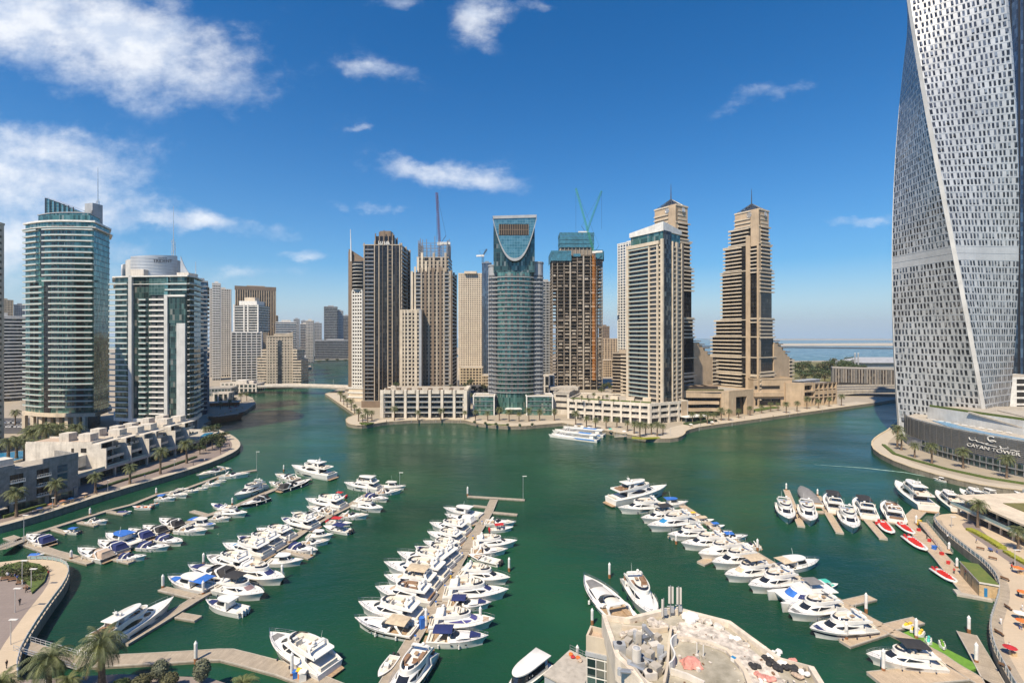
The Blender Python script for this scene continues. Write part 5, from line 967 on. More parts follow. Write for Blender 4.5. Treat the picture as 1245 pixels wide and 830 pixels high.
def twisted_tower():
 TX, TY, TR, T0, TK, CH=282.8, 312.2, 30.0, 4.5715, .0047444, .034
 r=bld('twisted_tower', 'silver tower twisting as it rises out of frame, with rows of small dark windows', (TX, TY));z0, z1, fh=2.4, 306, 4.08
 def corner(i_, z, out=0):a=T0-TK*z+i_*pi/2;return[Vector((TX+(TR+out)*cos(a+s), TY+(TR+out)*sin(a+s), z))for s in(-CH, CH)]
 zs=frange(z0, z1, fh);faces={}
 def sect(z, out=0):
  p=[]
  for i_ in range(4):p+=corner(i_, z, out)
  return p
 def fine(z):
  p=sect(z);out=[]
  for i_ in range(8):
   a, b=p[i_], p[(i_+1)%8];out+=[a.lerp(b, k/10)for k in range(10)]if i_%2 else[a]
  return out
 mb=MB();mb.loft([fine(z)for z in zs]);mb.build('cladding', 'tower_panel', r)
 for z in zs[1:]:
  mb=MB();o, i_=sect(z, .16), sect(z, -.3);n=8;k0=len(mb.v);h=.22
  mb.v+=[tuple(p)for p in o]+[(p.x, p.y, p.z+h)for p in o]+[tuple(p)for p in i_]+[(p.x, p.y, p.z+h)for p in i_]
  for k in range(n):
   l=(k+1)%n
   mb.f+=[[k, l, n+l, n+k], [n+k, n+l, 3*n+l, 3*n+k], [l, k, 2*n+k, 2*n+l]];mb.m+=[0]*3
  mb.build('floor_ledge', 'tower_panel', r)
 quads=[];rs=random.Random(11);ncol=17
 for fi, z in enumerate(zs[:-1]):
  if z<8 or abs(z-114)<4.5:continue
  for i_ in(3, 0):
   a0, b0=corner(i_, z+.75)[1], corner((i_+1)%4, z+.75)[0];a1, b1=corner(i_, z+fh-.35)[1], corner((i_+1)%4, z+fh-.35)[0]
   for k in range(ncol):
    w=(.44+.08*rs.random())if k not in(0, ncol-1)else .6;j=((fi*3+k*5)%7-3)*.004
    s0=(k+.25)/ncol+j;s1=s0+w/ncol;n_=(b0-a0).cross(Vector((0, 0, 1))).normalized()*.03
    quads.append([a0.lerp(b0, s0)+n_, a0.lerp(b0, s1)+n_, a1.lerp(b1, s1)+n_, a1.lerp(b1, s0)+n_])
 windows(r, quads, 'tower_window')
 mb=MB()
 for k in range(36):
  q=rs.choice(quads[len(quads)//2:]);mb.hexa([q[0]+(q[0]-q[3])*-.3+Vector((-.25, -.25, .0)), q[1]+(q[3]-q[0])*.3+Vector((-.25, -.25, 0)), q[1]+(q[3]-q[0])*.3, q[0]+(q[3]-q[0])*.3], [q[0].lerp(q[3], .62)+Vector((-.5, -.5, 0)), q[1].lerp(q[2], .62)+Vector((-.5, -.5, 0)), q[1].lerp(q[2], .62), q[0].lerp(q[3], .62)])
 tag(mb.build('open_sash', 'dark_frame', r), kind='stuff')
 for i_ in(3, 0, 2):
  mb=MB();mb.loft([[corner(i_, z, .3)[0], corner(i_, z, .3)[1], corner(i_, z, -1)[1], corner(i_, z, -1)[0]]for z in zs]);mb.build('corner_fold', 'fold_panel', r)
mat('fold_panel', (.54, .525, .49), .5, metal=.1, dirt=.05, vs=.08)
glass('tower_window', [((.07, .072, .08), 5), ((.03, .031, .034), 5), ((.17, .175, .185), 4), ((.36, .36, .35), 2)], 1.3, 4.08, .45, .1, lw=.0)
twisted_tower()
def tower_podium():
 curve=smooth_line([(243, 300), (235, 288), (231, 270), (230.5, 252), (232, 236), (237, 219)], 1);pl=curve+[(300, 200), (420, 205), (430, 330), (300, 340)];zt=18.6
 r=bld('screen_podium', 'curved grey louvred podium with a roof pool at the foot of the twisted tower', (300, 260), cat='podium')
 body(r, pl[1:]if False else offset(pl, 0), QZ, zt-1, 'grey_panel', 'wall', 'concrete_light')
 E=edges(curve)[:len(curve)-1]
 for z in frange(9, zt, .85):
  mb=MB()
  for i_, (a, b9)in enumerate(zip(curve, curve[1:])):e=Edge(a, b9);mb.ebox(e, -.05, e.L+.05, .12, .45, z, z+.6)
  mb.build('louvre', 'louvre_grey', r)
 mb=MB()
 for a, b9 in zip(curve, curve[1:]):
  e=Edge(a, b9)
  for k in range(2):mb.ebox(e, e.L*(k+.5)/2-.1, e.L*(k+.5)/2+.1, .4, .62, 8.6, zt+.6)
 mb.build('screen_mullion', 'louvre_grey', r)
 mb=MB()
 for a, b9 in list(zip(curve, curve[1:]))[4:]:e=Edge(a, b9);mb.ebox(e, 0, e.L, -.1, .15, QZ+.4, 8.2)
 mb.build('shop_front', 'shop_glass', r, uvm=True)
 mb=MB()
 for a, b9 in list(zip(curve, curve[1:]))[4:]:
  e=Edge(a, b9);mb.ebox(e, 0, e.L, .1, .9, 5.4, 5.8)
  for k in range(3):mb.ebox(e, e.L*k/3-.2, e.L*k/3+.2, .1, .5, QZ, 8.4)
 mb.build('shop_frame', 'grey_metal', r)
 mb=MB();wall_along(mb, curve, .35, zt-1, zt+1.0, 0, 1);mb.build('parapet', 'light_metal', r)
 mb=MB();mb.prism([(246, 284), (240, 268), (239, 250), (243, 232), (248, 233), (245, 250), (247, 268), (251, 280)], zt-.9, zt-.7);mb.build('roof_pool', 'pool_water', r)
 mb=MB();mb.prism([(250, 292), (253, 268), (257, 244), (263, 228), (330, 226), (330, 292)], zt-1, 25, 0, 1);o=mb.build('upper_storey', ['pale_panel', 'gravel_roof'], r)
 mb=MB();e=Edge((253, 268), (261.5, 232));mb.hexa([e.at(0, .2, 25), e.at(e.L, .2, zt), e.at(e.L, 1.6, zt), e.at(0, 1.6, 25)], [e.at(0, .2, 25.8), e.at(e.L, .2, zt+.8), e.at(e.L, 1.6, zt+.8), e.at(0, 1.6, 25.8)]);mb.build('stair', 'concrete_light', r)
 for k in range(10):p=Edge((250, 288), (257, 246)).at(k*4.2+2, 2.2, zt-.8);mb=MB();mb.obox(p, 1.0, 2.2, .5, .3);mb.build('sun_lounger', 'white_paint', r)
 mb=MB();mb.prism([(262, 240), (325, 240), (325, 262), (275, 275)], 25, 25.5);mb.build('roof_court', 'concrete_light', r)
 mb=MB();wall_along(mb, [(250.3, 291), (253.3, 268), (257.3, 244), (263, 228.3), (300, 226.3)], .5, 25, 26.2, 0, 1);mb.build('roof_hedge', 'hedge', r)
 cl=[Vector(q)for q in curve];i0=min(range(len(cl)), key=lambda i:(cl[i]-Vector((231, 247))).length)
 def on(s, d, z):
  i=i0
  while i<len(cl)-2 and s>(cl[i+1]-cl[i]).length:s-=(cl[i+1]-cl[i]).length;i+=1
  u=(cl[i+1]-cl[i]).normalized();q=cl[i]+u*s+Vector((u.y, -u.x))*d;return Vector((q.x, q.y, z))
 def stroke(pts, w):mb.path([on(a, .75, z+2.1)for a, z in pts], w, 4)
 mb=MB();stroke([(13.2+1.5*cos(t), 15.6+1.3*sin(t))for t in[radians(40+25*k)for k in range(12)]], .28);stroke([(12.5, 14.6), (13.6, 15.2), (15.2, 14.6)], .26);mb.build('emblem', 'white_paint', r)
 mb=MB();stroke([(3.2, 14.4), (3.6, 13.4), (5, 13.1), (6.4, 13.7), (7.2, 13.0), (8.8, 13.0), (10, 12.7), (12, 13.2), (10.8, 12.5), (15.5, 12.3)], .22);stroke([(16.5, 12.9), (17.2, 12.3), (16.7, 11.8), (18.5, 12.2), (20, 12.5)], .22);stroke([(20.6, 11.9), (21.8, 12.2), (23, 11.8), (24, 12.3)], .22);stroke([(6, 14.6), (6.3, 14.7)], .22);stroke([(19.5, 13.2), (19.8, 13.25)], .22);mb.build('script_lettering', 'white_paint', r)
 o=text_part(None, 'CAYAN TOWER', 2.3, (0, 0, 0), (0, 0, 0), 'white_paint', 'lettering', .15, 22);off=Vector(r['_o']);o.parent=r
 for v in o.data.vertices:v.co=on(13.2+v.co.x, .75+v.co.z, 11.9+v.co.y)-off
tower_podium()
r=bld('podium_wing', 'plain beige wall building right of the louvred podium at the frame edge', (246, 210), cat=BLDG);q=[(236.3, 218.5), (236.8, 204), (300, 200), (300, 216)];body(r, q, QZ, 19.5, 'pale_stone', 'wall');e=edges(q)[3 if False else 0];panel(r, e, .1, .35, QZ+2, QZ+10, .1, 'glass_dark', 'glass_bay', uvm=True);panel(r, e, .5, .9, 8, 10, .1, 'dark_interior', 'opening');loops(r, q, [19.5], .2, 1, 'pale_stone', 'parapet')
r, pl, ed=small_block('car_park', 'white banded car park block between the twisted tower and the frame edge', 1226, 335, 1290, 335, 30, 36, 'white_paint', 'dark_interior', 2, 4.4)
plain_tower('dark_glass_tower', 'dark blue glass tower cut off by the right frame edge', 1239.5, 395, 1300, 390, 40, -60, 4, 'glass_blue', 'dark_frame', 'fins', 12, .3, .12)
# ================================================================ BOATS (bow towards +x, waterline at z = 0)
def hull_curve(L, B, t, fine=2.4, st=.93):
 return B/2*((st+(1-st)*min(1, t/.35))if t<.35 else max(.025, 1-((t-.35)/.65)**(fine+.5)))
def hull(r, L, B, h0, h1, mats=('gelcoat', 'gelcoat', 'gelcoat'), name='hull', rise=1.6, fine=2.4, n=14, cockpit=None, flare=.86):
 """mats: topsides, band, boot stripe.  cockpit = fraction of the length from the stern that is sunk"""
 mb=MB();rings=[]
 for i in range(n+1):
  t=i/n;b=hull_curve(L, B, t, fine);zs=h0+(h1-h0)*t**rise;x=-L/2+L*t
  rk=.10*L*t**3
  bw=b*flare*(1-.38*t**3);bm=b*(1-(1-flare)*.35)*(1-.10*t**3)
  zc=.12+.5*t**4;zm1=zc+(zs-zc)*.38;zm2=zc+(zs-zc)*.72
  half=[(x, b, zs), (x-rk*.25, bm*1.0, zm2), (x-rk*.6, (bm+bw)/2, zm1), (x-rk*.9, bw, zc), (x-rk, bw*.9, -.25)]
  rings.append(half+[(x-rk, 0, -.45+.45*t**4)]+[(p[0], -p[1], p[2])for p in reversed(half)])
 def mf(a, k):
  k=min(k, 9-k);return 2 if k>=3 else(1 if k in(1, )else 0)
 mb.loft(rings, closed=False, caps=(True, False), mfun=mf);o=mb.build(name, list(mats), r, 40)
 return o
def deck(r, L, B, h0, h1, t0=.0, t1=1.0, m='deck_white', rise=1.6, fine=2.4, drop=.10, inset=.06, name='deck', n=12):
 mb=MB();rings=[]
 for i in range(n+1):
  t=t0+(t1-t0)*i/n;b=max(.01, hull_curve(L, B, t, fine)-inset);z=h0+(h1-h0)*t**rise-drop;x=-L/2+L*t-(.05 if t>.99 else 0)
  rings.append([(x, b, z), (x, b*.5, z+.05), (x, 0, z+.07), (x, -b*.5, z+.05), (x, -b, z)])
 mb.loft(rings, closed=False, caps=(False, False));return mb.build(name, m, r, 50)
def outline(x0, x1, w0, w1, n=9, pw=2.2):
 """open outline: port stern corner, round the front, starboard stern corner; w0 half width aft, w1 where the nose starts"""
 pts=[];xn=x0+(x1-x0)*.45
 pts.append((x0, w0));pts.append(((x0+xn)/2, (w0+w1)/2));pts.append((xn, w1))
 for k in range(1, n):a=pi/2*k/n;pts.append((xn+(x1-xn)*sin(a)**.9, w1*max(0, cos(a))**(2/pw)))
 pts.append((x1, 0));return pts+[(x, -y)for x, y in reversed(pts[:-1])]
class Cabin:
 """skin between a base outline and a roof outline; glazing is cut as panels lying just proud of it"""
 def __init__(s, base, top, z0, z1, z0f=None):s.b, s.t, s.z0, s.z1, s.z0f=base, top, z0, z1, z0f
 def bz(s, p):return s.z0f(p)if s.z0f else s.z0
 def build(s, r, m='gelcoat', name='cabin', roof=None, crown=.12):
  mb=MB();n=len(s.b);mid=[((p[0]+q[0])/2, (p[1]+q[1])/2*1.03)for p, q in zip(s.b, s.t)]
  rings=[[(p[0], p[1], s.bz(p))for p in s.b], [(p[0], p[1], (s.bz(q)+s.z1)/2)for p, q in zip(mid, s.b)], [(p[0], p[1], s.z1)for p in s.t], [(p[0]*.97+.03*s.t[0][0], p[1]*.9, s.z1+crown)for p in s.t]]
  mb.loft(rings, closed=True, caps=(False, True));return mb.build(name, m, r, 50)
 def at(s, u, v, d=.03):
  n=len(s.b)-1;f=max(0, min(n-1e-6, u*n));i=int(f);k=f-i
  def L_(pl, z):return Vector((pl[i][0]*(1-k)+pl[i+1][0]*k, pl[i][1]*(1-k)+pl[i+1][1]*k, z))
  p=L_(s.b, 0);q=L_(s.t, s.z1);p.z=s.bz(p);m_=(p+q)/2;m_.y*=1.03;c=p.lerp(m_, v*2)if v<.5 else m_.lerp(q, v*2-1)
  e=L_(s.b, 0);e2=Vector((s.b[i+1][0]-s.b[i][0], s.b[i+1][1]-s.b[i][1], 0)).normalized();nn=Vector((e2.y, -e2.x, 0));
  if nn.dot(c-Vector((s.b[0][0], 0, 0)))<0:nn=-nn
  return c+nn*d+Vector((0, 0, d*.4))
 def band(s, r, u0, u1, v0, v1, m='boat_glass', name='side_window', n=8, shape=None):
  """shape: 'lens' pointed both ends, 'fin' pointed aft, None straight"""
  mb=MB();lo, hi=[], []
  for k in range(n+1):
   f=k/n;u=u0+(u1-u0)*f;g=1
   if shape=='lens':g=max(.04, sin(pi*f)**.7)
   if shape=='fin':g=max(.04, f**.6)
   if shape=='nif':g=max(.04, (1-f)**.6)
   vm=v0+(v1-v0)*.42;lo.append(s.at(u, vm+(v0-vm)*g));hi.append(s.at(u, vm+(v1-vm)*g))
  for k in range(n):mb.poly([lo[k], lo[k+1], hi[k+1], hi[k]])
  return mb.build(name, m, r)
def cushion(mb, x0, x1, y0, y1, z0, z1, mi=0):mb.box(x0, x1, y0, y1, z0, z1, mi)
def fenders(r, L, B, h0, xs, m='navy'):
 for sg in(-1, 1):
  for x in xs:
   b=hull_curve(L, B, (x+L/2)/L)+.1;mb=MB();mb.tube((x, sg*b, .35), (x, sg*b, 1.0), .15, n=7);mb.tube((x, sg*b, 1.0), (x, sg*(b-.15), h0+.1), .02, n=3);mb.build('fender', m, r, 50)
def rail(r, L, B, h0, h1, t0, t1, hgt=.75, rise=1.6, fine=2.4):
 mb=MB();top={1:[], -1:[]};n=9
 for sg in(1, -1):
  for i in range(n+1):
   t=t0+(t1-t0)*i/n;b=max(.02, hull_curve(L, B, t, fine)-.08);z=h0+(h1-h0)*t**rise;x=-L/2+L*t+(.15 if i==n else 0);top[sg].append(Vector((x, sg*b, z+hgt)));
   if i%2==0:mb.tube((x, sg*b, z), (x, sg*b, z+hgt), .022, n=3, caps=False)
  mb.path(top[sg], .028, 4);mb.path([p-Vector((0, 0, hgt*.5))for p in top[sg]], .016, 3)
 mb.tube(top[1][-1], top[-1][-1], .03, n=4);return mb.build('bow_rail', 'chrome', r)
def pad(r, x0, x1, w0, w1, z0, z1, m, name='sun_pad'):
 mb=MB();mb.hexa([(x0, -w0, z0), (x1, -w1, z1), (x1, w1, z1), (x0, w0, z0)], [(x0+.08, -w0*.92, z0+.16), (x1-.08, -w1*.9, z1+.14), (x1-.08, w1*.9, z1+.14), (x0+.08, w0*.92, z0+.16)]);return mb.build(name, m, r, 30)
def canopy(r, x0, x1, w, z0, z1, m, name='canopy', bow=.18, posts=True, pz=1.4):
 mb=MB();n=6;rings=[]
 for i in range(n+1):
  x=x0+(x1-x0)*i/n;rings.append([(x, -w, z0+(z1-z0)*i/n)]+[(x, w*(-1+2*k/6), z0+(z1-z0)*i/n+bow*(1-(1-2*k/6)**2)+.06*sin(pi*i/n))for k in range(1, 6)]+[(x, w, z0+(z1-z0)*i/n)])
 mb.loft(rings+[], closed=False, caps=(False, False));mb.loft([[(p[0], p[1], p[2]-.05)for p in q]for q in rings], closed=False, caps=(False, False));o=mb.build(name, m, r, 50)
 if posts:
  mb=MB()
  for x in(x0+.1, x1-.1):
   for sg in(-1, 1):mb.tube(((x*.7+(x0+x1)*.15), sg*w*.95, pz), (x, sg*w*.98, (z0 if x<(x0+x1)/2 else z1)), .03, n=3)
  mb.build('canopy_frame', 'chrome', r)
 return o
def outboards(r, x, ys, z, m='canvas_black', s=1):
 for y in ys:
  mb=MB();mb.hexa([(x-.55*s, y-.22*s, z), (x+.05, y-.25*s, z), (x+.05, y+.25*s, z), (x-.55*s, y+.22*s, z)], [(x-.45*s, y-.15*s, z+.6*s), (x, y-.2*s, z+.65*s), (x, y+.2*s, z+.65*s), (x-.45*s, y+.15*s, z+.6*s)]);mb.box(x-.35*s, x-.12, y-.1, y+.1, z-1.0, z);mb.build('outboard_motor', m, r)
def flybridge(o):
 """16 m flybridge motor yacht"""
 L, B, h0, h1=16.0, 5.2, 1.55, 2.4;g=o.get;r=thing('flybridge_yacht', 'proto', 'yacht', origin=False)
 hull(r, L, B, h0, h1, (g('hull', 'gelcoat'), g('band', 'gelcoat'), g('boot', 'gelcoat')));deck(r, L, B, h0, h1, .0, 1, drop=.05)
 mb=MB();mb.hexa([(-8.9, -2.05, .3), (-7.9, -2.2, .3), (-7.9, 2.2, .3), (-8.9, 2.05, .3)], [(-8.9, -2.05, .48), (-7.9, -2.2, .48), (-7.9, 2.2, .48), (-8.9, 2.05, .48)]);mb.build('swim_platform', 'teak', r)
 for sg in(-1, 1):
  mb=MB();mb.hexa([(-8.0, sg*2.28-.12, 1.3), (-4.2, sg*2.3-.1, 1.35), (-4.2, sg*2.3+.1, 1.35), (-8.0, sg*2.28+.12, 1.3)], [(-7.7, sg*2.25-.1, 1.75), (-4.2, sg*2.25-.1, 2.9), (-4.2, sg*2.25+.08, 2.9), (-7.7, sg*2.25+.1, 1.75)]);mb.build('quarter_wing', 'gelcoat', r)
  mb=MB();pts=[];
  for k in range(9):
   t=.34+.26*k/8;b=hull_curve(L, B, t)*.965+.05;z=.62+.62*(h0-.3);gg=max(.05, sin(pi*k/8)**.6)*.2;pts.append(((-L/2+L*t, sg*b, z-gg), (-L/2+L*t, sg*(b+.035), z+gg)))
  for a, b_ in zip(pts, pts[1:]):mb.poly([a[0], b_[0], b_[1], a[1]])
  mb.build('hull_window', 'boat_glass', r)
 mb=MB();mb.box(-7.7, -4.0, -2.0, 2.0, 1.36, 1.46);mb.build('cockpit_floor', 'teak', r)
 mb=MB();mb.box(-7.75, -7.1, -1.6, 1.6, 1.42, 1.95);mb.box(-7.78, -7.6, -1.6, 1.6, 1.9, 2.3);mb.build('aft_sofa', g('seat', 'cushion'), r)
 c=Cabin(outline(-4.2, 4.9, 1.85, 1.95), outline(-4.2, 1.9, 1.75, 1.75), 1.5, 3.35, lambda p:1.45+.5*max(0, (p[0]+2)/7)**1.4);c.build(r)
 wc=g('screen', 'boat_glass');sw=g('side', 'boat_glass')
 c.band(r, .37, .63, .40, .90, wc, 'windscreen', 10)
 for a, b_ in(((.03, .17), (.19, .33)), ((.97, .83), (.81, .67))):
  c.band(r, *a, .42, .84, sw, 'side_window', 8, 'fin');c.band(r, *b_, .40, .82, sw, 'side_window', 8, 'nif')
 mb=MB();mb.poly([(-4.23, -1.5, 1.6), (-4.23, 1.5, 1.6), (-4.23, 1.4, 3.2), (-4.23, -1.4, 3.2)]);mb.build('saloon_door', 'boat_glass', r)
 ro=outline(-6.6, 2.1, 1.95, 1.9);ri=outline(-6.4, 1.7, 1.78, 1.7);mb=MB()
 mb.loft([[(x, y, 3.3)for x, y in ro], [(x, y, 3.48)for x, y in ro]], closed=True);mb.build('flybridge_floor', 'gelcoat', r, 40)
 mb=MB();n=len(ro);hz=lambda x:3.48+(.62 if x>-3.5 else .62-.35*(-3.5-x)/3.1)
 mb.loft([[(p[0], p[1], 3.4), (p[0]*.99, p[1]*.98, hz(p[0])), (q[0]*.99, q[1]*.98, hz(q[0])), (q[0], q[1], 3.4)]for p, q in zip(ro, ri)], closed=True, caps=(True, True));mb.build('coaming', 'gelcoat', r, 40)
 mb=MB();fs=[(x, y)for x, y in ri if x>-.4];mb.loft([[(x, y, 4.05), (x-.45, y*.93, 4.5)]for x, y in fs], closed=False, caps=(False, False));mb.build('fly_windscreen', 'boat_glass', r)
 mb=MB();mb.box(-.1, .5, .1, 1.3, 3.48, 4.25);mb.build('helm_console', 'gelcoat', r)
 for x0, x1, y0, y1, h in((-1.2, -.6, .2, 1.4, .5), (-1.35, -1.15, .2, 1.4, 1.0), (-2.9, -.2, -1.6, -.95, .5), (-4.2, -2.2, .7, 1.55, .5), (-4.3, -2.2, 1.45, 1.62, .85), (-.2, 1.1, -1.2, -.2, .42)):
  mb=MB();mb.box(x0, x1, y0, y1, 3.5, 3.5+h);mb.build('fly_seat', g('seat', 'cushion'), r)
 mb=MB();mb.box(-3.9, -2.9, -.45, .25, 4.0, 4.07);mb.box(-3.5, -3.3, -.2, 0, 3.5, 4.0);mb.build('table', 'teak', r)
 mb=MB();A=[(-5.3, -1.8, 3.7), (-4.9, -1.7, 4.6), (-4.75, -1.4, 4.85), (-4.75, 1.4, 4.85), (-4.9, 1.7, 4.6), (-5.3, 1.8, 3.7)]
 mb.loft([[(x-.35, y, z), (x+.35, y, z), (x+.35, y*.93, z-.16), (x-.35, y*.93, z-.16)]for x, y, z in A]);mb.build('radar_arch', 'gelcoat', r, 30)
 mb=MB();mb.ball((-4.75, .6, 5.12), .32, .32, .34, 10, 6);mb.build('radar_dome', 'gelcoat', r, 60);mb=MB();mb.tube((-4.8, -.7, 4.8), (-5.2, -.7, 6.8), .03, .015, 4);mb.build('aerial', 'gelcoat', r)
 rail(r, L, B, h0, h1, .52, .995);fenders(r, L, B, h0, (-5, -1.5, 2), g('fend', 'navy'))
 if g('pad'):pad(r, 4.0+1.0, 6.6, 1.15, .6, 2.02, 2.2, g('pad'))
 else:
  mb=MB();mb.box(5.4, 6.0, -.3, .3, 2.12, 2.22);mb.build('deck_hatch', 'boat_glass', r)
 if g('top'):canopy(r, -4.9, .6, 1.75, 5.35, 5.5, g('top'), 'bimini', .22, True, 4.0)
 if g('hard'):
  mb=MB();h_=outline(-5.4, 1.0, 1.75, 1.7);mb.loft([[(x, y, 5.35)for x, y in h_], [(x, y, 5.5)for x, y in h_], [(x*.95-.1, y*.9, 5.6)for x, y in h_]]);mb.build('hardtop', 'gelcoat', r, 40)
  mb=MB()
  for sg in(-1, 1):mb.tube((.6, sg*1.55, 4.1), (.1, sg*1.55, 5.4), .07, n=4)
  mb.build('hardtop_post', 'gelcoat', r)
 if g('tender'):
  mb=MB();mb.path([(-8.6, -1.3, .75), (-8.6, 1.0, .75), (-8.3, 1.35, .78), (-8.0, 1.0, .75), (-8.0, -1.3, .75)], .2, 6);mb.build('tender', g('tender'), r)
 return r
def cruiser(o):
 """12 m open sport cruiser"""
 L, B, h0, h1=12.0, 4.1, 1.25, 1.85;g=o.get;r=thing('sport_cruiser', 'proto', 'motor boat', origin=False)
 hull(r, L, B, h0, h1, (g('hull', 'gelcoat'), g('band', 'gelcoat'), g('boot', 'gelcoat')), fine=2.1);deck(r, L, B, h0, h1, .36, 1, drop=-.02, fine=2.1)
 mb=MB();mb.hexa([(-6.8, -1.5, .3), (-5.95, -1.65, .3), (-5.95, 1.65, .3), (-6.8, 1.5, .3)], [(-6.8, -1.5, .46), (-5.95, -1.65, .46), (-5.95, 1.65, .46), (-6.8, 1.5, .46)]);mb.build('swim_platform', 'teak', r)
 deck(r, L, B, h0, h1, 0, .37, 'teak', drop=.45, fine=2.1, name='cockpit_floor', inset=.25)
 mb=MB()
 for sg in(-1, 1):mb.loft([[(-L/2+L*t, sg*hull_curve(L, B, t, 2.1), h0-.02), (-L/2+L*t, sg*hull_curve(L, B, t, 2.1), h0+.1), (-L/2+L*t, sg*(hull_curve(L, B, t, 2.1)-.3), h0+.1), (-L/2+L*t, sg*(hull_curve(L, B, t, 2.1)-.3), h0-.5)]for t in(0, .1, .2, .3, .4)])
 mb.box(-6.0, -5.7, -1.6, 1.6, .5, 1.25);mb.build('side_deck', 'gelcoat', r)
 mb=MB();mb.box(-5.7, -5.0, -1.3, 1.3, .75, 1.15);mb.box(-5.75, -5.55, -1.3, 1.3, 1.1, 1.45);mb.build('aft_sofa', g('seat', 'cushion'), r)
 mb=MB();mb.box(-4.2, -2.4, -1.45, -.8, .75, 1.2);mb.build('side_sofa', g('seat', 'cushion'), r)
 c=Cabin(outline(-1.8, 4.2, 1.45, 1.4), outline(-1.9, 2.7, 1.25, 1.1), 1.3, 1.85, lambda p:1.25+.3*max(0, p[0]/4));c.build(r, crown=.1, name='foredeck_cabin')
 for u in((.06, .30), (.94, .70)):c.band(r, *u, .25, .8, g('side', 'boat_glass'), 'side_window', 6, 'lens')
 w=outline(-2.4, .6, 1.4, 1.3);w2=outline(-2.6, -.7, 1.2, 1.05);s=Cabin(w, w2, 1.75, 2.55);s.band(r, .08, .92, .0, 1, g('screen', 'boat_glass'), 'windscreen', 14)
 mb=MB();mb.path([s.at(.08+.84*k/14, 1.0, .02)for k in range(15)], .04, 4);mb.build('screen_frame', 'chrome', r)
 mb=MB();mb.box(-1.9, -1.4, -1.2, -.1, .8, 1.9);mb.build('helm_console', 'gelcoat', r)
 mb=MB();A=[(-4.2, -1.6, 1.25), (-3.2, -1.55, 2.5), (-2.95, -1.2, 2.75), (-2.95, 1.2, 2.75), (-3.2, 1.55, 2.5), (-4.2, 1.6, 1.25)]
 mb.loft([[(x-.28, y, z), (x+.28, y, z), (x+.28, y*.92, z-.14), (x-.28, y*.92, z-.14)]for x, y, z in A]);mb.build('radar_arch', 'gelcoat', r, 30)
 if g('cover'):
  k=Cabin(outline(-5.9, -.4, 1.5, 1.45), outline(-5.2, -1.4, 1.15, 1.1), 1.3, 2.5);mb=MB();k.build(r, g('cover'), 'cockpit_cover', crown=.2)
 if g('top'):canopy(r, -4.8, -1.0, 1.5, 2.85, 2.9, g('top'), 'bimini', .2, True, 1.3)
 if g('pad'):pad(r, 2.9-.6, 4.5, 1.0, .55, 1.98, 1.75, g('pad'))
 else:mb=MB();mb.box(3.4, 3.9, -.28, .28, 1.72, 1.85);mb.build('deck_hatch', 'boat_glass', r)
 for sg in(-1, 1):
  for k in range(3):mb=MB();x=-1+k*1.4;t=(x+L/2)/L;b=hull_curve(L, B, t, 2.1)*.97+.03;mb.box(x-.22, x+.22, sg*b-.03, sg*b+.03, .82, 1.0);mb.build('porthole', 'boat_glass', r)
 rail(r, L, B, h0, h1, .5, .99, .55, fine=2.1);fenders(r, L, B, h0, (-3.5, .5), 'canvas_white')
 return r
def runabout(o):
 """7.5 m open boat with outboard motors"""
 L, B, h0, h1=7.5, 2.5, .85, 1.2;g=o.get;r=thing('open_boat', 'proto', 'motor boat', origin=False)
 hull(r, L, B, h0, h1, (g('hull', 'gelcoat'), g('band', 'gelcoat'), g('boot', 'gelcoat')), fine=2.2, n=10)
 deck(r, L, B, h0, h1, .62, 1, drop=.02, fine=2.2, n=6);deck(r, L, B, h0, h1, .02, .63, g('floor', 'deck_white'), drop=.5, fine=2.2, name='cockpit_floor', inset=.2, n=6)
 mb=MB()
 for sg in(-1, 1):mb.loft([[(-L/2+L*t, sg*hull_curve(L, B, t, 2.2), h0-.02), (-L/2+L*t, sg*hull_curve(L, B, t, 2.2), h0+.08), (-L/2+L*t, sg*(hull_curve(L, B, t, 2.2)-.22), h0+.08), (-L/2+L*t, sg*(hull_curve(L, B, t, 2.2)-.22), h0-.5)]for t in(0, .15, .3, .45, .63)])
 mb.box(-L/2, -L/2+.25, -1.1, 1.1, .3, .93);mb.build('gunwale', 'gelcoat', r)
 mb=MB();mb.box(-3.3, -2.7, -.95, .95, .4, .85);mb.build('stern_seat', g('seat', 'cushion'), r)
 mb=MB();mb.box(-.4, .35, -.45, .45, .4, 1.35);mb.hexa([(.3, -.45, 1.3), (.38, -.45, 1.3), (.38, .45, 1.3), (.3, .45, 1.3)], [(-.05, -.4, 1.75), (.0, -.4, 1.75), (.0, .4, 1.75), (-.05, .4, 1.75)]);mb.build('console', 'gelcoat', r)
 mb=MB();mb.box(-1.5, -.9, -.5, .5, .4, .95);mb.build('helm_seat', g('seat', 'cushion'), r)
 if g('pad'):pad(r, .9, 2.3, .9, .5, .9, 1.0, g('pad'), 'bow_cushion')
 if g('top'):canopy(r, -2.3, .5, 1.0, 2.3, 2.35, g('top'), 'canopy', .12, True, .9)
 if g('cover'):k=Cabin(outline(-3.6, 2.4, 1.12, 1.1), outline(-3.2, 1.2, .5, .5), .9, 1.35);k.build(r, g('cover'), 'boat_cover', crown=.08)
 outboards(r, -L/2, g('ob', (-.4, .4)), .75, g('motor', 'canvas_black'))
 return r
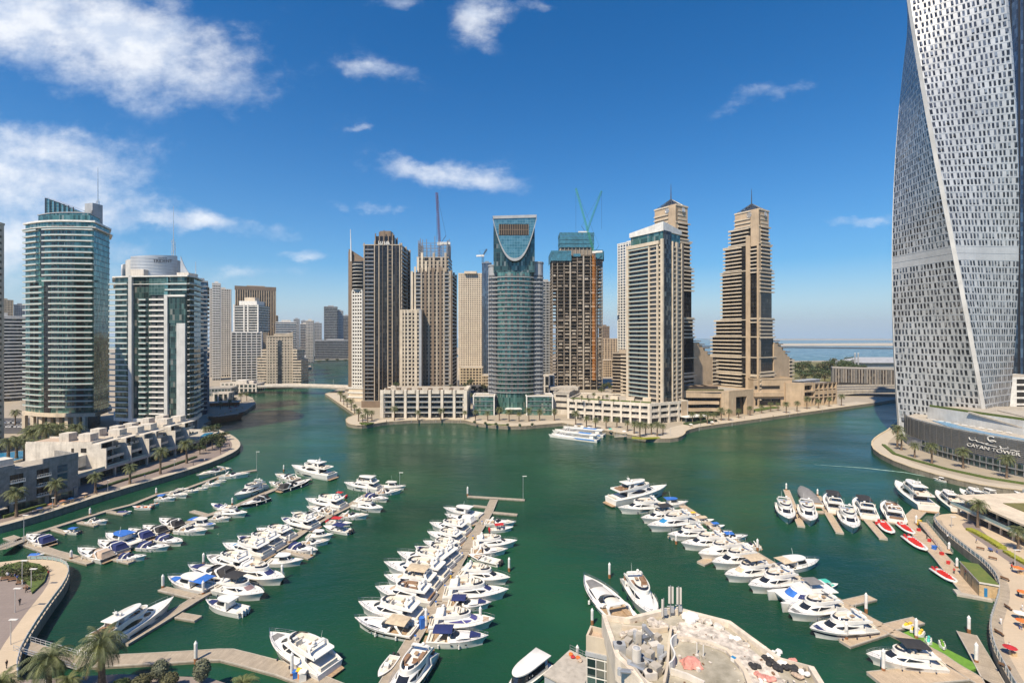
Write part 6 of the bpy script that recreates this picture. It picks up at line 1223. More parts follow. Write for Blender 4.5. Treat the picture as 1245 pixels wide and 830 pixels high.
def ribboat(o):
 """8 m red-seated sightseeing inflatable"""
 r=thing('tour_boat', 'proto', 'tour boat', origin=False);L=8.2
 for sg in(-1, 1):
  mb=MB();pts=[(-4.3, sg*1.1, .62), (-3.9, sg*1.12, .62), (0, sg*1.15, .66), (2.0, sg*1.05, .72), (3.3, sg*.6, .8), (3.9, 0, .84)];ring=[]
  for i, p in enumerate(pts):
   d=(Vector(pts[min(i+1, 5)])-Vector(pts[max(i-1, 0)])).normalized();w=Vector((-d.y, d.x, 0));rr=.33 if 0<i<5 else(.06 if i==0 else .26)
   ring.append([Vector(p)+(w*cos(2*pi*k/8)+Vector((0, 0, 1))*sin(2*pi*k/8))*rr for k in range(8)])
  mb.loft(ring);mb.build('side_tube', 'gelcoat', r, 60)
 mb=MB();mb.loft([[(-3.9, -1.0, .1), (-3.9, 1.0, .1), (-3.9, 1.0, .5), (-3.9, -1.0, .5)], [(2, -.85, .1), (2, .85, .1), (2, .85, .55), (2, -.85, .55)], [(3.6, -.1, .4), (3.6, .1, .4), (3.6, .1, .65), (3.6, -.1, .65)]]);mb.build('hull', 'gelcoat', r)
 for k in range(5):
  mb=MB();x=-1.9+k*.85;w=.75 if k<4 else .55;mb.box(x, x+.5, -w, w, .5, .92);mb.box(x-.1, x+.02, -w, w, .9, 1.3);mb.build('seat_row', 'red_seat', r)
 mb=MB();mb.box(-3.0, -2.5, -.4, .4, .5, 1.3);mb.build('console', 'gelcoat', r);outboards(r, -3.9, (-.45, .45), .6, 'canvas_red', 1.1)
 mb=MB();mb.box(-3.6, -3.1, -.9, .9, .5, 1.0);mb.build('stern_bench', 'red_seat', r);return r
def bigyacht(o):
 """28 m motor yacht"""
 L, B, h0, h1=27.0, 7.0, 2.5, 3.7;g=o.get;r=thing('motor_yacht', 'proto', 'yacht', origin=False)
 hull(r, L, B, h0, h1, (g('hull', 'gelcoat'), g('band', 'gelcoat'), g('boot', 'gelcoat')), fine=2.5, n=18);deck(r, L, B, h0, h1, 0, 1, drop=.06, n=16, fine=2.5)
 mb=MB();mb.hexa([(-15.0, -2.6, .4), (-13.4, -2.9, .4), (-13.4, 2.9, .4), (-15.0, 2.6, .4)], [(-15.0, -2.6, .65), (-13.4, -2.9, .65), (-13.4, 2.9, .65), (-15.0, 2.6, .65)]);mb.build('swim_platform', 'teak', r)
 mb=MB();mb.box(-13.2, -7, -2.7, 2.7, 2.2, 2.34);mb.build('aft_deck', 'teak', r)
 mb=MB();mb.box(-13.0, -12.0, -2.0, 2.0, 2.3, 2.85);mb.box(-13.1, -12.8, -2.1, 2.1, 2.8, 3.3);mb.build('aft_sofa', 'cushion', r)
 for sg in(-1, 1):
  for t0, t1, z, hh in((.36, .60, 1.25, .28), (.66, .74, 1.75, .2)):
   mb=MB();pts=[]
   for k in range(9):
    t=t0+(t1-t0)*k/8;b=hull_curve(L, B, t, 2.5)*.955+.06;q=hh*max(.08, sin(pi*(k+.5)/9)**.5);pts.append(((-L/2+L*t, sg*(b-.02), z-q), (-L/2+L*t, sg*(b+.05), z+q)))
   for a, b_ in zip(pts, pts[1:]):mb.poly([a[0], b_[0], b_[1], a[1]])
   mb.build('hull_window', 'boat_glass', r)
 c=Cabin(outline(-7.5, 7.6, 2.55, 2.55), outline(-7.5, 3.6, 2.4, 2.3), 2.3, 4.9, lambda p:2.3+.65*max(0, p[0]/7.6));c.build(r)
 c.band(r, .37, .63, .4, .94, g('screen', 'boat_glass'), 'windscreen', 10)
 for u in((.02, .18), (.20, .34), (.98, .82), (.80, .66)):c.band(r, *u, .38, .86, g('screen', 'boat_glass'), 'side_window', 8, 'lens')
 mb=MB();mb.poly([(-7.53, -2, 2.5), (-7.53, 2, 2.5), (-7.53, 1.9, 4.6), (-7.53, -1.9, 4.6)]);mb.build('saloon_door', 'boat_glass', r)
 ro=outline(-11.5, 4.2, 2.65, 2.55);ri=outline(-11.2, 3.7, 2.4, 2.3)
 mb=MB();mb.loft([[(x, y, 4.85)for x, y in ro], [(x, y, 5.08)for x, y in ro]]);mb.build('upper_deck', 'gelcoat', r, 40)
 mb=MB();mb.loft([[(p[0], p[1], 5.0), (p[0], p[1]*.985, 5.85 if p[0]>-7 else 5.4), (q[0], q[1]*.985, 5.85 if p[0]>-7 else 5.4), (q[0], q[1], 5.0)]for p, q in zip(ro, ri)]);mb.build('coaming', 'gelcoat', r, 40)
 mb=MB();mb.box(-10.5, -2.0, -2.2, 2.2, 5.07, 5.11);mb.build('upper_teak', 'teak', r)
 if g('skylounge', 1):
  k=Cabin(outline(-4.2, 3.2, 1.95, 1.9), outline(-4.2, 1.4, 1.8, 1.7), 5.1, 6.75);k.build(r, name='wheelhouse');k.band(r, .30, .70, .35, .92, 'boat_glass', 'wheelhouse_screen', 10)
  for u in((.03, .27), (.97, .73)):k.band(r, *u, .4, .88, 'boat_glass', 'wheelhouse_window', 8, 'lens')
 ht=outline(-7.8, 2.2, 2.2, 2.1);mb=MB();mb.loft([[(x, y, 7.0)for x, y in ht], [(x, y, 7.2)for x, y in ht], [(x*.96, y*.9, 7.34)for x, y in ht]]);mb.build('hardtop', 'gelcoat', r, 40)
 for sg in(-1, 1):
  mb=MB();mb.loft([[(-7.2, sg*2.0-.08, 5.1), (-6.4, sg*2.0-.08, 5.1), (-6.4, sg*2.0+.08, 5.1), (-7.2, sg*2.0+.08, 5.1)], [(-6.4, sg*1.95-.08, 7.05), (-5.7, sg*1.95-.08, 7.05), (-5.7, sg*1.95+.08, 7.05), (-6.4, sg*1.95+.08, 7.05)]]);mb.build('hardtop_post', 'gelcoat', r)
 for x0, x1, y0, y1 in((-10.4, -9.2, -1.6, 1.6), (-8.4, -7.4, .6, 2.0), (-8.4, -6.6, -2.0, -.9), (4.4, 5.8, -1.0, 1.0)):mb=MB();z=5.1 if x0<4 else 3.0;mb.box(x0, x1, y0, y1, z, z+.5);mb.build('lounge_seat', g('seat', 'cushion'), r)
 mb=MB();mb.ball((-4.5, .9, 7.85), .5, .5, .55, 10, 6);mb.build('radar_dome', 'gelcoat', r, 60);mb=MB();mb.ball((-4.5, -.9, 7.8), .42, .42, .5, 10, 6);mb.build('radar_dome', 'gelcoat', r, 60)
 mb=MB();mb.tube((-5.2, 0, 7.3), (-5.6, 0, 9.6), .09, .04, 5);mb.box(-5.6, -5.3, -.8, .8, 8.5, 8.58);mb.build('mast', 'gelcoat', r)
 rail(r, L, B, h0, h1, .5, .995, .85, fine=2.5);pad(r, 8.0-.2, 10.4, 1.3, .7, 3.02, 3.2, g('pad', 'deck_white'))
 return r
def catamaran(o):
 L, B=12.5, 6.2;r=thing('power_catamaran', 'proto', 'catamaran', origin=False)
 for sg in(-1, 1):
  mb=MB();rings=[]
  for k in range(9):
   t=k/8;w=.85*(1 if t<.55 else 1-.75*((t-.55)/.45)**2);x=-L/2+L*t;y=sg*2.2;rings.append([(x, y-w, 1.9+.2*t), (x-.3*t, y-w*.7, .2), (x-.3*t, y, -.4), (x-.3*t, y+w*.7, .2), (x, y+w, 1.9+.2*t)])
  mb.loft(rings);mb.build('hull', 'gelcoat', r, 40)
 mb=MB();mb.hexa([(-6.2, -3.0, 1.2), (4.6, -2.95, 1.3), (4.6, 2.95, 1.3), (-6.2, 3.0, 1.2)], [(-6.2, -3.0, 1.95), (5.0, -2.8, 2.1), (5.0, 2.8, 2.1), (-6.2, 3.0, 1.95)]);mb.build('bridge_deck', 'gelcoat', r)
 c=Cabin(outline(-2.2, 4.0, 2.4, 2.4), outline(-2.2, 2.0, 2.15, 2.1), 2.0, 3.7);c.build(r)
 c.band(r, .36, .64, .25, .85, 'canvas_blue', 'windscreen_cover', 10);c.band(r, .04, .3, .3, .8, 'canvas_navy', 'side_window', 8);c.band(r, .96, .7, .3, .8, 'canvas_blue', 'side_window', 8)
 mb=MB();h_=outline(-5.6, 2.1, 2.5, 2.3);mb.loft([[(x, y, 3.7)for x, y in h_], [(x, y, 3.9)for x, y in h_]]);mb.build('roof', 'gelcoat', r, 40)
 canopy(r, -3.4, -.4, 1.5, 5.2, 5.2, 'canvas_grey', 'bimini', .1, True, 3.9);mb=MB();mb.box(-1.2, -.6, -.9, .9, 3.9, 4.6);mb.build('helm_console', 'gelcoat', r)
 mb=MB();mb.box(-5.6, -3.0, -2.0, 2.0, 1.96, 2.02);mb.build('aft_deck', 'teak', r);mb=MB();mb.box(-5.6, -4.8, -2.0, 2.0, 2.0, 2.5);mb.build('aft_sofa', 'cushion', r)
 mb=MB()
 for sg in(-1, 1):mb.tube((5.9, sg*2.2, 2.1), (5.9, sg*2.2, 2.8), .03, n=3);mb.tube((5.9, sg*2.2, 2.8), (1, sg*2.9, 2.8), .03, n=3)
 mb.build('rail', 'chrome', r);return r
def tarp_boat(o):
 L, B, h0, h1=14, 4.2, 1.3, 1.9;r=thing('covered_boat', 'proto', 'motor boat', origin=False);hull(r, L, B, h0, h1)
 mb=MB();rings=[];rs=random.Random(4)
 for i in range(15):
  t=.12+.88*i/14;b=hull_curve(L, B, t)+.06;z=h0+(h1-h0)*t**1.6;x=-L/2+L*t;hh=1.6*sin(pi*min(1, (1-t)*1.15+.05))**.7*(1+.06*(-1)**i);rings.append([(x, b*cos(pi*k/10)*(1.0), z-.2+hh*sin(pi*k/10))for k in range(11)])
 mb.loft(rings, closed=False, caps=(False, False));mb.build('tarpaulin', o.get('cover', 'canvas_grey'), r, 30)
 mb=MB();mb.hexa([(-7.7, -1.7, .3), (-6.9, -1.9, .3), (-6.9, 1.9, .3), (-7.7, 1.7, .3)], [(-7.7, -1.7, .5), (-6.9, -1.9, .5), (-6.9, 1.9, .5), (-7.7, 1.7, .5)]);mb.build('swim_platform', 'teak', r)
 mb=MB();mb.box(-6.9, -5.2, -1.8, 1.8, .9, 1.05);mb.build('cockpit_floor', 'teak', r);return r
def hardtop_boat(o):
 """10 m fishing cruiser with a hard-top wheelhouse"""
 L, B, h0, h1=10.5, 3.4, 1.1, 1.75;g=o.get;r=thing('fishing_cruiser', 'proto', 'motor boat', origin=False);hull(r, L, B, h0, h1, (g('hull', 'gelcoat'), g('band', 'gelcoat'), g('boot', 'gelcoat')), fine=2.2);deck(r, L, B, h0, h1, .33, 1, drop=.04, fine=2.2)
 deck(r, L, B, h0, h1, 0, .34, 'deck_white', drop=.4, fine=2.2, name='cockpit_floor', inset=.2)
 mb=MB()
 for sg in(-1, 1):mb.loft([[(-L/2+L*t, sg*hull_curve(L, B, t, 2.2), h0-.02), (-L/2+L*t, sg*hull_curve(L, B, t, 2.2), h0+.08), (-L/2+L*t, sg*(hull_curve(L, B, t, 2.2)-.22), h0+.08), (-L/2+L*t, sg*(hull_curve(L, B, t, 2.2)-.22), h0-.4)]for t in(0, .12, .24, .35)])
 mb.box(-L/2, -L/2+.22, -1.5, 1.5, .4, 1.18);mb.build('gunwale', 'gelcoat', r)
 c=Cabin(outline(-1.6, 2.2, 1.25, 1.25), outline(-1.6, 1.0, 1.1, 1.1), 1.2, 2.9);c.build(r, crown=.05);c.band(r, .34, .66, .42, .92, g('screen', 'boat_glass'), 'windscreen', 8)
 for u in((.03, .3), (.97, .7)):c.band(r, *u, .45, .88, 'boat_glass', 'side_window', 6)
 h_=outline(-2.6, 1.5, 1.35, 1.3);mb=MB();mb.loft([[(x, y, 2.92)for x, y in h_], [(x, y, 3.05)for x, y in h_]]);mb.build('hardtop', g('roofm', 'gelcoat'), r, 40)
 if g('top'):canopy(r, -4.6, -1.6, 1.5, 2.75, 2.9, g('top'), 'aft_canopy', .12, True, 1.2)
 if g('pad'):pad(r, 2.3, 4.0, .95, .45, 1.45, 1.6, g('pad'))
 mb=MB();mb.box(-4.8, -4.2, -1.1, 1.1, .7, 1.1);mb.build('stern_seat', 'cushion', r)
 if g('ob'):outboards(r, -L/2, g('ob'), .9, g('motor', 'gelcoat'), 1.1)
 mb=MB();mb.tube((-.6, .6, 3), (-1.0, .6, 5.2), .03, n=3);mb.build('aerial', 'gelcoat', r)
 rail(r, L, B, h0, h1, .45, .99, .6, fine=2.2);return r
BASE_L={flybridge:16.6, cruiser:12.6, runabout:7.9, ribboat:8.4, bigyacht:28, catamaran:12.6, tarp_boat:14.4, hardtop_boat:10.8}
PROTO={}
def boat(fn, opts, bow, stern, label, group, z=1.1, L=None, cat=None, k2=None):
 """bow and stern: photo pixels of the hull ends; the boat floats at the matching place, heading and length"""
 b, s=G(*bow, z), G(*stern, z);d=b-s;ln=L or d.length*(1.08 if fn in(flybridge, cruiser, hardtop_boat)and d.length<22 else 1);mid=(b+s)/2
 if L:near, u=(b, -d.normalized())if b.y<s.y else(s, d.normalized());mid=near+u*L/2
 key=(fn.__name__, tuple(sorted(opts.items())))
 if key not in PROTO:PROTO[key]=fn(opts);register(PROTO[key]);o=PROTO[key]
 else:o=copy_tree(PROTO[key])
 k=ln/BASE_L[fn];o.location=(mid.x, mid.y, 0);o.rotation_euler=(0, 0, atan2(d.y, d.x));o.scale=(k, max(k, min(k*1.15, 1.15))if fn is not bigyacht else k, max(.8, min(1.12, k), .62*k if k>1.5 else 0))
 o['label']=label;o['group']=group
 if cat:o['category']=cat
 return o
FB, CR, RU, HT, BY, RB=flybridge, cruiser, runabout, hardtop_boat, bigyacht, ribboat
K={'f0':(FB, {}, 'white flybridge yacht'), 'fg':(FB, {'pad':'canvas_grey'}, 'white flybridge yacht with grey bow pad'), 'fb':(FB, {'pad':'canvas_navy'}, 'white flybridge yacht with navy bow pad'), 'fn':(FB, {'screen':'canvas_navy'}, 'white flybridge yacht with navy screen cover'), 'ft':(FB, {'screen':'canvas_tan', 'seat':'brown_seat'}, 'flybridge yacht with tan screen cover'), 'fbe':(FB, {'top':'canvas_beige', 'screen':'canvas_beige'}, 'white flybridge yacht under a beige bimini'), 'fbk':(FB, {'top':'canvas_black'}, 'white flybridge yacht under a black bimini'), 'fs':(FB, {'band':'navy', 'pad':'canvas_navy'}, 'flybridge yacht with navy hull stripe'), 'fbl':(FB, {'screen':'canvas_teal'}, 'white flybridge yacht with blue screen cover'), 'fv':(FB, {'screen':'violet_glass', 'side':'violet_glass', 'pad':'canvas_tan'}, 'flybridge yacht with violet tinted windows'), 'fp':(FB, {'screen':'pink_glass', 'top':'canvas_black'}, 'flybridge yacht with pinkish screen'), 'fh':(FB, {'hard':1}, 'white flybridge yacht with hardtop'), 'fw':(FB, {'pad':'canvas_white', 'screen':'canvas_white'}, 'white flybridge yacht with white covers'), 'fd':(FB, {'tender':'canvas_grey', 'pad':'cushion'}, 'white flybridge yacht with grey tender aft'), 'fo':(FB, {'tender':'canvas_orange'}, 'white flybridge yacht with orange tender aft'), 'c0':(CR, {'pad':'cushion'}, 'white open sport cruiser'), 'cn':(CR, {'cover':'canvas_navy'}, 'sport cruiser with navy cockpit cover'), 'cb':(CR, {'cover':'canvas_black'}, 'sport cruiser with black cockpit cover'), 'cw':(CR, {'cover':'canvas_white'}, 'sport cruiser with white cockpit cover'), 'cnh':(CR, {'cover':'canvas_navy', 'band':'navy', 'hull':'gelcoat'}, 'sport cruiser with navy stripe and cover'), 'ck':(CR, {'band':'black_gloss', 'top':'canvas_beige'}, 'black banded sport cruiser with beige top'), 'cp':(CR, {'pad':'canvas_navy', 'top':'canvas_navy'}, 'sport cruiser with navy pad and bimini'), 'cd':(CR, {'hull':'navy', 'band':'navy', 'cover':'canvas_black'}, 'dark navy hulled sport boat'), 'cbl':(CR, {'top':'canvas_blue'}, 'white sport cruiser with bright blue bimini'), 'ct':(CR, {'cover':'canvas_tan'}, 'sport cruiser with tan cockpit cover'), 'cg':(CR, {'cover':'canvas_grey'}, 'sport cruiser with grey cockpit cover'), 'cpt':(CR, {'pad':'canvas_navy', 'cover':'canvas_black', 'band':'navy'}, 'sport cruiser with navy pad, black hood'), 'ccr':(CR, {'hull':'gelcoat_cream', 'band':'gelcoat_cream', 'pad':'cushion'}, 'cream sport yacht'), 'r0':(RU, {'pad':'cushion'}, 'small white open motor boat'), 'rb':(RU, {'top':'canvas_blue'}, 'small open boat with blue canopy'), 'ry':(RU, {'top':'canvas_yellow'}, 'small open boat with yellow canopy'), 'rg':(RU, {'top':'canvas_green', 'pad':'canvas_green'}, 'small open boat with green canopy'), 'rr':(RU, {'top':'canvas_red', 'motor':'canvas_red'}, 'small open boat with red canopy'), 'rc':(RU, {'cover':'canvas_blue'}, 'small boat under a bright blue cover'), 'rgr':(RU, {'cover':'canvas_navy'}, 'small boat under a navy cover'), 'rt':(RU, {'top':'canvas_beige', 'pad':'cushion'}, 'small open boat with beige canopy'), 'rn':(RU, {'top':'canvas_navy'}, 'small open boat with navy canopy'), 'rw':(RU, {'cover':'canvas_white'}, 'small boat under a white cover'), 'rd':(RU, {'seat':'canvas_orange', 'pad':'canvas_orange'}, 'small open boat with orange cushions'), 'rk':(RU, {'band':'black_gloss', 'pad':'teak'}, 'black striped open bowrider'), 'h0':(HT, {}, 'white hardtop fishing cruiser'), 'hb':(HT, {'top':'canvas_blue', 'pad':'canvas_blue'}, 'fishing cruiser with blue aft canopy'), 'ho':(HT, {'ob':(-.7, 0, .7), 'pad':'canvas_navy'}, 'fishing cruiser with three outboards'), 'hbe':(HT, {'top':'canvas_beige', 'ob':(-.5, .5), 'motor':'canvas_grey'}, 'white fishing boat with beige aft canopy'), 'hg':(HT, {'roofm':'canvas_blue'}, 'fishing cruiser with blue roof'), 'b0':(BY, {}, 'long white motor yacht'), 'bt':(BY, {'seat':'brown_seat'}, 'long white motor yacht with brown seats'), 'rib':(RB, {}, 'white tour boat with red seats'), }
def fleet(rows, place, group, L=None):
 n={}
 for i, row in enumerate(rows):
  k, bx, by, sx, sy=row[:5];fn, op, words=K[k]
  lab=row[5]if len(row)>5 and row[5]else f'{words}, {ORD[i]} {place}'
  o=boat(fn, dict(op), (bx, by), (sx, sy), lab, group, L=L)
PC_L=[('h0', 540, 619, 584, 626), ('cw', 541, 627, 576, 634), ('f0', 523, 638.5, 569, 646), ('fw', 520, 649, 562, 657), ('f0', 515, 660, 556, 668), ('fb', 505, 668.5, 556, 680), ('f0', 484, 676.5, 547, 690), ('f0', 468, 689, 543, 701), ('fbe', 468, 704, 532, 713), ('ft', 457.5, 718.5, 526, 728), ('f0', 437, 738, 512, 752), ('ck', 432, 755, 503, 768)]
fleet(PC_L, 'from the tip, left of the central pier', 'yachts berthed along the central pier')
PC_R=[('c0', 627, 636, 590, 634), ('rr', 625, 640.5, 595, 643), ('f0', 628, 660, 576, 662), ('c0', 617, 669, 573, 670), ('rk', 568, 673.5, 609, 683), ('f0', 619, 706, 560, 697), ('fn', 617, 722, 541, 722), ('cp', 597, 734, 545, 733), ('fv', 600, 757, 524, 757), ('cp', 593, 777, 521, 775)]
fleet(PC_R, 'from the tip, right of the central pier', 'yachts berthed along the central pier')
boat(FB, {'seat':'brown_seat'}, (470, 866), (515, 800), 'white yacht cut by the bottom edge, bow towards the viewer', 'yachts berthed along the central pier', L=17)
boat(RU, dict(K['r0'][1]), (459, 823), (481, 794), 'open white dinghy with two outboards near the bottom, left of the central pier', 'yachts berthed along the central pier')
PB_L=[('fh', 419, 590, 461, 594), ('rr', 401, 600.5, 421, 602), ('f0', 372, 610, 417, 616), ('c0', 373, 617.5, 404, 622), ('c0', 354, 625.5, 390, 630), ('fs', 342.5, 633, 383, 640), ('f0', 312.5, 645.5, 353, 653), ('fb', 289, 656.5, 339, 664), ('fbl', 271.5, 665.5, 325, 674), ('fg', 252, 680, 303, 691), ('cpt', 229, 690, 282, 700), ('hb', 205, 704, 256, 714)]
fleet(PB_L, 'from the tip, left of the second pier', 'boats berthed along the second pier from the left')
PB_R=[('c0', 489, 596, 457, 599.5), ('h0', 493, 592.5, 463, 591), ('cn', 472, 607.5, 446, 603), ('f0', 465, 620, 432, 613), ('c0', 448, 627, 414, 626), ('rr', 429, 636, 398, 633), ('rn', 392, 639, 427, 645), ('h0', 405, 650, 374, 650), ('c0', 401, 657, 366, 660), ('cn', 386, 670, 354, 664), ('h0', 368, 682, 326, 682), ('fn', 345, 707, 292, 695), ('fp', 320, 725, 268, 713), ('ho', 251, 732.5, 296, 742)]
fleet(PB_R, 'from the tip, right of the second pier', 'boats berthed along the second pier from the left')
PA_L=[('b0', 353.5, 571, 405, 580, 'large white motor yacht moored at the open end of the leftmost long pier'), ('c0', 334.5, 578, 361, 583), ('c0', 327, 586, 343, 589), ('f0', 285.5, 605.5, 320, 591), ('rgr', 256, 612, 277, 617), ('cb', 194, 632, 219, 639), ('cb', 174, 640, 199, 646), ('cn', 157, 645, 181, 654), ('hg', 129, 650.5, 166, 660), ('cn', 120, 659, 149, 669), ('ct', 95, 669, 132, 678)]
fleet(PA_L, 'from the tip, left of the leftmost long pier', 'boats berthed along the leftmost long pier')
PA_R=[('cd', 378, 584, 341, 595), ('cd', 292, 616, 325, 605), ('f0', 300, 625, 266, 622), ('c0', 280, 630, 257, 629), ('hb', 262, 639, 231, 636), ('c0', 252, 646, 217, 643), ('cn', 222, 660, 194, 654), ('cn', 206, 665, 171, 663), ('cn', 178, 676, 146, 677)]
fleet(PA_R, 'from the tip, right of the leftmost long pier', 'boats berthed along the leftmost long pier')
SH=[('c0', 304, 576.5, 268, 579), ('ccr', 239, 580, 276, 569, 'long cream sport yacht against the left quay near the promenade bend'), ('r0', 276, 583, 262, 583), ('c0', 269, 587.5, 248, 588), ('r0', 254, 592, 238, 592), ('r0', 243, 595, 223, 595.5), ('r0', 230, 593, 214, 593), ('c0', 228, 602.5, 207, 599), ('cbl', 214, 605.5, 191, 605), ('rd', 195, 610, 181, 612), ('rd', 160, 615.5, 186, 615), ('rgr', 161, 620.5, 143, 621), ('c0', 131, 633.5, 107, 633), ('rb', 76, 644, 97, 645), ('cn', 33, 652, 60, 660), ('rc', 55, 672, 35, 673, 'small boat under a bright blue cover between the plaza and the pontoon')]
fleet(SH, 'from the promenade bend, on the quayside pontoon', 'small boats on the pontoon along the left quay')
PD_L=[('bt', 812, 597, 741, 611, 'large white motor yacht moored at the open end of the right pier'), ('f0', 752, 621, 803, 616), ('fbk', 780, 633, 822, 626), ('fbl', 788, 643, 843, 633), ('fo', 812.5, 652.5, 858, 648), ('f0', 829, 664, 882, 659), ('fw', 850, 677, 897, 667), ('f0', 866.5, 688, 917, 677), ('fbe', 882, 703, 934, 692), ('f0', 911, 716.5, 966, 704), ('fg', 959, 749, 1018, 736), ('fs', 986, 769, 1056, 761), ('fbk', 1055, 800, 1142, 806)]
fleet(PD_L, 'from the tip, left of the right pier', 'yachts berthed along the right pier')
PD_R=[('hg', 836, 611.5, 800, 613), ('r0', 836, 619, 818, 619), ('ry', 852, 624.5, 836, 625), ('rt', 869, 631, 845, 632), ('rb', 882, 637.5, 861, 639), ('ct', 890, 646.5, 868, 647), ('cbl', 909, 651.5, 878, 652), ('c0', 897, 661, 924, 663), ('hbe', 995, 683, 945, 690), ('rg', 1020, 709, 990, 711)]
fleet(PD_R, 'from the tip, right of the right pier', 'yachts berthed along the right pier')
boat(catamaran, {}, (941, 731), (1012, 727), 'white power catamaran with blue window covers on the left of the right pier', 'yachts berthed along the right pier')
PE=[('f0', 959, 636, 948, 600), ('f0', 985.5, 638.5, 977, 607), ('fbk', 1003, 596.5, 1018, 623), ('f0', 1038, 647.5, 1024, 614), ('fbk', 1037, 603.5, 1058, 630), ('ft', 1072, 606, 1091, 634)]
fleet(PE, 'from the left along the short right-hand pontoon', 'yachts on the short right-hand pontoon', L=21)
boat(tarp_boat, {}, (967, 587), (992, 614), 'boat wrapped in a pale grey tarpaulin on the short right-hand pontoon', 'yachts on the short right-hand pontoon', L=22)
boat(BY, dict(K['b0'][1]), (1083, 587), (1130, 620), 'largest white motor yacht beside the curved promenade on the right', 'motor yachts beside the curved promenade', L=31)
for k, (key, b, s, l)in enumerate((('b0', (1138, 600), (1166, 621), 'second long white yacht from the left behind the curved promenade'), ('f0', (1157, 603), (1183, 614), 'flybridge yacht between two long yachts behind the curved promenade'), ('b0', (1166.5, 598), (1198, 616), 'third long white yacht from the left behind the curved promenade'), ('fh', (1188, 598), (1211, 607), 'hardtop yacht behind the restaurant terrace on the right'), ('f0', (1217, 604), (1240, 610), 'white yacht half hidden by the restaurant roof on the right'), ('b0', (1232, 601), (1266, 612), 'white yacht cut by the right frame edge behind the restaurant'))):
 boat(K[key][0], dict(K[key][1]), b, s, l, 'motor yachts beside the curved promenade')
RIB=[((1084, 649), (1071, 634)), ((1111, 650), (1094, 637)), ((1126, 670), (1102, 652)), ((1163, 709), (1136, 691))]
for k, (b, s)in enumerate(RIB):boat(RB, {}, b, s, f'white tour boat with red seats, {ORD[k]} from the far end of the red tour boats', 'red-seated tour boats', z=.6)
boat(BY, dict(K['bt'][1]), (213, 727), (101, 793), 'very long white motor yacht moored in the lower left behind the palm trees', 'large yachts moored alone', z=2.2)
boat(FB, {'pad':'canvas_grey'}, (329, 775), (400, 812), 'white flybridge yacht alone at the lower left walkway, stern towards the viewer', 'large yachts moored alone', z=1.4)
boat(CR, {'pad':'canvas_grey', 'seat':'teak'}, (709, 697), (768, 757), 'long white yacht behind the rooftop building, bow pointing away', 'large yachts moored alone', z=2.2)
boat(FB, {'seat':'brown_seat', 'screen':'canvas_white'}, (797, 752), (767, 703), 'white motor yacht behind the rooftop building, bow towards the viewer', 'large yachts moored alone', z=1.8)
boat(RU, {'pad':'cushion', 'top':'canvas_white'}, (1134, 580), (1152, 583.5), 'small tour boat under way with a white wake before the twisted tower', 'boats under way')
def ferry(b, s, label):
 p, q=G(*b, .8), G(*s, .8);d=p-q;L=d.length;r=thing('passenger_ferry', label, 'ferry', ((p+q)/2)[:2]+(0, )if False else(((p+q)/2).x, ((p+q)/2).y, 0), 'passenger ferries at the far quay', origin=False);r.rotation_euler=(0, 0, atan2(d.y, d.x));h=L/2
 for sg in(-1, 1):
  mb=MB();mb.loft([[(-h, sg*2.6-.9, 1.5), (-h, sg*2.6-.6, -.3), (-h, sg*2.6+.6, -.3), (-h, sg*2.6+.9, 1.5)], [(h*.6, sg*2.6-.9, 1.6), (h*.6, sg*2.6-.5, -.3), (h*.6, sg*2.6+.5, -.3), (h*.6, sg*2.6+.9, 1.6)], [(h, sg*2.4-.1, 1.9), (h*.93, sg*2.4-.05, -.2), (h*.93, sg*2.4+.05, -.2), (h, sg*2.4+.1, 1.9)]]);mb.build('hull', 'gelcoat', r, 30)
 mb=MB();mb.hexa([(-h, -3.5, 1.2), (h*.85, -2.6, 1.3), (h*.85, 2.6, 1.3), (-h, 3.5, 1.2)], [(-h, -3.5, 1.8), (h*.9, -2.6, 1.9), (h*.9, 2.6, 1.9), (-h, 3.5, 1.8)]);mb.build('deck', 'gelcoat', r)
 c=Cabin(outline(-h*.85, h*.8, 3.2, 3.1), outline(-h*.85, h*.55, 2.9, 2.8), 1.8, 4.2);c.build(r, 'gelcoat');c.band(r, .02, .98, .3, .75, 'boat_glass', 'window', 24)
 mb=MB();o_=outline(-h*.95, h*.6, 3.4, 3.2);mb.loft([[(x, y, 4.25)for x, y in o_], [(x, y, 4.5)for x, y in o_], [(x*.97, y*.85, 4.7)for x, y in o_]]);mb.build('roof', 'gelcoat', r, 40)
 for sg in(-1, 1):
  mb=MB();mb.poly([(-h*.9, sg*3.55, 1.0), (-h*.2, sg*3.55, 1.0), (-h*.05, sg*3.5, 1.7), (-h*.9, sg*3.55, 1.7)]);mb.build('blue_flash', 'blue_ferry', r)
 mb=MB();mb.box(-h*.7, -h*.2, -2, 2, 4.7, 4.78);mb.build('roof_panel', 'blue_ferry', r)
 return r
ferry((669, 528.5), (728, 535.5), 'nearer of two white passenger ferries with blue flashes at the far quay');ferry((673, 523.5), (735, 529.5), 'farther of two white passenger ferries moored against the far quay')
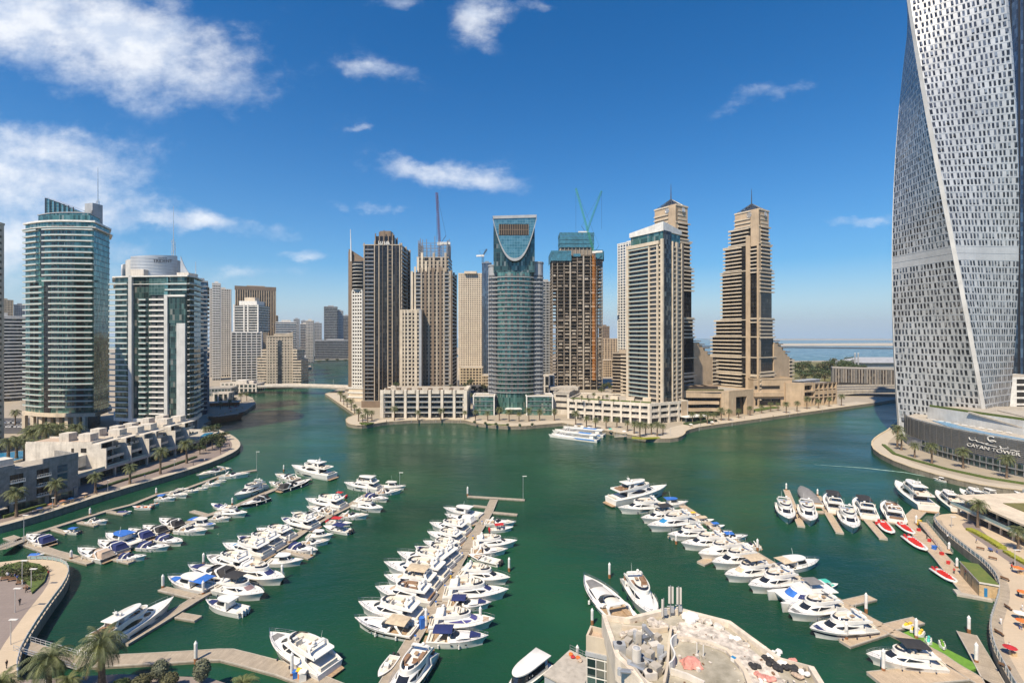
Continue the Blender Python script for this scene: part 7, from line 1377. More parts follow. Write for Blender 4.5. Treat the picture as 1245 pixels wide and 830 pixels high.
def dhow():
 p, q=G(297, 506, 1.5), G(256, 512, 1.5);d=p-q;L=d.length;r=thing('wooden_dhow', 'brown wooden dhow with a long canopy moored by the left quay', 'dhow', (((p+q)/2).x, ((p+q)/2).y, 0), origin=False);r.rotation_euler=(0, 0, atan2(d.y, d.x));h=L/2
 hull(r, L, L*.26, 3.2, 5.2, ('dhow_wood', 'dhow_wood', 'dhow_wood'), rise=2.6, fine=1.8);deck(r, L, L*.26, 3.2, 5.2, m='wood_pale', rise=2.6, fine=1.8, drop=.6)
 mb=MB();mb.box(-h*.8, h*.45, -L*.1, L*.1, 2.6, 4.3);mb.build('cabin', 'wood_brown', r);canopy(r, -h*.9, h*.55, L*.12, 4.8, 4.9, 'canvas_tan', 'canopy', .3, True, 2.7);mb=MB();mb.box(-h, -h*.7, -L*.11, L*.11, 3, 5);mb.build('stern_castle', 'dhow_wood', r)
dhow()
for k, (x, y, m)in enumerate(((1103, 762, 'canvas_yellow'), (1111, 767, 'canvas_yellow'), (1119, 772, 'canvas_yellow'), (1129, 781, 'canvas_green'), (1146, 786, 'grass_mat'))):
 p=G(x, y, .5);r=thing('jet_ski', ['yellow jet ski nearest the pier arm on the green mat', 'second yellow jet ski on the green mat', 'third yellow jet ski on the green mat', 'white and green jet ski in the middle of the mat', 'white jet ski with lime seat at the outer end of the mat'][k], 'jet ski', (p.x, p.y, .45), 'jet skis parked on the green mat', origin=False);r.rotation_euler=(0, 0, radians(200+9*k));r.scale=(1.15, )*3
 mb=MB();mb.loft([[(-1.5, -.5, .05), (-1.5, .5, .05), (-1.5, .42, .5), (-1.5, -.42, .5)], [(.3, -.55, .0), (.3, .55, .0), (.3, .45, .6), (.3, -.45, .6)], [(1.5, -.08, .3), (1.5, .08, .3), (1.5, .06, .6), (1.5, -.06, .6)]]);mb.build('hull', 'gelcoat', r, 30)
 mb=MB();mb.loft([[(-1.3, -.2, .5), (-1.3, .2, .5), (-1.3, .18, .85), (-1.3, -.18, .85)], [(0, -.2, .55), (0, .2, .55), (0, .16, .8), (0, -.16, .8)]]);mb.build('seat', m, r);mb=MB();mb.loft([[(.0, -.3, .55), (.0, .3, .55), (.1, .2, 1.0), (.1, -.2, 1.0)], [(1.0, -.2, .55), (1.0, .2, .55), (.7, .12, .8), (.7, -.12, .8)]]);mb.build('cowl', m, r);mb=MB();mb.tube((.1, -.4, 1.05), (.1, .4, 1.05), .04, n=4);mb.build('handlebar', 'dark_frame', r)
mb=MB();pts=[G(1134, 580.5, .05), G(1100, 574, .05), G(1050, 568.5, .05), G(990, 564.5, .05)]
for a, b_, w0, w1 in zip(pts, pts[1:], (.5, .8, .6), (.8, .6, .1)):n_=(b_-a).cross(Vector((0, 0, 1))).normalized();mb.poly([a-n_*w0, b_-n_*w1, b_+n_*w1, a+n_*w0])
mat('foam', (.42, .52, .48), .7, col2=(.05, .16, .11), vs=.35);tag(mb.build('wake', 'foam'), 'thin white wake trailing left behind the small tour boat', 'wake', kind='stuff')
# ---------------------------------------------------------------- floating piers with their fingers, piles and pedestals
def pontoon(r, pts, w, name='walkway', z=.62, m='pier_planks'):
 L=[Vector(p[:2])for p in pts];mb=MB();ns=[]
 for i in range(len(L)):
  d=(L[min(i+1, len(L)-1)]-L[max(i-1, 0)]).normalized();ns.append(Vector((-d.y, d.x)))
 s=0
 for i in range(len(L)-1):
  a, b=L[i], L[i+1];l=(b-a).length;q=[a-ns[i]*w/2, b-ns[i+1]*w/2, b+ns[i+1]*w/2, a+ns[i]*w/2]
  mb.poly([(p.x, p.y, z)for p in q], 0, [(s, 0), (s+l, 0), (s+l, w), (s, w)])
  for p0, p1 in((q[0], q[1]), (q[2], q[3])):
   mb.poly([(p0.x, p0.y, -.15), (p1.x, p1.y, -.15), (p1.x, p1.y, z-.22), (p0.x, p0.y, z-.22)], 2);o=ns[i]*(.07 if p0 is q[2]else-.07)
   mb.poly([(p0.x+o.x, p0.y+o.y, z-.22), (p1.x+o.x, p1.y+o.y, z-.22), (p1.x+o.x, p1.y+o.y, z+.05), (p0.x+o.x, p0.y+o.y, z+.05)], 1);mb.poly([(p0.x+o.x, p0.y+o.y, z+.05), (p1.x+o.x, p1.y+o.y, z+.05), (p1.x-o.x*2, p1.y-o.y*2, z+.05), (p0.x-o.x*2, p0.y-o.y*2, z+.05)], 1)
  s+=l
 for e, sg in((0, -1), (-1, 1)):
  n_=ns[e];p=L[e];mb.poly([(p.x-n_.x*w/2, p.y-n_.y*w/2, -.15), (p.x+n_.x*w/2, p.y+n_.y*w/2, -.15), (p.x+n_.x*w/2, p.y+n_.y*w/2, z), (p.x-n_.x*w/2, p.y-n_.y*w/2, z)], 1)
 return mb.build(name, [m, 'concrete_light', 'quay_stone'], r)
def gl(l, z=.6):return[G(x, y, z)for x, y in l]
def pier_thing(label, main, fingers, w=2.8, fw=1.4, m='pier_planks'):
 M_=gl(main);r=thing('floating_pier', label, 'pier', (M_[0].x, M_[0].y, 0), 'floating piers');pontoon(r, M_, w, m=m)
 for f in fingers:pontoon(r, gl(f), fw, 'finger', .57, m)
 return r
PILE_P=None
def pile(px, py, ztop, label, z=.3):
 ztop*=.55;p=G(px, py, z);r=thing('mooring_pile', label, 'mooring pile', (p.x, p.y, 0), 'white mooring piles')
 mb=MB();mb.tube((p.x, p.y, -1), (p.x, p.y, 1.1), .36, n=10);mb.build('rusty_base', 'pile_rust', r, 40);mb=MB();mb.tube((p.x, p.y, 1.1), (p.x, p.y, ztop), .34, n=10);mb.build('shaft', 'pile_white', r, 40);mb=MB();mb.tube((p.x, p.y, ztop), (p.x, p.y, ztop+.55), .36, .06, 10);mb.build('cap', 'pile_white', r, 40)
pier_thing('long central pier running from the bottom edge to a wide T-shaped end', [(600.5, 607), (594, 622), (583.5, 640), (571, 660), (557, 683), (540, 714), (528.5, 735), (509, 765), (490, 797), (466, 838)], [[(568.5, 602.8), (638, 607)], [(575, 614), (594, 616)], [(596, 622), (629, 625)], [(569, 635.6), (601, 637.5)], [(545, 668), (588, 669)], [(560, 689.5), (584, 689)], [(520, 690), (552, 697)], [(530, 732), (570, 735)]], 3.2)
pier_thing('second long pier from the left, crowded with boats on both sides', [(447, 600.5), (421.5, 616), (404.5, 624.5), (378, 639), (342, 664), (320.5, 677), (298, 685), (268, 710), (237, 728), (190, 757), (150, 781)], [[(196.5, 714.5), (241, 725)], [(217, 747), (241, 751)], [(345, 668), (378, 677)], [(325, 676), (300, 671)]], 2.8, 2.0)
pier_thing('leftmost long pier reaching from the plaza pontoon to the large yacht', [(378, 582), (339, 592.5), (319, 600.5), (288.5, 614), (264, 622.5), (247.5, 627.5), (222, 637), (206.5, 642), (174, 656.5), (157, 664), (132, 674), (110.5, 683), (65, 671), (32, 659.5), (10, 652)], [[(233, 620.5), (250, 625)], [(130, 676), (160, 682.5)]], 2.6, 1.8)
pier_thing('narrow pontoon running just off the left quay', [(312, 571), (268, 578), (225, 594), (190, 601), (160, 613), (130, 620.5), (109, 627), (80, 636), (45, 647), (0, 664.5)], [[(64, 642), (82, 647.5)], [(96, 634), (117, 638)], [(130, 621), (152, 624.5)]], 2.0, 1.4)
pier_thing('long right pier with yachts on both sides, from mid water to the lower right', [(816, 606), (838, 620), (862, 636), (884, 652), (910, 668), (940, 686), (985, 711), (1023, 733), (1055, 752), (1078, 764), (1097, 773), (1141, 796), (1160, 809), (1210, 838)], [[(1026, 733), (1060, 725)], [(1079, 762), (1117, 753)], [(1079, 764), (1027, 781)], [(815, 653), (835, 648)], [(852, 684), (880, 672)], [(900, 661), (926, 665)], [(968, 704), (1000, 712)]], 3.0, 2.6, 'pier_planks_warm')
pier_thing('short pontoon with three arms for the small yachts on the right', [(970, 619), (991, 622), (1006, 622), (1041, 627.5), (1054, 630), (1082, 634), (1104, 637)], [[(956, 595), (974, 639)], [(994, 602), (1021, 647)], [(1060, 612), (1058, 628)], [(1052, 629), (1074, 654)]], 2.2, 2.4, 'pier_planks_warm')
pier_thing('broad jetty of the red tour boats leading to the floating kiosk', [(1118, 620), (1103, 634), (1107, 640), (1127, 659), (1146, 679), (1163, 700), (1181, 722)], [], 4.2, 2, 'pier_planks_warm')
pier_thing('curving boardwalk along the bottom left towards the big yacht', [(120, 803), (159, 801), (215, 798), (262, 795), (276, 795), (300, 801), (345, 813), (378, 825), (420, 842)], [], 3.6, 2, 'pier_planks')
pier_thing('short detached jetty in the lower right corner', [(1175, 769), (1190, 795), (1212, 835)], [], 3.4, 2, 'pier_planks')
pier_thing('wide plank landing under the large black-topped yacht in the lower right', [(1066, 826), (1100, 822), (1165, 816)], [], 4.6, 2, 'pier_planks_warm')
for px, py, zt, lb in((198, 715, 6.5, 'white pile at the outer end of the lower left finger'), (247, 723, 6.5, 'white pile at the junction of the lower left finger'), (247.5, 686, 6, 'white pile behind the sport cruiser with the black hood'), (343, 703, 7, 'white pile at the bow of the dark-screened yacht, second pier'), (352, 660, 5, 'white pile midway along the second pier'), (404.5, 628, 5, 'white pile near the red canopied boat, second pier'), (379, 676, 5, 'white pile by the blue-canvassed boat, second pier'), (446, 601, 5.5, 'white pile at the open end of the second pier'), (568.5, 602, 6.5, 'white pile at the left end of the T-shaped pier head'), (619, 693, 6.5, 'white pile on the right side of the central pier'), (584, 756, 6.5, 'white pile near the violet-windowed yacht'), (518, 764, 8.5, 'white pile on the central pier beside the blue box'), (282.5, 613.5, 5, 'white pile beside the dark navy boat, leftmost pier'), (217.5, 641, 5.5, 'white pile halfway along the leftmost pier'), (86.5, 680, 5, 'white pile at the corner of the plaza pontoon'), (109.5, 626.5, 5, 'white pile on the quayside pontoon near the stone block'), (190, 601, 5, 'white pile on the quayside pontoon by the blue-topped boat'), (345, 572, 5, 'white pile at the bow of the large yacht, leftmost pier'), (956, 596, 5.5, 'white pile at the tip of the first arm, right-hand pontoon'), (994, 602.5, 5, 'white pile at the tip of the second arm, right-hand pontoon'), (1114, 638, 6, 'white pile at the head of the tour boat jetty'), (1154, 670, 5, 'short white pile beneath the gangway ramp'), (1163.5, 691, 5.5, 'white pile beside the floating kiosk'), (1053, 743, 8, 'white pile under the first arm of the right pier'), (1029, 777.5, 7, 'white pile at the low end of the right pier arm'), (1114, 776, 8, 'white pile beside the yellow jet skis'), (1178, 768, 6.5, 'white pile at the head of the detached jetty'), (1074, 816, 8, 'white pile at the bow of the black-topped yacht'), (1187, 806, 7.5, 'white pile beside the green mat'), (238, 804, 7.5, 'white pile on the bottom left boardwalk'), (355, 822, 8.5, 'white pile by the coloured boxes, bottom left boardwalk'), (741, 701, 7, 'white pile between the two yachts behind the rooftop building'), (702, 811, 8, 'white pile at the grey floating shed'), (720, 757, 6, 'white pile left of the rooftop building'), (860, 678, 5, 'white pile among the bows of the right pier'), (822, 660, 5, 'white pile by the orange-tendered yacht'), (921, 668, 6, 'white pile behind the small white cruiser, right pier'), (994, 745, 6, 'white pile beside the catamaran')):
 pile(px, py, zt, lb)
def lamp(p, h, label, arm=1.2, head='white_paint', cat='street lamp', grp='lamp posts'):
 r=thing('lamp_post', label, cat, (p[0], p[1], p[2]), grp);mb=MB();mb.tube(p, (p[0], p[1], p[2]+h), .11, .07, 6);mb.build('post', 'light_metal', r);mb=MB();mb.obox((p[0]+arm/2, p[1], p[2]+h), arm+.5, .5, .14);mb.build('lamp_head', head, r)
lamp(G(312, 571, .6), 9, 'tall lamp post at the far end of the quayside pontoon');lamp(G(636, 607, .6), 9.5, 'tall lamp post at the right end of the T-shaped pier head');lamp(G(29, 660, .6), 9, 'lamp post on the plaza pontoon at the left edge');lamp(G(486, 597, .6), 8, 'thin pole behind the boats at the second pier end')
rs=random.Random(2)
for k, (px, py)in enumerate(((548, 702), (541, 716), (562, 676), (575, 655), (586, 637), (530, 736), (520, 752), (505, 778))):
 p=G(px, py, .62);r=thing('power_pedestal', f'small service pedestal on the central pier, {ORD[sorted((702, 716, 676, 655, 637, 736, 752, 778)).index(py)]} from the tip', 'pedestal', (p.x, p.y, .62), 'service pedestals on the central pier');mb=MB();mb.obox(p, .35, .35, 1.0);mb.build('body', 'canvas_yellow' if k%3==0 else 'white_paint', r);mb=MB();mb.obox((p.x, p.y, 1.62), .45, .45, .15);mb.build('cap', 'canvas_blue', r)
def boxy(px, py, s, m, name, label, cat='box', z=.62, group=None):
 p=G(px, py, z);r=thing(name, label, cat, (p.x, p.y, z), group);mb=MB();mb.obox(p, s[0], s[1], s[2], U(0, 1));mb.build('body', m, r);mb=MB();mb.obox((p.x, p.y, z+s[2]), s[0]*1.08, s[1]*1.08, .12, 0);mb.build('lid', m, r);return r
boxy(513, 763, (1.0, 1.0, 2.4), 'canvas_blue', 'storage_box', 'bright blue upright box on the central pier');boxy(368, 826, (1.3, 1.2, 1.6), 'white_paint', 'storage_box', 'white box at the end of the bottom left boardwalk');boxy(359, 823, (.9, .9, 1.2), 'canvas_blue', 'storage_box', 'blue box on the bottom left boardwalk');boxy(363, 822, (.7, 1.0, 1.3), 'canvas_yellow', 'storage_box', 'yellow box on the bottom left boardwalk');boxy(365, 824, (.7, .7, 1.2), 'canvas_orange', 'storage_box', 'orange box on the bottom left boardwalk');boxy(1117, 637, (1.5, 1.0, 1.4), 'canvas_yellow', 'storage_box', 'yellow box at the head of the tour boat jetty');boxy(1136, 667, (1.2, 1.0, .9), 'canvas_blue', 'storage_box', 'blue box beside the gangway ramp')
for k, (px, py)in enumerate(((1117, 645), (1130, 658), (1145, 674), (1153, 685), (1066, 637))):boxy(px, py, (.9, .7, .7), 'red_seat', 'ticket_stand', f'red booth on the tour boat jetty, {ORD[k] if k < 4 else "set apart on the small arm"}'+(' from the far end' if k<4 else ''), 'booth', group='red booths on the tour boat jetty')
boxy(1168, 800, (2.2, 1.6, .6), 'canvas_red', 'life_ring_box', 'red boxes on the jetty planks')if False else None
def gangway(a, b, w, za, zb, label, m='pier_planks_warm'):
 A, B=G(*a, za), G(*b, zb);d=(B-A);d.z=0;d.normalize();n_=Vector((-d.y, d.x, 0))*w/2;r=thing('gangway', label, 'gangway', (A.x, A.y, 0), 'gangways');mb=MB();L=(B-A).length;mb.poly([A-n_, B-n_, B+n_, A+n_], 0, [(0, 0), (L, 0), (L, w), (0, w)]);mb.build('walkway', m, r)
 for sg in(-1, 1):
  mb=MB();
  for k in range(13):p=A.lerp(B, k/12)+n_*sg;mb.tube(p, p+Vector((0, 0, 1.1)), .05, n=4)
  for h in(.1, .6, 1.1):mb.tube(A+n_*sg+Vector((0, 0, h)), B+n_*sg+Vector((0, 0, h)), .05, n=4)
  mb.build('railing', 'light_metal', r)
gangway((1121, 634), (1152, 672), 2.6, 1.6, .7, 'long ramp with railings from the curved promenade to the tour boat jetty');gangway((27, 785), (103, 808), 3.0, 2.4, .8, 'ramp with railings in the lower left from the plaza to the boardwalk', 'pier_planks');gangway((0, 668), (27, 657), 3.0, 2.4, .7, 'ramp at the left edge down to the plaza pontoon', 'pier_planks')
gangway((747, 531), (762, 530), 2.5, 1.5, 2.2, 'small ferry gangway at the far quay')
mb=MB();a, b_=G(1100, 768, .5), G(1186, 812, .5);d=(b_-a).normalized();n_=Vector((-d.y, d.x, 0))*1.9;mb.hexa([a-n_-Vector((0, 0, .5)), b_-n_-Vector((0, 0, .5)), b_+n_-Vector((0, 0, .5)), a+n_-Vector((0, 0, .5))], [a-n_, b_-n_, b_+n_, a+n_]);tag(mb.build('floating_mat', 'grass_mat'), 'bright green floating mat under the jet skis beside the right pier', 'floating mat')
def kiosk():
 A, B=G(1167.5, 698, .7), G(1190.5, 724, .7);C=G(1208, 725, .7);d=(B-A);u=d.normalized();n_=Vector((u.y, -u.x, 0));w=3.8;n_=n_ if n_.x>0 else-n_;h=3.3
 r=thing('floating_kiosk', 'timber kiosk with a grass roof floating beside the tour boat jetty', 'kiosk', (A.x, A.y, 0));pl=[A, B, B+n_*w, A+n_*w]
 mb=MB();mb.hexa([p+Vector((0, 0, -.9))-Vector((0, 0, 0))for p in pl], [p+Vector((0, 0, 0))for p in pl]);mb.build('float', 'concrete_light', r)
 mb=MB();mb.hexa(pl, [p+Vector((0, 0, h))for p in pl]);mb.build('wall', 'wood_pale', r);mb=MB();mb.hexa([p+Vector((0, 0, h+.01))+(p-(A+B)/2-n_*w/2)*.04 for p in pl], [p+Vector((0, 0, h+.35))+(p-(A+B)/2-n_*w/2)*.04 for p in pl]);mb.build('roof_edge', 'white_render', r);mb=MB();mb.hexa([p+Vector((0, 0, h+.3))for p in pl], [p+Vector((0, 0, h+.5))for p in pl]);mb.build('grass_roof', 'grass', r)
 E_=Edge(A, B)if Edge(A, B).n.dot(Vector((n_.x, n_.y)))<0 else Edge(B, A)
 for k in range(2):mb=MB();s=(.22 if E_.a==Vector(A[:2])else .48)+.22*k;mb.ebox(E_, s*E_.L, (s+.2)*E_.L, -.1, .06, 1.1, 3.5);mb.build('window', 'shop_glass', r, uvm=True)
 e2=Edge(B, B+n_*w);e2=e2 if e2.n.y<0 else Edge(B+n_*w, B);mb=MB();mb.ebox(e2, e2.L*.25, e2.L*.42, -.1, .06, .8, 3.0);mb.build('door', 'canvas_teal', r)
 mb=MB();a=G(1182, 722, .62);mb.obox((a.x, a.y, .0), 7, 3, .6, E_.rot+pi/2);mb.build('landing', 'concrete_light', r)
kiosk()
def shed():
 r=thing('floating_shed', 'grey floating workshop with a flat roof at the bottom, left of the rooftop building', 'shed', (3, 96, 0));A, B=G(662, 836, 1), G(693, 806, 1);u=(B-A).normalized();n_=Vector((u.y, -u.x, 0));
 pl=[A, A+n_*8, B+n_*5, B];mb=MB();mb.hexa([Vector((p.x, p.y, .0))for p in pl], [Vector((p.x, p.y, 3.4))for p in pl]);mb.build('wall', 'grey_panel', r);mb=MB();mb.hexa([Vector((p.x, p.y, 3.41))for p in offv(pl, .25)], [Vector((p.x, p.y, 3.7))for p in offv(pl, .25)]);mb.build('roof', 'concrete_light', r)
 mb=MB();
 for k in range(6):p=B.lerp(B+n_*5, k/5);p.z=3.7;mb.tube(p, p+Vector((0, 0, 1.1)), .05, n=4)
 for h in(.55, 1.1):p, q=B.copy(), B+n_*5;p.z=q.z=3.7+h;mb.tube(p, q, .05, n=4)
 mb.build('railing', 'grey_metal', r)
 for k in range(4):
  p=B-u*(1.2+.5*(k%2))+n_*(1+.8*k);q=thing('life_jacket', ['orange', 'red', 'bright orange', 'dull orange'][k]+' life jacket heap on the grey floating shed', 'life jacket', (p.x, p.y, 3.7), 'life jackets on the floating shed');mb=MB();mb.ball((p.x, p.y, 3.95), .5, .42, .28, 8, 5, jit=.2);mb.build('vest', ['canvas_orange', 'canvas_red', 'canvas_orange', 'canvas_tan'][k], q)
def offv(pl, d):
 c=sum(pl, Vector((0, 0, 0)))/len(pl);return[p+(p-c).normalized()*d for p in pl]
shed()
def cabin_boat():
 A, B=G(661, 806, 1), G(618, 842, 1);d=(B-A);L=d.length*1.1;r=thing('cabin_boat', 'boat with a long white roof and dark windows at the bottom edge', 'boat', (((A+B)/2).x, ((A+B)/2).y, 0), origin=False);r.rotation_euler=(0, 0, atan2(d.y, d.x));h=L/2
 hull(r, L, 4.2, 1.2, 1.6);deck(r, L, 4.2, 1.2, 1.6);c=Cabin(outline(-h*.75, h*.75, 1.8, 1.75), outline(-h*.75, h*.55, 1.6, 1.5), 1.2, 3.3);c.build(r, 'gelcoat');c.band(r, .02, .98, .3, .85, 'boat_glass', 'window', 20)
 mb=MB();o_=outline(-h*.9, h*.65, 1.95, 1.85);mb.loft([[(x, y, 3.3)for x, y in o_], [(x, y, 3.5)for x, y in o_], [(x*.97, y*.9, 3.62)for x, y in o_]]);mb.build('roof', 'gelcoat', r, 40);mb=MB();mb.box(-h*.95, -h*.8, -1, 1, 1.3, 2.1);mb.build('stern_seat', 'canvas_orange', r)
cabin_boat()
# ================================================================ PLANTS
def palm_crown(n, leaf, ln, rs, droop=1.0, wid=.55, tilt0=1.25):
 """fronds arching out of a point, each with pairs of leaflets"""
 mb=MB()
 for k in range(n):
  az=k*2.39996+rs.uniform(-.2, .2);e0=tilt0-1.75*(k/n)+rs.uniform(-.12, .12);L=ln*rs.uniform(.85, 1.1)*(1-.25*(k/n<.15));p=Vector((0, 0, 0));d=Vector((cos(az)*cos(e0), sin(az)*cos(e0), sin(e0)));pts=[p.copy()];sd=Vector((-sin(az), cos(az), 0));st=leaf+1
  dirs=[d.copy()]
  for i in range(st):d=(d+Vector((0, 0, -.16*droop*9/st*(1+i/st)))).normalized();p=p+d*(L/st);pts.append(p.copy());dirs.append(d.copy())
  mi=1 if k>n*.86 else(2 if rs.random()<.3 else 0)
  for a, b in zip(pts, pts[1:]):mb.poly([a-sd*.05, b-sd*.04, b+sd*.04, a+sd*.05], mi)
  for i in range(1, st+1):
   f=i/st;w=wid*ln*.42*(sin(pi*min(1, f*.86+.12))**.8);up=Vector((0, 0, 1));q=pts[i];back=(pts[i]-pts[i-1])
   for sg in(-1, 1):
    tip=q+sd*sg*w+dirs[i]*w*.55-up*w*(.45+rs.uniform(0, .25));mb.poly([q-back*.42, tip, q+back*.22], mi)
 return mb
PALMS=[]
def palm_proto(h, n, leaf, ln, seed, thick=.28, leafm='frond'):
 rs=random.Random(seed);r=thing('date_palm', 'proto', 'palm tree', origin=False);mb=MB();rings=[]
 lean=rs.uniform(-.25, .25)
 for k in range(7):f=k/6;rad=thick*(1.35-.5*f if k else 1.7)*(1.35 if k==6 else 1);rings.append([(lean*f*f+rad*cos(a), rad*sin(a), h*f)for a in[2*pi*j/8 for j in range(8)]])
 mb.loft(rings);mb.build('trunk', 'palm_trunk', r, 60)
 cm=palm_crown(n, leaf, ln, rs);mb=cm;mb.v=[(x+lean, y, z+h)for x, y, z in mb.v];mb.build('crown', [leafm, 'frond_dry', 'frond_light'], r);register(r);r['h']=h;return r
PALMS=[palm_proto(6.5, 30, 8, 3.4, 1), palm_proto(7.5, 34, 8, 3.7, 2), palm_proto(5.6, 26, 8, 3.1, 3)]
PALM_BIG=[palm_proto(6.0, 54, 18, 4.0, 5, .34), palm_proto(4.8, 46, 18, 3.5, 6, .3, 'frond_light')]
PALM_USED=set()
def palm(p, label, group, s=1.0, kind=None, protos=None):
 protos=protos or PALMS;i=random.randrange(len(protos))if kind is None else kind;src=protos[i]
 if src.name not in PALM_USED:PALM_USED.add(src.name);o=src
 else:o=copy_tree(src)
 o.location=p;o.rotation_euler=(0, 0, U(0, 6.28));k=s*U(.92, 1.08);o.scale=(k, k, k*U(.93, 1.07));o['label']=label;o['group']=group;return o
def palm_row(pts, z, place, group, s=1.0):
 for k, (px, py)in enumerate(sorted(pts)):palm(G(px, py, z), f'date palm, {ORD[k]} from the left {place}', group, s)
def leaf_cloud(mb, c, rx, ry, rz, n, size, rs, mi=0, shell=.55):
 for _ in range(n):
  while True:
   v=Vector((rs.uniform(-1, 1), rs.uniform(-1, 1), rs.uniform(-1, 1)))
   if shell<v.length<1:break
  p=Vector((c[0]+v.x*rx, c[1]+v.y*ry, c[2]+v.z*rz));a=Vector((rs.gauss(0, 1), rs.gauss(0, 1), rs.gauss(0, 1))).normalized();b=a.orthogonal().normalized();q=a.cross(b);s=size*rs.uniform(.6, 1.3);mb.poly([p-b*s, p+q*s*.7, p+b*s, p-q*s*.7], mi)
def tree_proto(h, cr, n, size, seed, m=('leaf', 'leaf_olive'), name='broadleaf_tree', cat='tree'):
 rs=random.Random(seed);r=thing(name, 'proto', cat, origin=False);mb=MB();mb.tube((0, 0, 0), (0, 0, h*.55), .22, .14, 7)
 cl=[]
 for k in range(7):a=k*2.4;q=(cr*.55*cos(a)*rs.uniform(.5, 1), cr*.55*sin(a)*rs.uniform(.5, 1), h*rs.uniform(.55, .9));cl.append(q);mb.tube((0, 0, h*rs.uniform(.3, .5)), q, .1, .03, 5)
 mb.build('trunk', 'palm_trunk', r, 60);mb=MB()
 for q in cl:leaf_cloud(mb, q, cr*rs.uniform(.4, .62), cr*rs.uniform(.4, .62), h*rs.uniform(.14, .24), n//7, size, rs, rs.choice((0, 0, 1)))
 mb.build('crown', list(m), r);register(r);return r
TREES=[tree_proto(6, 3.2, 420, .34, 21), tree_proto(7.5, 3.8, 520, .36, 22), tree_proto(5, 3.4, 420, .32, 23)]
def tree(p, label, group, s=1.0, kind=None):
 src=TREES[random.randrange(3)if kind is None else kind]
 if src.name not in PALM_USED:PALM_USED.add(src.name);o=src
 else:o=copy_tree(src)
 o.location=p;o.rotation_euler=(0, 0, U(0, 6.28));k=s*U(.9, 1.1);o.scale=(k, k, k);o['label']=label;o['group']=group
palm_row([(67.7, 613), (116, 599), (158, 588), (195, 576), (227, 563), (20, 628)], QZ, 'on the left promenade before the villas', 'palms on the left promenade', 1.35)
palm_row([(10, 563), (20, 557), (30, 560), (39, 555), (48, 559), (57, 554), (66, 558), (75, 552), (84, 548), (93, 545), (44, 549), (70, 547)], QZ, 'in the dark grove behind the grey stone block', 'palms behind the grey stone block', 1.95)
palm(G(250, 534, QZ), 'pale green palm at the far end of the white villas', 'palms on the left promenade', 1.1);palm(G(18.5, 517, QZ), 'lone palm by the road behind the palm grove at far left', 'palms on the left promenade', 1.3)
for k, (px, py)in enumerate(((258, 545), (266, 541), (272, 535), (262, 533), (250, 548), (243, 552), (268, 548))):tree(G(px, py, QZ), f'dark round tree at the promenade bend, {ORD[k]} of the clump', 'trees at the promenade bend', 1.05)
palm_row([(286, 492), (279, 495), (268, 497), (293, 489), (300, 487)], QZ, 'on the restaurant quay by the dhow', 'palms on the restaurant quay', .95)
palm_row([(309, 466), (318, 464), (324, 463), (296, 470)], QZ, 'before the white villa club', 'palms by the villa club', 1.3)
palm_row([(414, 488), (418, 492), (422, 495), (427, 499), (431, 503)], QZ, 'along the quay left of the white podium', 'palms on the far quay', 1.15)
palm_row([(436, 512), (441, 515), (447, 513), (452, 511), (444, 509)], QZ, 'on the rounded quay tip', 'palms on the far quay', 1.15)
palm_row([(479.5, 511), (508, 511), (536, 510.5), (565, 509.5)], QZ, 'before the white podium', 'palms on the far quay', 1.15)
palm_row([(578, 511), (593, 511.5), (607, 511), (619, 512), (631, 512), (643, 512), (656, 511), (674, 511)], QZ, 'before the curved glass tower', 'palms on the far quay', 1.15)
palm_row([(700, 517), (713, 519), (724, 521), (737, 521), (750, 520), (763, 524), (771, 527), (778, 531), (785, 529), (792, 528), (799, 530), (806, 528)], QZ, 'before the garden podium', 'palms on the far quay', 1.15)
palm_row([(842, 515), (852, 514), (860, 515), (868, 513), (877, 511), (886, 511), (898, 508), (912, 505)], QZ, 'before the portal block', 'palms on the far quay', 1.15)
palm_row([(926, 502), (937, 500), (946, 499), (956, 502), (969, 500), (981, 497), (995, 496), (1008, 494), (1023, 493)], QZ, 'before the arcade podium', 'palms on the far quay', 1.15)
for k, (px, py)in enumerate(((846, 509), (855, 508), (871, 507), (879, 506))):tree(G(px, py, QZ), f'low bushy tree, {ORD[k]} from the left under the wavy terraces', 'trees on the far quay', .7)
palm_row([(564, 494), (571, 492), (579, 490), (585, 492), (590, 489)], QZ, 'in the street behind the curved glass tower', 'palms in the street behind', 1.3)
for k, (px, py)in enumerate(((561, 477), (566, 474), (572, 472), (577, 479), (584, 480), (588, 476), (592, 482))):tree(G(px, py, QZ), f'street tree, {ORD[k]} from the left behind the white podium', 'street trees behind the white podium', 1.4)
tree((XA(482, 402), 402, 24), 'single tree on the roof of the white podium', 'roof trees', .9);tree((XA(548, 404), 404, 24), 'small shrub tree at the right end of the white podium roof', 'roof trees', .55)
palm_row([(697, 490), (707, 488), (716, 491), (728, 489), (738, 487), (746, 492), (722, 486)], 17, 'on the garden podium roof', 'palms on the garden podium roof', .6)
for k, (px, py)in enumerate(((735, 476), (740, 473), (744, 478), (731, 479))):tree(G(px, py, QZ), f'tree, {ORD[k]} of the group behind the garden podium', 'trees behind the garden podium', 1.3)
rs=random.Random(8)
for k in range(30):px=974+k*2.4;Y=rs.uniform(650, 980);tree((XA(px, Y), Y, QZ), f'dark tree, {ORD[k]} from the left in the belt beyond the hotel towers', 'trees beyond the hotel towers', rs.uniform(2.4, 3.4))
palm_row([(1091, 543), (1096, 547), (1112, 556), (1133, 563), (1171, 569), (1224, 581)], QZ, 'on the quay before the louvred podium', 'palms at the twisted tower', 1.3)
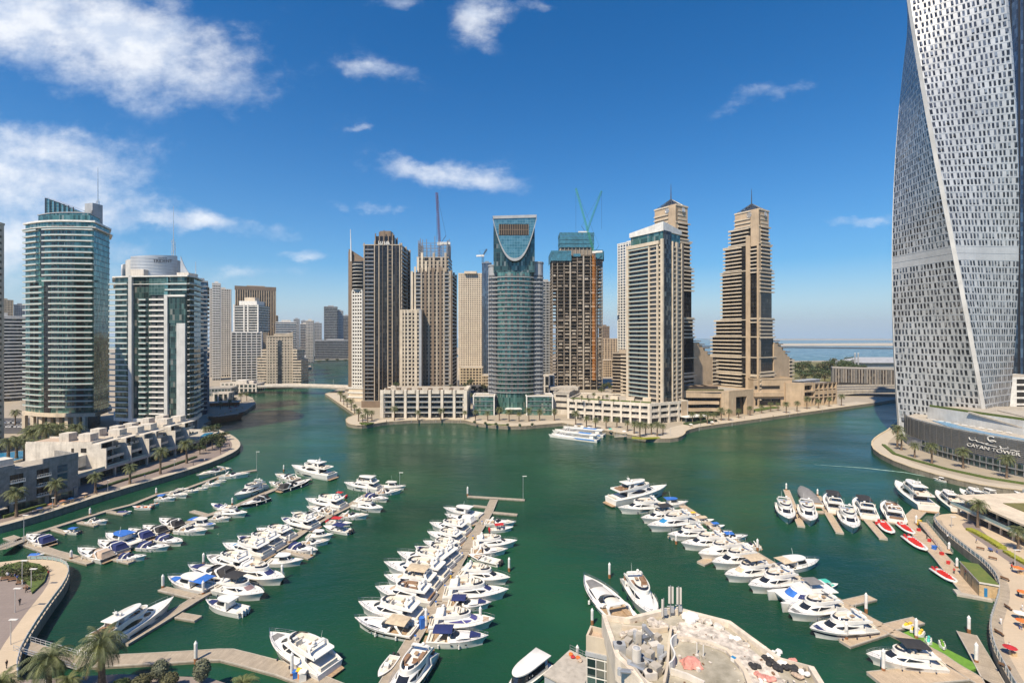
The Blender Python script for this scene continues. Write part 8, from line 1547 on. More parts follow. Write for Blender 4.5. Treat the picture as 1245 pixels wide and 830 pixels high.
palm(G(1188.5, 641, QZ), 'date palm with wide fronds beside the road on the right promenade', 'palms on the right promenade', 1.0, 1);palm(G(1238, 670, QZ), 'date palm near the right edge in front of the restaurant', 'palms on the right promenade', .95, 0)
palm((-76.5, 90.5, QZ), 'large bushy date palm at the bottom left beside the long yacht', 'palms in the lower left corner', 1.3, 0, PALM_BIG);palm((-83.5, 87.5, QZ), 'date palm at the bottom left, left of the largest palm', 'palms in the lower left corner', 1.2, 0, PALM_BIG);palm((-88.5, 84, QZ), 'date palm cut by the bottom edge in the far lower left', 'palms in the lower left corner', 1.15, 1, PALM_BIG)
palm((-47.5, 85.5, QZ), 'light green palm at the bottom edge near the boardwalk', 'palms in the lower left corner', 1.0, 1, PALM_BIG);palm((-79, 86.5, QZ), 'short palm tucked under the largest palm at the bottom left', 'palms in the lower left corner', .8, 1, PALM_BIG)
def ball_shrub(p, rr, label, m, tall=1.15, n=900):
 rs=random.Random(int(p[0]*10));r=thing('clipped_shrub', label, 'shrub', p, 'shrubs in the lower left corner');mb=MB();mb.tube(p, (p[0], p[1], p[2]+rr), .1, .08, 6);mb.build('stem', 'palm_trunk', r);mb=MB();c=(p[0], p[1], p[2]+.5+rr*tall);leaf_cloud(mb, c, rr, rr, rr*tall, n, .17, rs, 0, .75);mb.ball(c, rr*.82, rr*.82, rr*tall*.82, 12, 8);mb.build('crown', m, r)
ball_shrub((-66.8, 92, QZ), 1.5, 'grey green clipped round shrub, left of the two by the boardwalk', 'leaf_grey');ball_shrub((-58.5, 91.5, QZ), 1.5, 'grey green clipped oval shrub, right of the two by the boardwalk', 'leaf_grey', 1.35)
ball_shrub((-68.0, 89, QZ), 1.7, 'loose olive shrub right of the largest palm', 'leaf_olive', .8);ball_shrub((-63.2, 89.3, QZ), 1.6, 'yellowish olive shrub between the clipped shrubs', 'leaf_olive', .9);ball_shrub((-71.2, 88.2, QZ), 1.6, 'dark olive shrub at the foot of the largest palm', 'leaf', .8)
def hedge(name, label, pts, z, w, h, m='hedge', group='hedges', px=True):
 P_=gp(pts, z)if px else pts;r=thing(name, label, 'hedge', (*P_[0], z), group);mb=MB();wall_along(mb, P_, w, z, z+h, 0);mb.build('foliage', m, r)
 rs2=random.Random(len(label));mb=MB()
 for a, b in zip(P_, P_[1:]):
  a, b=Vector(a), Vector(b);d=(b-a);n_=Vector((-d.y, d.x)).normalized()
  for _ in range(int(d.length*16)):q=a+d*rs2.random()+n_*w*rs2.uniform(-.08, 1.08);c=Vector((q.x, q.y, z+h*rs2.uniform(.5, 1.12)));u=Vector((rs2.gauss(0, 1), rs2.gauss(0, 1), rs2.gauss(0, 1))).normalized();v=u.orthogonal().normalized();mb.poly([c-u*.2, c+v*.14, c+u*.2, c-v*.14])
 mb.build('leaf_edge', m, r)
hedge('hedge', 'bright yellow green hedge strip curving along the right promenade road', [(1174, 644), (1181, 647), (1190, 652), (1202, 659), (1214, 667)], QZ, 2.0, .8, 'hedge_yellow');hedge('hedge', 'second yellow green hedge strip nearer the right edge', [(1219, 671), (1232, 679), (1246, 687)], QZ, 1.6, .7, 'hedge_yellow')
hedge('hedge', 'low hedge along the quay before the louvred podium', [(1072, 541), (1085, 552), (1110, 560), (1150, 571), (1200, 582), (1245, 589)], QZ, 1.6, .8);hedge('hedge', 'low hedge before the grey stone block', [(5, 630), (30, 623), (57, 615)], QZ, 1.4, 1.0);hedge('hedge', 'long low planting under the white villas', [(120, 595), (150, 585), (185, 575), (215, 565), (240, 556)], QZ, 1.6, .8, 'leaf')
hedge('hedge', 'flower bed strip before the garden podium', [(768, 533), (783, 534), (803, 533)], QZ, 3, .6, 'hedge_yellow');hedge('hedge', 'round bed on the far quay tip', [(437, 515), (446, 517), (455, 515)], QZ, 4, .8);hedge('hedge', 'lawn strip before the curved glass tower', [(590, 516), (605, 517), (618, 517)], QZ, 3, .4, 'hedge')
hedge('hedge', 'planting bed left of the portal block', [(838, 517), (856, 514), (872, 512)], QZ, 5, 1.2, 'leaf');hedge('hedge', 'planting before the blank tan podium', [(922, 500), (938, 497), (948, 496)], QZ, 6, .9)
q=gp([(-10, 699), (2, 690), (26, 683.5), (48, 687), (58.5, 695), (54, 708), (39, 722), (36, 712), (20, 702), (0, 700)], QZ);r=thing('plaza_bed', 'curved planting bed of dense bushes on the lower left plaza', 'planting bed', (*q[3], QZ));mb=MB();mb.prism(list(reversed(q)), QZ, QZ+.5);mb.build('clipped_edge', 'hedge', r);rs=random.Random(6);mb=MB()
cx_, cy_=sum(p[0]for p in q)/len(q), sum(p[1]for p in q)/len(q)
for k in range(34):p=q[rs.randrange(len(q))];f=rs.uniform(.0, .8);leaf_cloud(mb, (p[0]*f+cx_*(1-f), p[1]*f+cy_*(1-f), QZ+.9), 1.5, 1.5, rs.uniform(.5, 1.2), 110, .2, rs, rs.choice((0, 1, 1, 2)), .3)
mb.build('bush_foliage', ['leaf', 'leaf_olive', 'hedge'], r)
for k, (px, py)in enumerate(((577, 516.5), (590, 518), (603, 519), (617, 520), (632, 520.5), (647, 519.5))):
 p=G(px, py-1.5, QZ);r=thing('planter', f'dark round shrub in a planter, {ORD[k]} from the left on the rounded quay', 'planter', p, 'shrub planters on the rounded quay');mb=MB();mb.tube(p, (p.x, p.y, p.z+.7), .7, .9, 10);mb.build('pot', 'concrete_light', r, 40);mb=MB();rs=random.Random(k);leaf_cloud(mb, (p.x, p.y, p.z+1.5), 1.2, 1.2, 1.0, 120, .25, rs, 0, .6);mb.ball((p.x, p.y, p.z+1.4), .9, .9, .8, 8, 6);mb.build('shrub', 'leaf', r)
def person_proto(shirt, legs, pose=0, seed=0):
 J=[(0, 0, .95), (0, 0, 1.18), (0, 0, 1.42), (0, .01, 1.52), (0, .03, 1.66), (.19, 0, 1.40), (.25, .02+.1*pose, 1.13), (.24, .1+.16*pose, .90), (-.19, 0, 1.40), (-.25, .02-.1*pose, 1.13), (-.24, .1-.12*pose, .90), (.1, 0, .9), (.1, .03+.18*pose, .5), (.1, -.02+.22*pose, .08), (.1, .13+.22*pose, .04), (-.1, 0, .9), (-.1, .03-.12*pose, .5), (-.1, -.02-.3*pose, .08), (-.1, .13-.28*pose, .04), (0, .03, 1.75)]
 E_=[(0, 1), (1, 2), (2, 3), (3, 4), (4, 19), (2, 5), (5, 6), (6, 7), (2, 8), (8, 9), (9, 10), (0, 11), (11, 12), (12, 13), (13, 14), (0, 15), (15, 16), (16, 17), (17, 18)]
 RD=[.15, .145, .15, .06, .1, .075, .055, .04, .075, .055, .04, .1, .075, .05, .05, .1, .075, .05, .05, .07]
 me=bpy.data.meshes.new('person');me.from_pydata(J, E_, []);o=bpy.data.objects.new('person', me);COL.objects.link(o);m=o.modifiers.new('skin', 'SKIN')
 for i, v in enumerate(me.skin_vertices[0].data):v.radius=(RD[i], RD[i]*(.75 if i<3 else 1));v.use_root=(i==0)
 o.modifiers.new('sub', 'SUBSURF').levels=1;bpy.context.view_layer.update();dg=bpy.context.evaluated_depsgraph_get();nm=bpy.data.meshes.new_from_object(o.evaluated_get(dg));bpy.data.objects.remove(o);nm.materials.clear()
 for k in(shirt, legs, 'skin', 'hair'):nm.materials.append(M[k])
 for p in nm.polygons:
  c=p.center;p.material_index=3 if c.z>1.70 or(c.z>1.56 and c.y<-.02)else 2 if c.z>1.47 or(abs(c.x)>.2 and c.z<1.1)else 0 if c.z>.92 else 1 if c.z>.09 else 3
 nm.shade_smooth();return nm
PM={(s, l, p):person_proto(s, l, p)for s, l, p in(('cloth_white', 'cloth_white', .6), ('cloth_dark', 'cloth_dark', .6), ('cloth_blue', 'cloth_tan', .8), ('cloth_red', 'cloth_dark', .4), ('cloth_white', 'cloth_dark', 1), ('cloth_tan', 'cloth_blue', .7))}
PK=list(PM);PWORD={'cloth_white':'white', 'cloth_dark':'black', 'cloth_blue':'blue', 'cloth_red':'red', 'cloth_tan':'tan'}
def person(px, py, k, place, z=QZ, grp=None):
 s, l, p=PK[k];g_=G(px, py, z);o=link('person', PM[PK[k]]);o.location=g_;o.rotation_euler=(0, 0, U(0, 6.28));tag(o, (f'person in {PWORD[s]} top and {PWORD[l]} trousers ' if l!=s else f'person dressed in {PWORD[s]} ')+place, 'person', grp);return o
for px, py, k, w in((1187, 660, 2, 'walking beside the rail below the curved road'), (1230, 692, 3, 'standing by the lamp post near the right edge'), (1232, 689, 1, 'in a pair by the lamp post near the right edge'), (1238, 724, 1, 'walking beside the orange parasol table'), (1217, 759, 0, 'walking alone on the right promenade'), (1227, 790, 4, 'under the red parasol on the right promenade'), (1241, 765, 5, 'near the tables at the right edge'), (1152, 655, 4, 'by the white rail at the promenade bend'), (1212, 672, 5, 'behind the pram on the promenade'), (1243, 742, 0, 'beside the white parasol at the right edge')):person(px, py, k, w, QZ, 'people on the right promenade')
for px, py, k, w in((32, 720, 1, 'standing near the plaza bushes'), (24, 735, 1, 'walking on the plaza below the bushes'), (8, 812, 1, 'at the plaza rail in the lower left corner'), (59, 700, 3, 'beside the plaza bushes by the quay'), (10, 703, 4, 'sitting side of the plaza bed, far left'), (18, 704, 2, 'beside the plaza bed, near the middle')):person(px, py, k, w, QZ, 'people on the plaza')
for i_, (px, py)in enumerate(((268, 552), (276, 549), (249, 561), (235, 566), (160, 587), (176, 581), (118, 601), (71, 616), (40, 625), (279, 543))):person(px, py, (1, 5, 4, 1, 0, 2)[i_%6], f'{ORD[sorted((268, 276, 249, 235, 160, 176, 118, 71, 40, 279)).index(px)]} from left on left promenade', QZ, 'people on the left promenade')
for i_, (px, py)in enumerate(((852, 517), (874, 514), (905, 509), (940, 507), (970, 503), (1005, 497), (730, 523), (650, 517), (560, 511.5), (470, 513))):person(px, py, (1, 4, 2, 1, 5, 0)[i_%6], f'{ORD[sorted((852, 874, 905, 940, 970, 1005, 730, 650, 560, 470)).index(px)]} from left on far quay', QZ, 'people on the far quay')
person(1127, 655, 1, 'standing on the tour boat jetty', .62, 'people on the piers');person(1160, 697, 3, 'beside the kiosk on the jetty', .62, 'people on the piers')
def railing(line, name, label, h=1.15, glassm='glass_smooth', step=2, post='light_metal', side=1, ins=.25):
 L=[Vector(p)for p in line];r=thing(name, label, 'railing', (*line[len(line)//2], QZ));pts=[];
 for a, b in zip(L, L[1:]):
  n=max(1, int((b-a).length/1.6));d=(b-a).normalized();nn=Vector((-d.y, d.x))*ins*side;pts+=[a+(b-a)*k/n+nn for k in range(n)]
 mb=MB();wall_along(mb, pts, .04, QZ+.25, QZ+h-.1, 0);mb.build('glass_panel', glassm, r);mb=MB();wall_along(mb, pts, .12, QZ+h-.1, QZ+h, 0);mb.build('handrail', post, r)
 vis=[p for p in pts if 0<CX+F*p.x/p.y<1245][:100]
 for p in vis:mb=MB();mb.obox((p.x, p.y, QZ), .14, .3, h+.03, .4);mb.build('post', post, r)
railing(PLAZA[3:-4], 'plaza_railing', 'glass railing with slanted posts along the curved lower left plaza');railing(PROM[8:], 'promenade_railing', 'railing with slanted posts along the wavy right promenade');
mb=MB();L2=PROM[10:];ribbon(mb, L2, 2.2, QZ+.02, 0, 1);o=mb.build('promenade_decking', 'pier_planks');tag(o, kind='structure')
lamp(G(1234, 691, QZ), 5.2, 'white lamp post by the group on the right promenade');lamp(G(1157, 641, QZ), 3.6, 'white sign lamp at the right promenade bend');lamp(G(18.4, 744, QZ), 5.6, 'lamp post with a flat white head in the middle of the plaza');lamp(G(38, 716, QZ), 5.2, 'lamp post at the tip of the plaza bushes');lamp(G(27, 705, QZ), 5.2, 'lamp post behind the plaza bushes');lamp(G(13, 783, QZ), 5.2, 'lamp post at the plaza rail near the lower left ramp')
for k, (px, py)in enumerate(((131, 597), (212, 570), (64, 620))):lamp(G(px, py, QZ), 4.6, f'slim lamp post on the left promenade, {("middle", "far", "near")[k]} one', .6)
for k, px in enumerate((472, 500, 530, 560, 690, 720, 750, 815, 850, 890, 925, 960, 1000)):q_=CENTRE_EDGE;py=513.5 if px<570 else 524 if px<730 else 529 if px<760 else 530 if px<830 else 524-(px-850)*.155;lamp(G(px, py, QZ), 5, f'thin lamp post, {ORD[k]} from the left along the far quay edge', .5)
def parasol(px, py, m, label, z=QZ, s=1.0, grp='parasols'):
 p=G(px, py, z);r=thing('parasol', label, 'parasol', p, grp);mb=MB();mb.tube(p, (p.x, p.y, p.z+2.5*s), .04, n=5);mb.build('pole', 'light_metal', r);mb=MB();mb.loft([[(p.x+1.5*s*cos(2*pi*k/8), p.y+1.5*s*sin(2*pi*k/8), p.z+2.05*s)for k in range(8)], [(p.x+.05*cos(2*pi*k/8), p.y+.05*sin(2*pi*k/8), p.z+2.6*s)for k in range(8)]], caps=(False, True));mb.build('canopy', m, r)
 mb=MB();mb.obox((p.x+.6, p.y, p.z), .9, .9, .72, taper=1);mb.build('table', 'wood_pale', r)
for px, py, m, lb in((1238, 697, 'canvas_orange', 'orange parasol by the lamp post on the right promenade'), (1244, 727, 'canvas_orange', 'orange parasol at the right edge below the lamp post'), (1240, 753, 'canvas_white', 'white parasol at the right edge'), (1243, 763, 'canvas_orange', 'orange red parasol below the white one at the right edge'), (1228, 796, 'canvas_red', 'small red parasol near the lower right corner')):parasol(px, py, m, lb, QZ, .8, 'parasols on the right promenade')
for k, (px, py, m)in enumerate(((48, 622, 'canvas_teal'), (86, 610, 'canvas_teal'), (103, 604, 'canvas_tan'), (62, 617, 'terracotta'), (76, 613, 'terracotta'))):parasol(px, py, m, f'{"teal" if k < 2 else "tan" if k == 2 else "terracotta"} parasol, {ORD[sorted((48, 86, 103, 62, 76)).index(px)]} from the left on the left promenade terrace', QZ, .7, 'parasols on the left promenade')
for k, (px, py)in enumerate(((252, 508), (259, 506), (266, 504.5), (273, 503), (280, 500), (287, 498), (294, 496))):parasol(px, py, 'canvas_red' if k in(4, 5)else 'canvas_tan', f'{"red" if k in (4, 5) else "tan"} parasol, {ORD[k]} from the left on the restaurant quay', QZ, 1.3, 'parasols on the restaurant quay')
for k, (px, py)in enumerate(((700, 521), (708, 522), (716, 523), (742, 525), (759, 528), (840, 519), (866, 516))):parasol(px, py, 'canvas_white' if k!=3 else 'canvas_green', f'{"white" if k != 3 else "green"} parasol, {ORD[k]} from the left on the far quay', QZ, 1.0, 'parasols on the far quay')
p=G(1204, 670, QZ);r=thing('pushchair', 'dark hooded pushchair on the right promenade road', 'pushchair', p);mb=MB();mb.ball((p.x, p.y, p.z+.75), .4, .75, .4, 8, 6);mb.build('hood', 'cloth_blue', r, 50);
for sg in(-1, 1):mb=MB();mb.tube((p.x+sg*.35, p.y-.3, p.z+.22), (p.x+sg*.3, p.y-.3, p.z+.22), .22, n=10);mb.build('wheel', 'tyre', r)
mb=MB();mb.tube((p.x, p.y+.5, p.z+.6), (p.x, p.y+.9, p.z+1.05), .04, n=4);mb.build('handle', 'dark_frame', r)
def restaurant():
 pl=[(165.5, 177), (161.5, 150), (205, 143), (210, 181)];r=bld('restaurant', 'two storey terrace restaurant with a flat cream roof at the right edge', (185, 163), cat=BLDG);E=Edge(*pl[0:2])
 body(r, offset(pl, -1.5), QZ, 8.4, 'shop_glass', 'glazed_wall');mb=MB();mb.prism(offset(pl, 2.2), 8.4, 9.0);mb.build('roof', 'cream_stone', r);mb=MB();mb.prism([(172, 170), (170, 158), (186, 156), (188, 170)], 9.0, 9.2);mb.build('roof_lawn', 'dry_grass', r);mb=MB();mb.prism(offset(pl, 3.4), 5.0, 5.5);mb.build('terrace', 'cream_stone', r)
 e=Edge(offset(pl, 3.2)[0], offset(pl, 3.2)[1]);mb=MB();mb.ebox(e, 0, e.L, -.1, 0, 5.5, 6.5);mb.build('glass_rail', 'glass_smooth', r)
 for k in range(7):s=k/6;mb=MB();mb.ebox(E, s*E.L-.2, s*E.L+.2, -.2, .2, 5.5, 8.4);mb.build('column', 'cream_stone', r);mb=MB();mb.ebox(E, s*E.L-.25, s*E.L+.25, 2.0, 2.5, QZ, 5);mb.build('column', 'cream_stone', r)
restaurant()
def footbridge():
 a, b=Vector(P(276, 565)), Vector(P(428, 548));E=Edge(a, b);r=thing('creek_bridge', 'pale flat-arched road bridge across the creek on the left', 'bridge', (a.x, a.y, 0));L=[(E.L*k/20, 7.2+2.6*(1-(2*(k/20)-1.15)**2*.75))for k in range(21)]
 mb=MB();mb.loft([[E.at(s, 0, z-2.0-.8*abs(2*s/E.L-1)**2), E.at(s, 0, z-.6), E.at(s, -14, z-.6), E.at(s, -14, z-2.0-.8*abs(2*s/E.L-1)**2)]for s, z in L]);mb.build('deck', 'concrete_light', r)
 for d in(.3, -13.6):mb=MB();mb.loft([[E.at(s, d, z-.9), E.at(s, d, z+.9), E.at(s, d-.5, z+.9), E.at(s, d-.5, z-.9)]for s, z in L]);mb.build('parapet', 'white_render', r)
 for k in range(2, 20, 3):s, z=L[k];mb=MB();mb.tube(E.at(s, -1, z), E.at(s, -1, z+8), .15, n=4);mb.build('lamp_post', 'light_metal', r)
 for s in(.02, .98):mb=MB();mb.ebox(E, s*E.L-6, s*E.L+6, -13, -1, 0, 5.5);mb.build('abutment', 'concrete_light', r)
footbridge()
a, b=P(362, 1230), P(432, 1300);E=Edge(a, b);r=thing('far_causeway', 'thin pale causeway bridge far down the creek', 'bridge', (*a, 0));mb=MB();mb.ebox(E, 0, E.L, -10, 0, 1.5, 4.5);mb.build('deck', 'concrete_light', r)
for k in range(6):mb=MB();mb.ebox(E, E.L*(k+.5)/6-1, E.L*(k+.5)/6+1, -9, -1, -1, 1.5);mb.build('pier', 'concrete', r)
r=thing('pergola', 'long tan pergola terrace on the restaurant quay', 'pergola', (*P(272, 440), QZ));q=quadp(250, 440, 290, 448, 12);mb=MB();mb.prism(q, QZ+3.4, QZ+3.7);mb.build('roof', 'canvas_tan', r);e=Edge(q[0], q[1])
for k in range(7):mb=MB();mb.ebox(e, e.L*k/6-.2, e.L*k/6+.2, -.5, -.1, QZ, QZ+3.4);mb.build('post', 'wood_brown', r)
mb=MB();mb.ebox(e, 1, e.L-1, -10, -8, QZ, QZ+3.3);mb.build('back_wall', 'terracotta', r)
CARS={}
def car_mesh(m):
 mb=MB();mb.loft([[(-2.2, -.85, .3), (2.2, -.85, .3), (2.2, .85, .3), (-2.2, .85, .3)], [(-2.25, -.9, .75), (2.2, -.9, .7), (2.2, .9, .7), (-2.25, .9, .75)], [(-2.1, -.85, .95), (1.1, -.85, .95), (1.1, .85, .95), (-2.1, .85, .95)], [(-1.5, -.7, 1.45), (.3, -.7, 1.45), (.3, .7, 1.45), (-1.5, .7, 1.45)]], 0, mfun=lambda a, k:1 if a==2 else 0)
 for x in(-1.4, 1.4):
  for sg in(-1, 1):mb.tube((x, sg*.7, .32), (x, sg*.92, .32), .32, n=8, mi=2)
 return mb.mesh('parked_car', [m, 'boat_glass', 'tyre'])
for m in('car_white', 'car_dark', 'car_silver'):CARS[m]=car_mesh(m)
rs=random.Random(9);cw={'car_white':'white', 'car_dark':'dark', 'car_silver':'silver'}
def lot(x0, x1, rows, place, grp, dx):
 k=0
 for y in rows:
  px=x0
  n=0
  while px<x1:
   m=rs.choice(('car_white', 'car_white', 'car_silver', 'car_dark'));o=link('parked_car', CARS[m]);o.location=G(px, y, QZ+.05);o.rotation_euler=(0, 0, pi/2+.1);tag(o, f'{cw[m]} car, {ORD[n]} from left, {("far", "near")[rows.index(y)]} row, {place}', 'car', grp);px+=dx*rs.uniform(.9, 1.6);n+=1
lot(562, 597, [467, 473], 'car park behind beige tower', 'cars parked behind the beige tower', 3.2);lot(5, 33, [514, 519], 'behind the palm grove', 'cars parked at far left', 4.0)
mb=MB();mb.prism([tuple(G(556, 480, QZ)[:2]), tuple(G(602, 480, QZ)[:2]), tuple(G(602, 462, QZ)[:2]), tuple(G(556, 462, QZ)[:2])], QZ-.1, QZ+.03);struct('car_park_ground', mb, 'asphalt')
mb=MB();mb.prism([tuple(G(-40, 527, QZ)[:2]), tuple(G(36, 527, QZ)[:2]), tuple(G(36, 508, QZ)[:2]), tuple(G(-40, 508, QZ)[:2])], QZ-.1, QZ+.03);struct('left_road', mb, 'asphalt')
mb=MB();mb.prism([tuple(G(-10, 566, QZ)[:2]), tuple(G(46, 553, QZ)[:2]), tuple(G(42, 546, QZ)[:2]), tuple(G(-10, 552, QZ)[:2])], QZ, QZ+.1);tag(mb.build('swimming_pool', 'pool_water'), 'blue swimming pool among the palms behind the grey stone block', 'swimming pool')
mb=MB();mb.prism([tuple(G(452, 492, QZ)[:2]), tuple(G(463, 491.5, QZ)[:2]), tuple(G(463, 486, QZ)[:2]), tuple(G(455, 486, QZ)[:2])], QZ, QZ+.12);tag(mb.build('swimming_pool', 'pool_water'), 'small blue pool at the foot of the dark fin tower', 'swimming pool')
for k, (px, py, w, dd, h, m)in enumerate(((304, 454, 26, 16, 9, 'white_render'), (314, 452, 20, 14, 7, 'white_render'), (345, 447.5, 36, 14, 6, 'white_render'), (366, 446, 20, 14, 5, 'grey_panel'), (400, 436, 90, 30, 10, 'grey_panel'), (372, 437, 40, 20, 7, 'grey_panel'))):
 p=G(px, py, QZ);r=bld('waterside_house', ['white stepped house behind the villa club', 'lower white house right of the stepped one by the creek', 'long white pavilion below the cream block', 'small grey pavilion at the creek bend', 'long grey shed on the far creek shore', 'grey low house on the far creek shore'][k], p, group='low houses along the creek', cat='house');mb=MB();mb.obox(p, w, dd, h);mb.build('wall', m, r);mb=MB();mb.obox((p.x, p.y, QZ+h), w+1.5, dd+1.5, .6);mb.build('roof', m, r);mb=MB();mb.obox((p.x, p.y-dd/2-.05, QZ+h*.25), w*.85, .3, h*.45);mb.build('window', 'room_glass', r, uvm=True);mb=MB();mb.obox((p.x-w*.15, p.y, QZ+h+.6), w*.4, dd*.6, h*.5);mb.build('upper_room', m, r)
for k, (px, py)in enumerate(((322, 452), (330, 452), (338, 451), (346, 452), (354, 450), (362, 449), (370, 449), (318, 459), (326, 458), (300, 462), (292, 464), (410, 441), (398, 441), (388, 442), (420, 441))):tree(G(px, py, QZ), f'small dark tree, {ORD[k]} along the creek shore', 'trees along the creek', 1.6)
def bench(px, py, rot, label, z=QZ):
 p=G(px, py, z);r=thing('park_bench', label, 'bench', p, 'benches on the promenades');u=Vector((cos(rot), sin(rot), 0));v=Vector((-sin(rot), cos(rot), 0));mb=MB();mb.obox((p.x, p.y, p.z+.4), 1.8, .5, .08, rot);mb.build('seat', 'wood_brown', r);q=p+v*.25;mb=MB();mb.obox((q.x, q.y, p.z+.5), 1.8, .08, .45, rot);mb.build('backrest', 'wood_brown', r)
 for sg in(-1, 1):q=p+u*sg*.75;mb=MB();mb.obox((q.x, q.y, p.z), .1, .45, .4, rot);mb.build('leg', 'dark_frame', r)
for k, (px, py, a)in enumerate(((1192, 668, 2.4), (1207, 680, 2.3), (1222, 705, 1.9), (1226, 740, 1.4), (1215, 771, 1.6), (1222, 812, 1.9))):bench(px, py, a, f'wooden bench on the right promenade, {ORD[k]} from the far end')
for k, (px, py, a)in enumerate(((6, 705, .4), (15, 706, .3), (24, 710, .1), (31, 716, -.5))):bench(px, py, a, f'wooden bench by the plaza bed, {ORD[k]} from the left')
for k, (px, py, m)in enumerate(((3, 700, 1), (9, 702, 4), (14, 704, 1), (21, 706, 2), (27, 711, 0))):person(px, py, m, f'beside the plaza benches, {ORD[k]} from the left', QZ, 'people on the plaza')
# ================================================================ the rooftop in the foreground
mat('dusty_coping', (.66, .57, .46), .9, vs=.9, var=.15, dirt=.15, bump=.3)
def rooftop():
 pl=[(10.3, 48.4), (13.5, 42), (28.2, 42), (29.2, 46.9), (26.7, 48.2), (24.5, 54.4), (20.8, 56.4), (19.5, 57.2), (18, 57.0), (12.9, 55.1), (10.3, 55.7)];Z=36.0
 r=bld('roof_building', 'cream building in the foreground with a dusty flat roof full of rubble', (20, 50), cat=BLDG)
 mb=MB();mb.prism(offset(pl, -.25), QZ, Z-.6, 0, 1);mb.build('wall', ['cream_stone', 'stained_roof'], r)
 n=len(pl);inn=[]
 c=Vector((19.5, 50));inn=[tuple(Vector(p)+(c-Vector(p)).normalized()*.55)for p in pl]
 mb=MB();mb.ringwall(pl, inn, Z-2.4, Z);mb.build('parapet', 'dusty_coping', r)
 t=[(8.4, 55.0), (11.45, 53.9), (12.0, 55.6), (9.2, 56.9)];zt=34.0;mb=MB();mb.prism(t, QZ, zt-.7);mb.build('corner_tower', 'cream_stone', r);ti=[tuple(Vector(p)+(Vector((10.3, 55.4))-Vector(p)).normalized()*.28)for p in t]
 mb=MB();mb.ringwall(t, ti, zt-.7, zt);mb.build('tower_parapet', 'cream_stone', r);mb=MB();mb.prism(ti, zt-.7, zt-.6);mb.build('tower_roof', 'canvas_tan', r);E=Edge(t[0], t[1])
 mb=MB();mb.ebox(E, .1, E.L-.1, -.1, .04, 20, zt-2.2);mb.build('glass_wall', 'glass_green', r, uvm=True)
 mb=MB()
 for k in range(4):mb.ebox(E, .08+(E.L-.22)*k/3, .16+(E.L-.22)*k/3, .03, .12, 20, zt-2.1)
 for z in frange(21, zt-2, 1.05):mb.ebox(E, .05, E.L-.05, .03, .11, z, z+.09)
 mb.build('mullion', 'white_paint', r);mb=MB();mb.ebox(E, -.05, E.L+.05, -.1, .2, zt-2.2, zt-1.75);mb.build('sill_band', 'grey_panel', r)
 return r
rooftop();ZR=35.42
def on_roof(x, y, z=ZR):return Vector((x, y, z))
def rp(px, py, z=ZR):return G(px, py, z)
def lump(px, py, s, m, name, label, cat, group, z=ZR, n=5, seed=0):
 p=rp(px, py, z);rs=random.Random(seed or int(px*7+py));r=thing(name, label, cat, p, group);mb=MB()
 for _ in range(n):a=rs.uniform(.2, .45)*s;mb.ball((p.x+rs.uniform(-.5, .5)*s, p.y+rs.uniform(-.4, .4)*s, p.z+a*.5), a, a*rs.uniform(.7, 1.2), a*.7, 7, 5, jit=.18)
 mb.build('heap', m, r);return r
def roof_wall(pts, w, h, m, name, label, z0=ZR):
 P_=[tuple(rp(x, y, ZR)[:2])for x, y in pts];r=thing(name, label, 'wall', (*P_[0], z0), 'low walls on the rooftop');mb=MB();wall_along(mb, P_, w, z0, z0+h);mb.build('masonry', m, r);mb=MB();wall_along(mb, P_, w*1.15, z0+h, z0+h+.06);mb.build('coping', m if m!='rubble_pale' else 'cream_stone', r)
cv=[(822, 783), (818, 785), (814.5, 790), (815, 797), (818, 803), (820, 809), (817, 816), (813, 819)]
roof_wall(smooth_line(cv, 1), .12, 1.1, 'white_paint', 'curved_wall', 'thin curved white wall standing on the rooftop');roof_wall([(814, 819), (835, 826), (856, 836)], .2, .5, 'white_render', 'low_wall', 'low white wall along the front of the rooftop court');roof_wall([(818, 779), (838, 780), (861, 785), (882, 793), (893, 806), (903, 818), (910, 838)], .35, .28, 'rubble_pale', 'broken_kerb', 'broken stone kerb curving across the rooftop')
roof_wall([(756, 766), (775, 768), (800, 770), (812, 768)], .18, .5, 'cream_stone', 'low_wall', 'low cream wall across the left part of the rooftop');roof_wall([(815, 770), (812, 790), (810, 820), (806, 840)], .2, .9, 'cream_stone', 'low_wall', 'cream dividing wall running towards the viewer on the rooftop');roof_wall([(752, 800), (770, 818), (784, 838)], .2, .6, 'concrete_light', 'low_wall', 'grey low wall along the left edge of the rooftop')
mb=MB();P_=[tuple(rp(x, y, ZR)[:2])for x, y in[(826, 757), (846, 757), (884, 768), (905, 784), (940, 812), (960, 840), (918, 840), (905, 818), (893, 804), (880, 791), (860, 783), (838, 778), (820, 776)]];r=thing('roof_walk', 'raised pale walkway slab curving round the right side of the rooftop', 'slab', (*P_[0], ZR));mb.prism(list(reversed(P_)), ZR-.02, ZR+.16);mb.build('slab', 'rubble_pale', r)
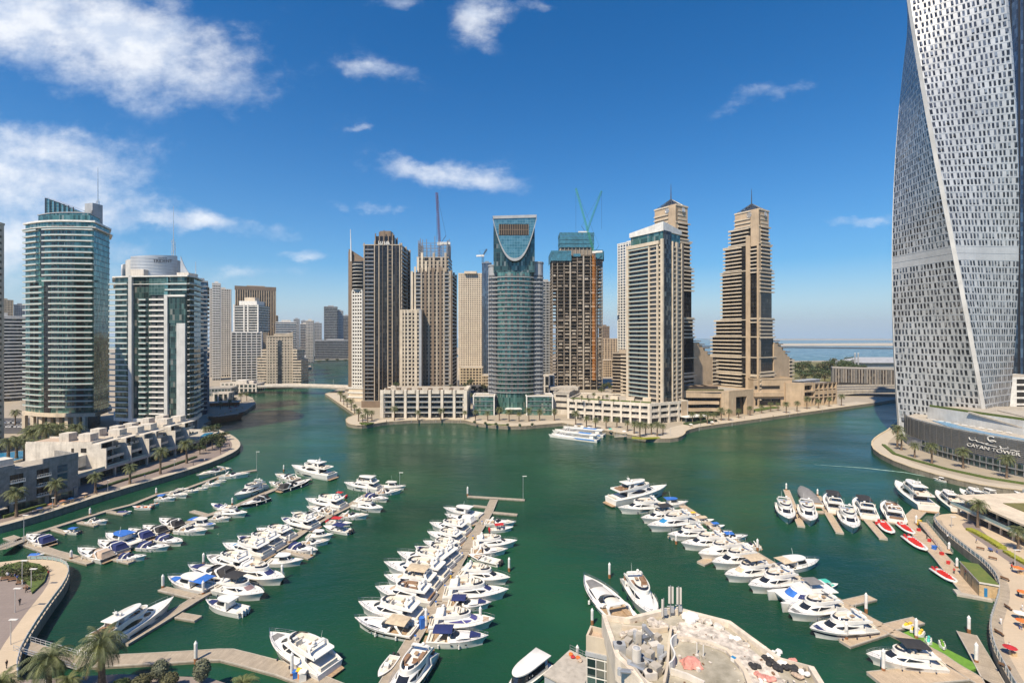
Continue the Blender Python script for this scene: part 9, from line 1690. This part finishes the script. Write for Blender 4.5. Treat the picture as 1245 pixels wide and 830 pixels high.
for k, (x, y)in enumerate(((18.35, 56.2), (19.35, 56.4), (17.4, 55.7))):
 r=thing('cell_antenna', ['left tall white antenna panel on a pole at the rooftop edge', 'right tall white antenna panel on a pole at the rooftop edge', 'short white antenna behind the two tall ones'][k], 'antenna', (x, y, ZR), 'antennas on the rooftop');h=(3.6, 3.4, 2.4)[k];mb=MB();mb.tube((x, y, ZR), (x, y, ZR+h), .07, n=6);mb.build('pole', 'grey_metal', r)
 for q in((-.18, 0), (.2, .05))[:2 if k<2 else 1]:mb=MB();mb.obox((x+q[0], y-.12, ZR+h-2.0), .2, .14, 1.9);mb.build('panel', 'white_render', r)
 mb=MB();mb.tube((x-.4, y, ZR+1.2), (x+.4, y, ZR+1.2), .05, n=5);mb.obox((x+.2, y, ZR+.5), .35, .25, .6);mb.build('bracket', 'grey_panel', r)
rs=random.Random(31)
spots=[(753, 793, 1.2, .8, 1.0), (763, 786, 1.0, .7, .8), (770, 800, 1.3, .9, 1.1), (777, 789, .6, .6, 1.7), (784, 797, 1.0, .8, .9), (780, 812, 1.2, .8, .8), (790, 806, .8, .7, 1.2), (796, 790, 1.1, .8, .7), (797, 820, .9, .9, 1.0), (803, 801, .7, .6, 1.3), (790, 824, 1.2, .8, .7), (768, 776, .9, .6, .6), (783, 778, 1.1, .7, .5), (799, 779, .8, .6, .7)]
for k, (px, py, a, b, h)in enumerate(spots):
 p=rp(px, py);rot=rs.uniform(0, 1.2);r=thing('air_unit', f'{rs.choice(("grey", "dusty grey"))} rooftop air unit, {ORD[k]} in the plant clutter from front left' if False else f'dusty grey rooftop plant unit, {ORD[sorted(spots).index(spots[k])]} from the left', 'air unit', p, 'air units on the rooftop');mb=MB();mb.obox(p, a, b, h, rot);mb.build('casing', rs.choice(('grey_panel', 'concrete_light', 'grey_metal', 'white_render')), r);
 if k%5==0:mb=MB();mb.tube((p.x, p.y, p.z+h), (p.x, p.y, p.z+h+.08), min(a, b)*.36, n=12);mb.build('fan', 'dark_frame', r);mb=MB();mb.obox((p.x, p.y, p.z+.1), a*1.02, b*.6, h*.6, rot);mb.build('grille', 'dark_frame', r)
for k in range(22):
 a=rp(rs.uniform(766, 806), rs.uniform(776, 822));b=a+Vector((rs.uniform(-1.6, 1.2), rs.uniform(-.2, 1.8), 0));z=rs.uniform(.15, .9);a.z+=z;b.z+=z;w=rs.uniform(.08, .26);r=thing('roof_duct', f'{"fat" if w > .17 else "thin"} metal duct lying among the air units, {ORD[k]} of the tangle', 'duct', a, 'ducts on the rooftop');mb=MB();mb.tube(a, b, w, n=8);mb.build('run', rs.choice(('grey_metal', 'grey_panel', 'concrete_light')), r, 40);mb=MB();mb.tube((b.x, b.y, ZR), (b.x, b.y, b.z+w), w, n=8);mb.build('elbow', 'grey_panel', r, 40)
mb=MB();p=rp(774, 812);r=thing('water_tank', 'tall pale water tank among the air units', 'tank', p);mb.tube(p, (p.x, p.y, p.z+2.0), .45, n=12);mb.build('shell', 'white_render', r, 40);mb=MB();mb.tube((p.x, p.y, p.z+2.0), (p.x, p.y, p.z+2.15), .35, .1, 12);mb.build('lid', 'grey_panel', r)
p=rp(841, 808);r=thing('tarpaulin_heap', 'pink tarpaulin draped over a pile in the rooftop court', 'tarpaulin', p);mb=MB();N_=9;rs=random.Random(12);rings=[]
for i in range(N_):rings.append([(p.x-.95+1.9*i/8+rs.uniform(-.08, .08), p.y-.7+1.4*j/7+rs.uniform(-.08, .08), ZR+.02+.75*(sin(pi*i/8)*sin(pi*j/7))**.45+rs.uniform(-.05, .07))for j in range(8)])
mb.loft(rings, closed=False, caps=(False, False));mb.build('sheet', 'pink_tarp', r, 20)
for q in((-.9, .9), (.9, 1.0), (.3, -.9)):mb=MB();mb.obox((p.x+q[0], p.y+q[1], ZR), .3, .3, .35, .4);mb.build('weight', 'white_render', r)
for k, (px, py, m, w)in enumerate(((930, 800, 'canvas_black', 'black'), (938, 806, 'canvas_black', 'black'), (946, 812, 'canvas_black', 'black'), (955, 812, 'canvas_black', 'black'), (964, 814, 'canvas_black', 'black'), (936, 799, 'canvas_white', 'white'), (951, 806, 'canvas_white', 'white'), (918, 810, 'canvas_black', 'black'), (925, 822, 'pink_tarp', 'pink'), (936, 826, 'pink_tarp', 'pink'), (929, 829, 'canvas_white', 'white'), (970, 822, 'canvas_tan', 'brown'), (945, 795, 'canvas_white', 'white'), (978, 820, 'canvas_white', 'white'), (962, 804, 'pink_tarp', 'pink'))):lump(px, py, .75, m, 'rubbish_bag', f'{w} bag heap, {ORD[k]} among the bags at the right of the rooftop', 'bag', 'bag heaps on the rooftop', ZR+.16)
for k, (px, py, s)in enumerate(((760, 772, 1.0), (772, 774, 1.2), (790, 774, 1.3), (800, 763, 1.4), (786, 768, 1.0), (840, 754, 1.5), (856, 757, 1.2), (872, 764, 1.0), (893, 776, 1.0), (906, 784, .8), (764, 812, .9), (786, 833, 1.0), (820, 768, .9))):lump(px, py, s, ('rubble_pale', 'white_render', 'canvas_white')[k%3], 'rubble_heap', f'pale rubble heap, {ORD[k]} from the left across the rooftop' if False else f'pale rubble heap, {ORD[sorted((760, 772, 790, 800, 786, 840, 856, 872, 893, 906, 764, 786.5, 820)).index(px if k != 11 else 786.5)]} from the left on the rooftop', 'rubble', 'rubble heaps on the rooftop', ZR, 7)
p=rp(892, 803, ZR);r=thing('paint_box', 'small teal and white box on the bare rooftop floor', 'box', p);mb=MB();mb.obox(p, .45, .4, .35, .6);mb.build('body', 'white_paint', r);mb=MB();mb.obox((p.x, p.y, p.z+.35), .3, .4, .06, .6);mb.build('lid', 'canvas_teal', r)
p=rp(850, 801, ZR)
for k, q in enumerate(((.0, .6), (.5, .2))):r=thing('steel_post', ('left', 'right')[k]+' thin white post beside the pink tarpaulin', 'post', (p.x+q[0], p.y+q[1], ZR), 'posts on the rooftop');mb=MB();mb.tube((p.x+q[0], p.y+q[1], ZR), (p.x+q[0], p.y+q[1], ZR+1.3), .05, n=5);mb.build('shaft', 'white_paint', r);mb=MB();mb.obox((p.x+q[0], p.y+q[1], ZR), .3, .3, .2);mb.build('foot', 'concrete_light', r)
mb=MB();rs=random.Random(77)
for k in range(220):
 px, py=rs.uniform(752, 985), rs.uniform(752, 834)
 if px>822 and py>780 and px<905 and rs.random()<.8 or py<745+max(0, px-850)*.5 or px<752+max(0, py-790):continue
 p=rp(px, py, ZR+(.17 if px>840 and py<800+(px-900)*.5 else .02));s_=rs.uniform(.06, .2);mb.obox(p, s_*rs.uniform(.6, 2.2), s_, s_*rs.uniform(.3, 1), rs.uniform(0, 3), rs.choice((0, 0, 1, 1, 2, 3)))
tag(mb.build('debris', ['rubble_pale', 'white_render', 'concrete', 'wood_brown']), 'loose pale debris strewn over the rooftop', 'debris', kind='stuff')
# ---------------------------------------------------------------- the air
hm=bpy.data.materials.new('haze');hm.use_nodes=True;t=hm.node_tree;t.nodes.remove(t.nodes['Principled BSDF']);v=N('ShaderNodeVolumePrincipled', t);v.inputs['Color'].default_value=(.90, .95, 1.0, 1);v.inputs['Density'].default_value=.00006;v.inputs['Anisotropy'].default_value=.2;LK(v.outputs[0], t.nodes['Material Output'].inputs['Volume'], t);M['haze']=hm
mb=MB();mb.box(-9100, 14100, -200, 9100, -4, 330);tag(mb.build('haze', 'haze'), kind='stuff')
flush_rests()
for o in bpy.data.objects:
 for k in[k for k in o.keys()if k.startswith('n ')or k=='_o']:del o[k]
print('objects', len(bpy.data.objects))
for o in bpy.data.objects:
 l=o.get('label')
 if l and len(l.split())>16:print('LONG', o.name, l)
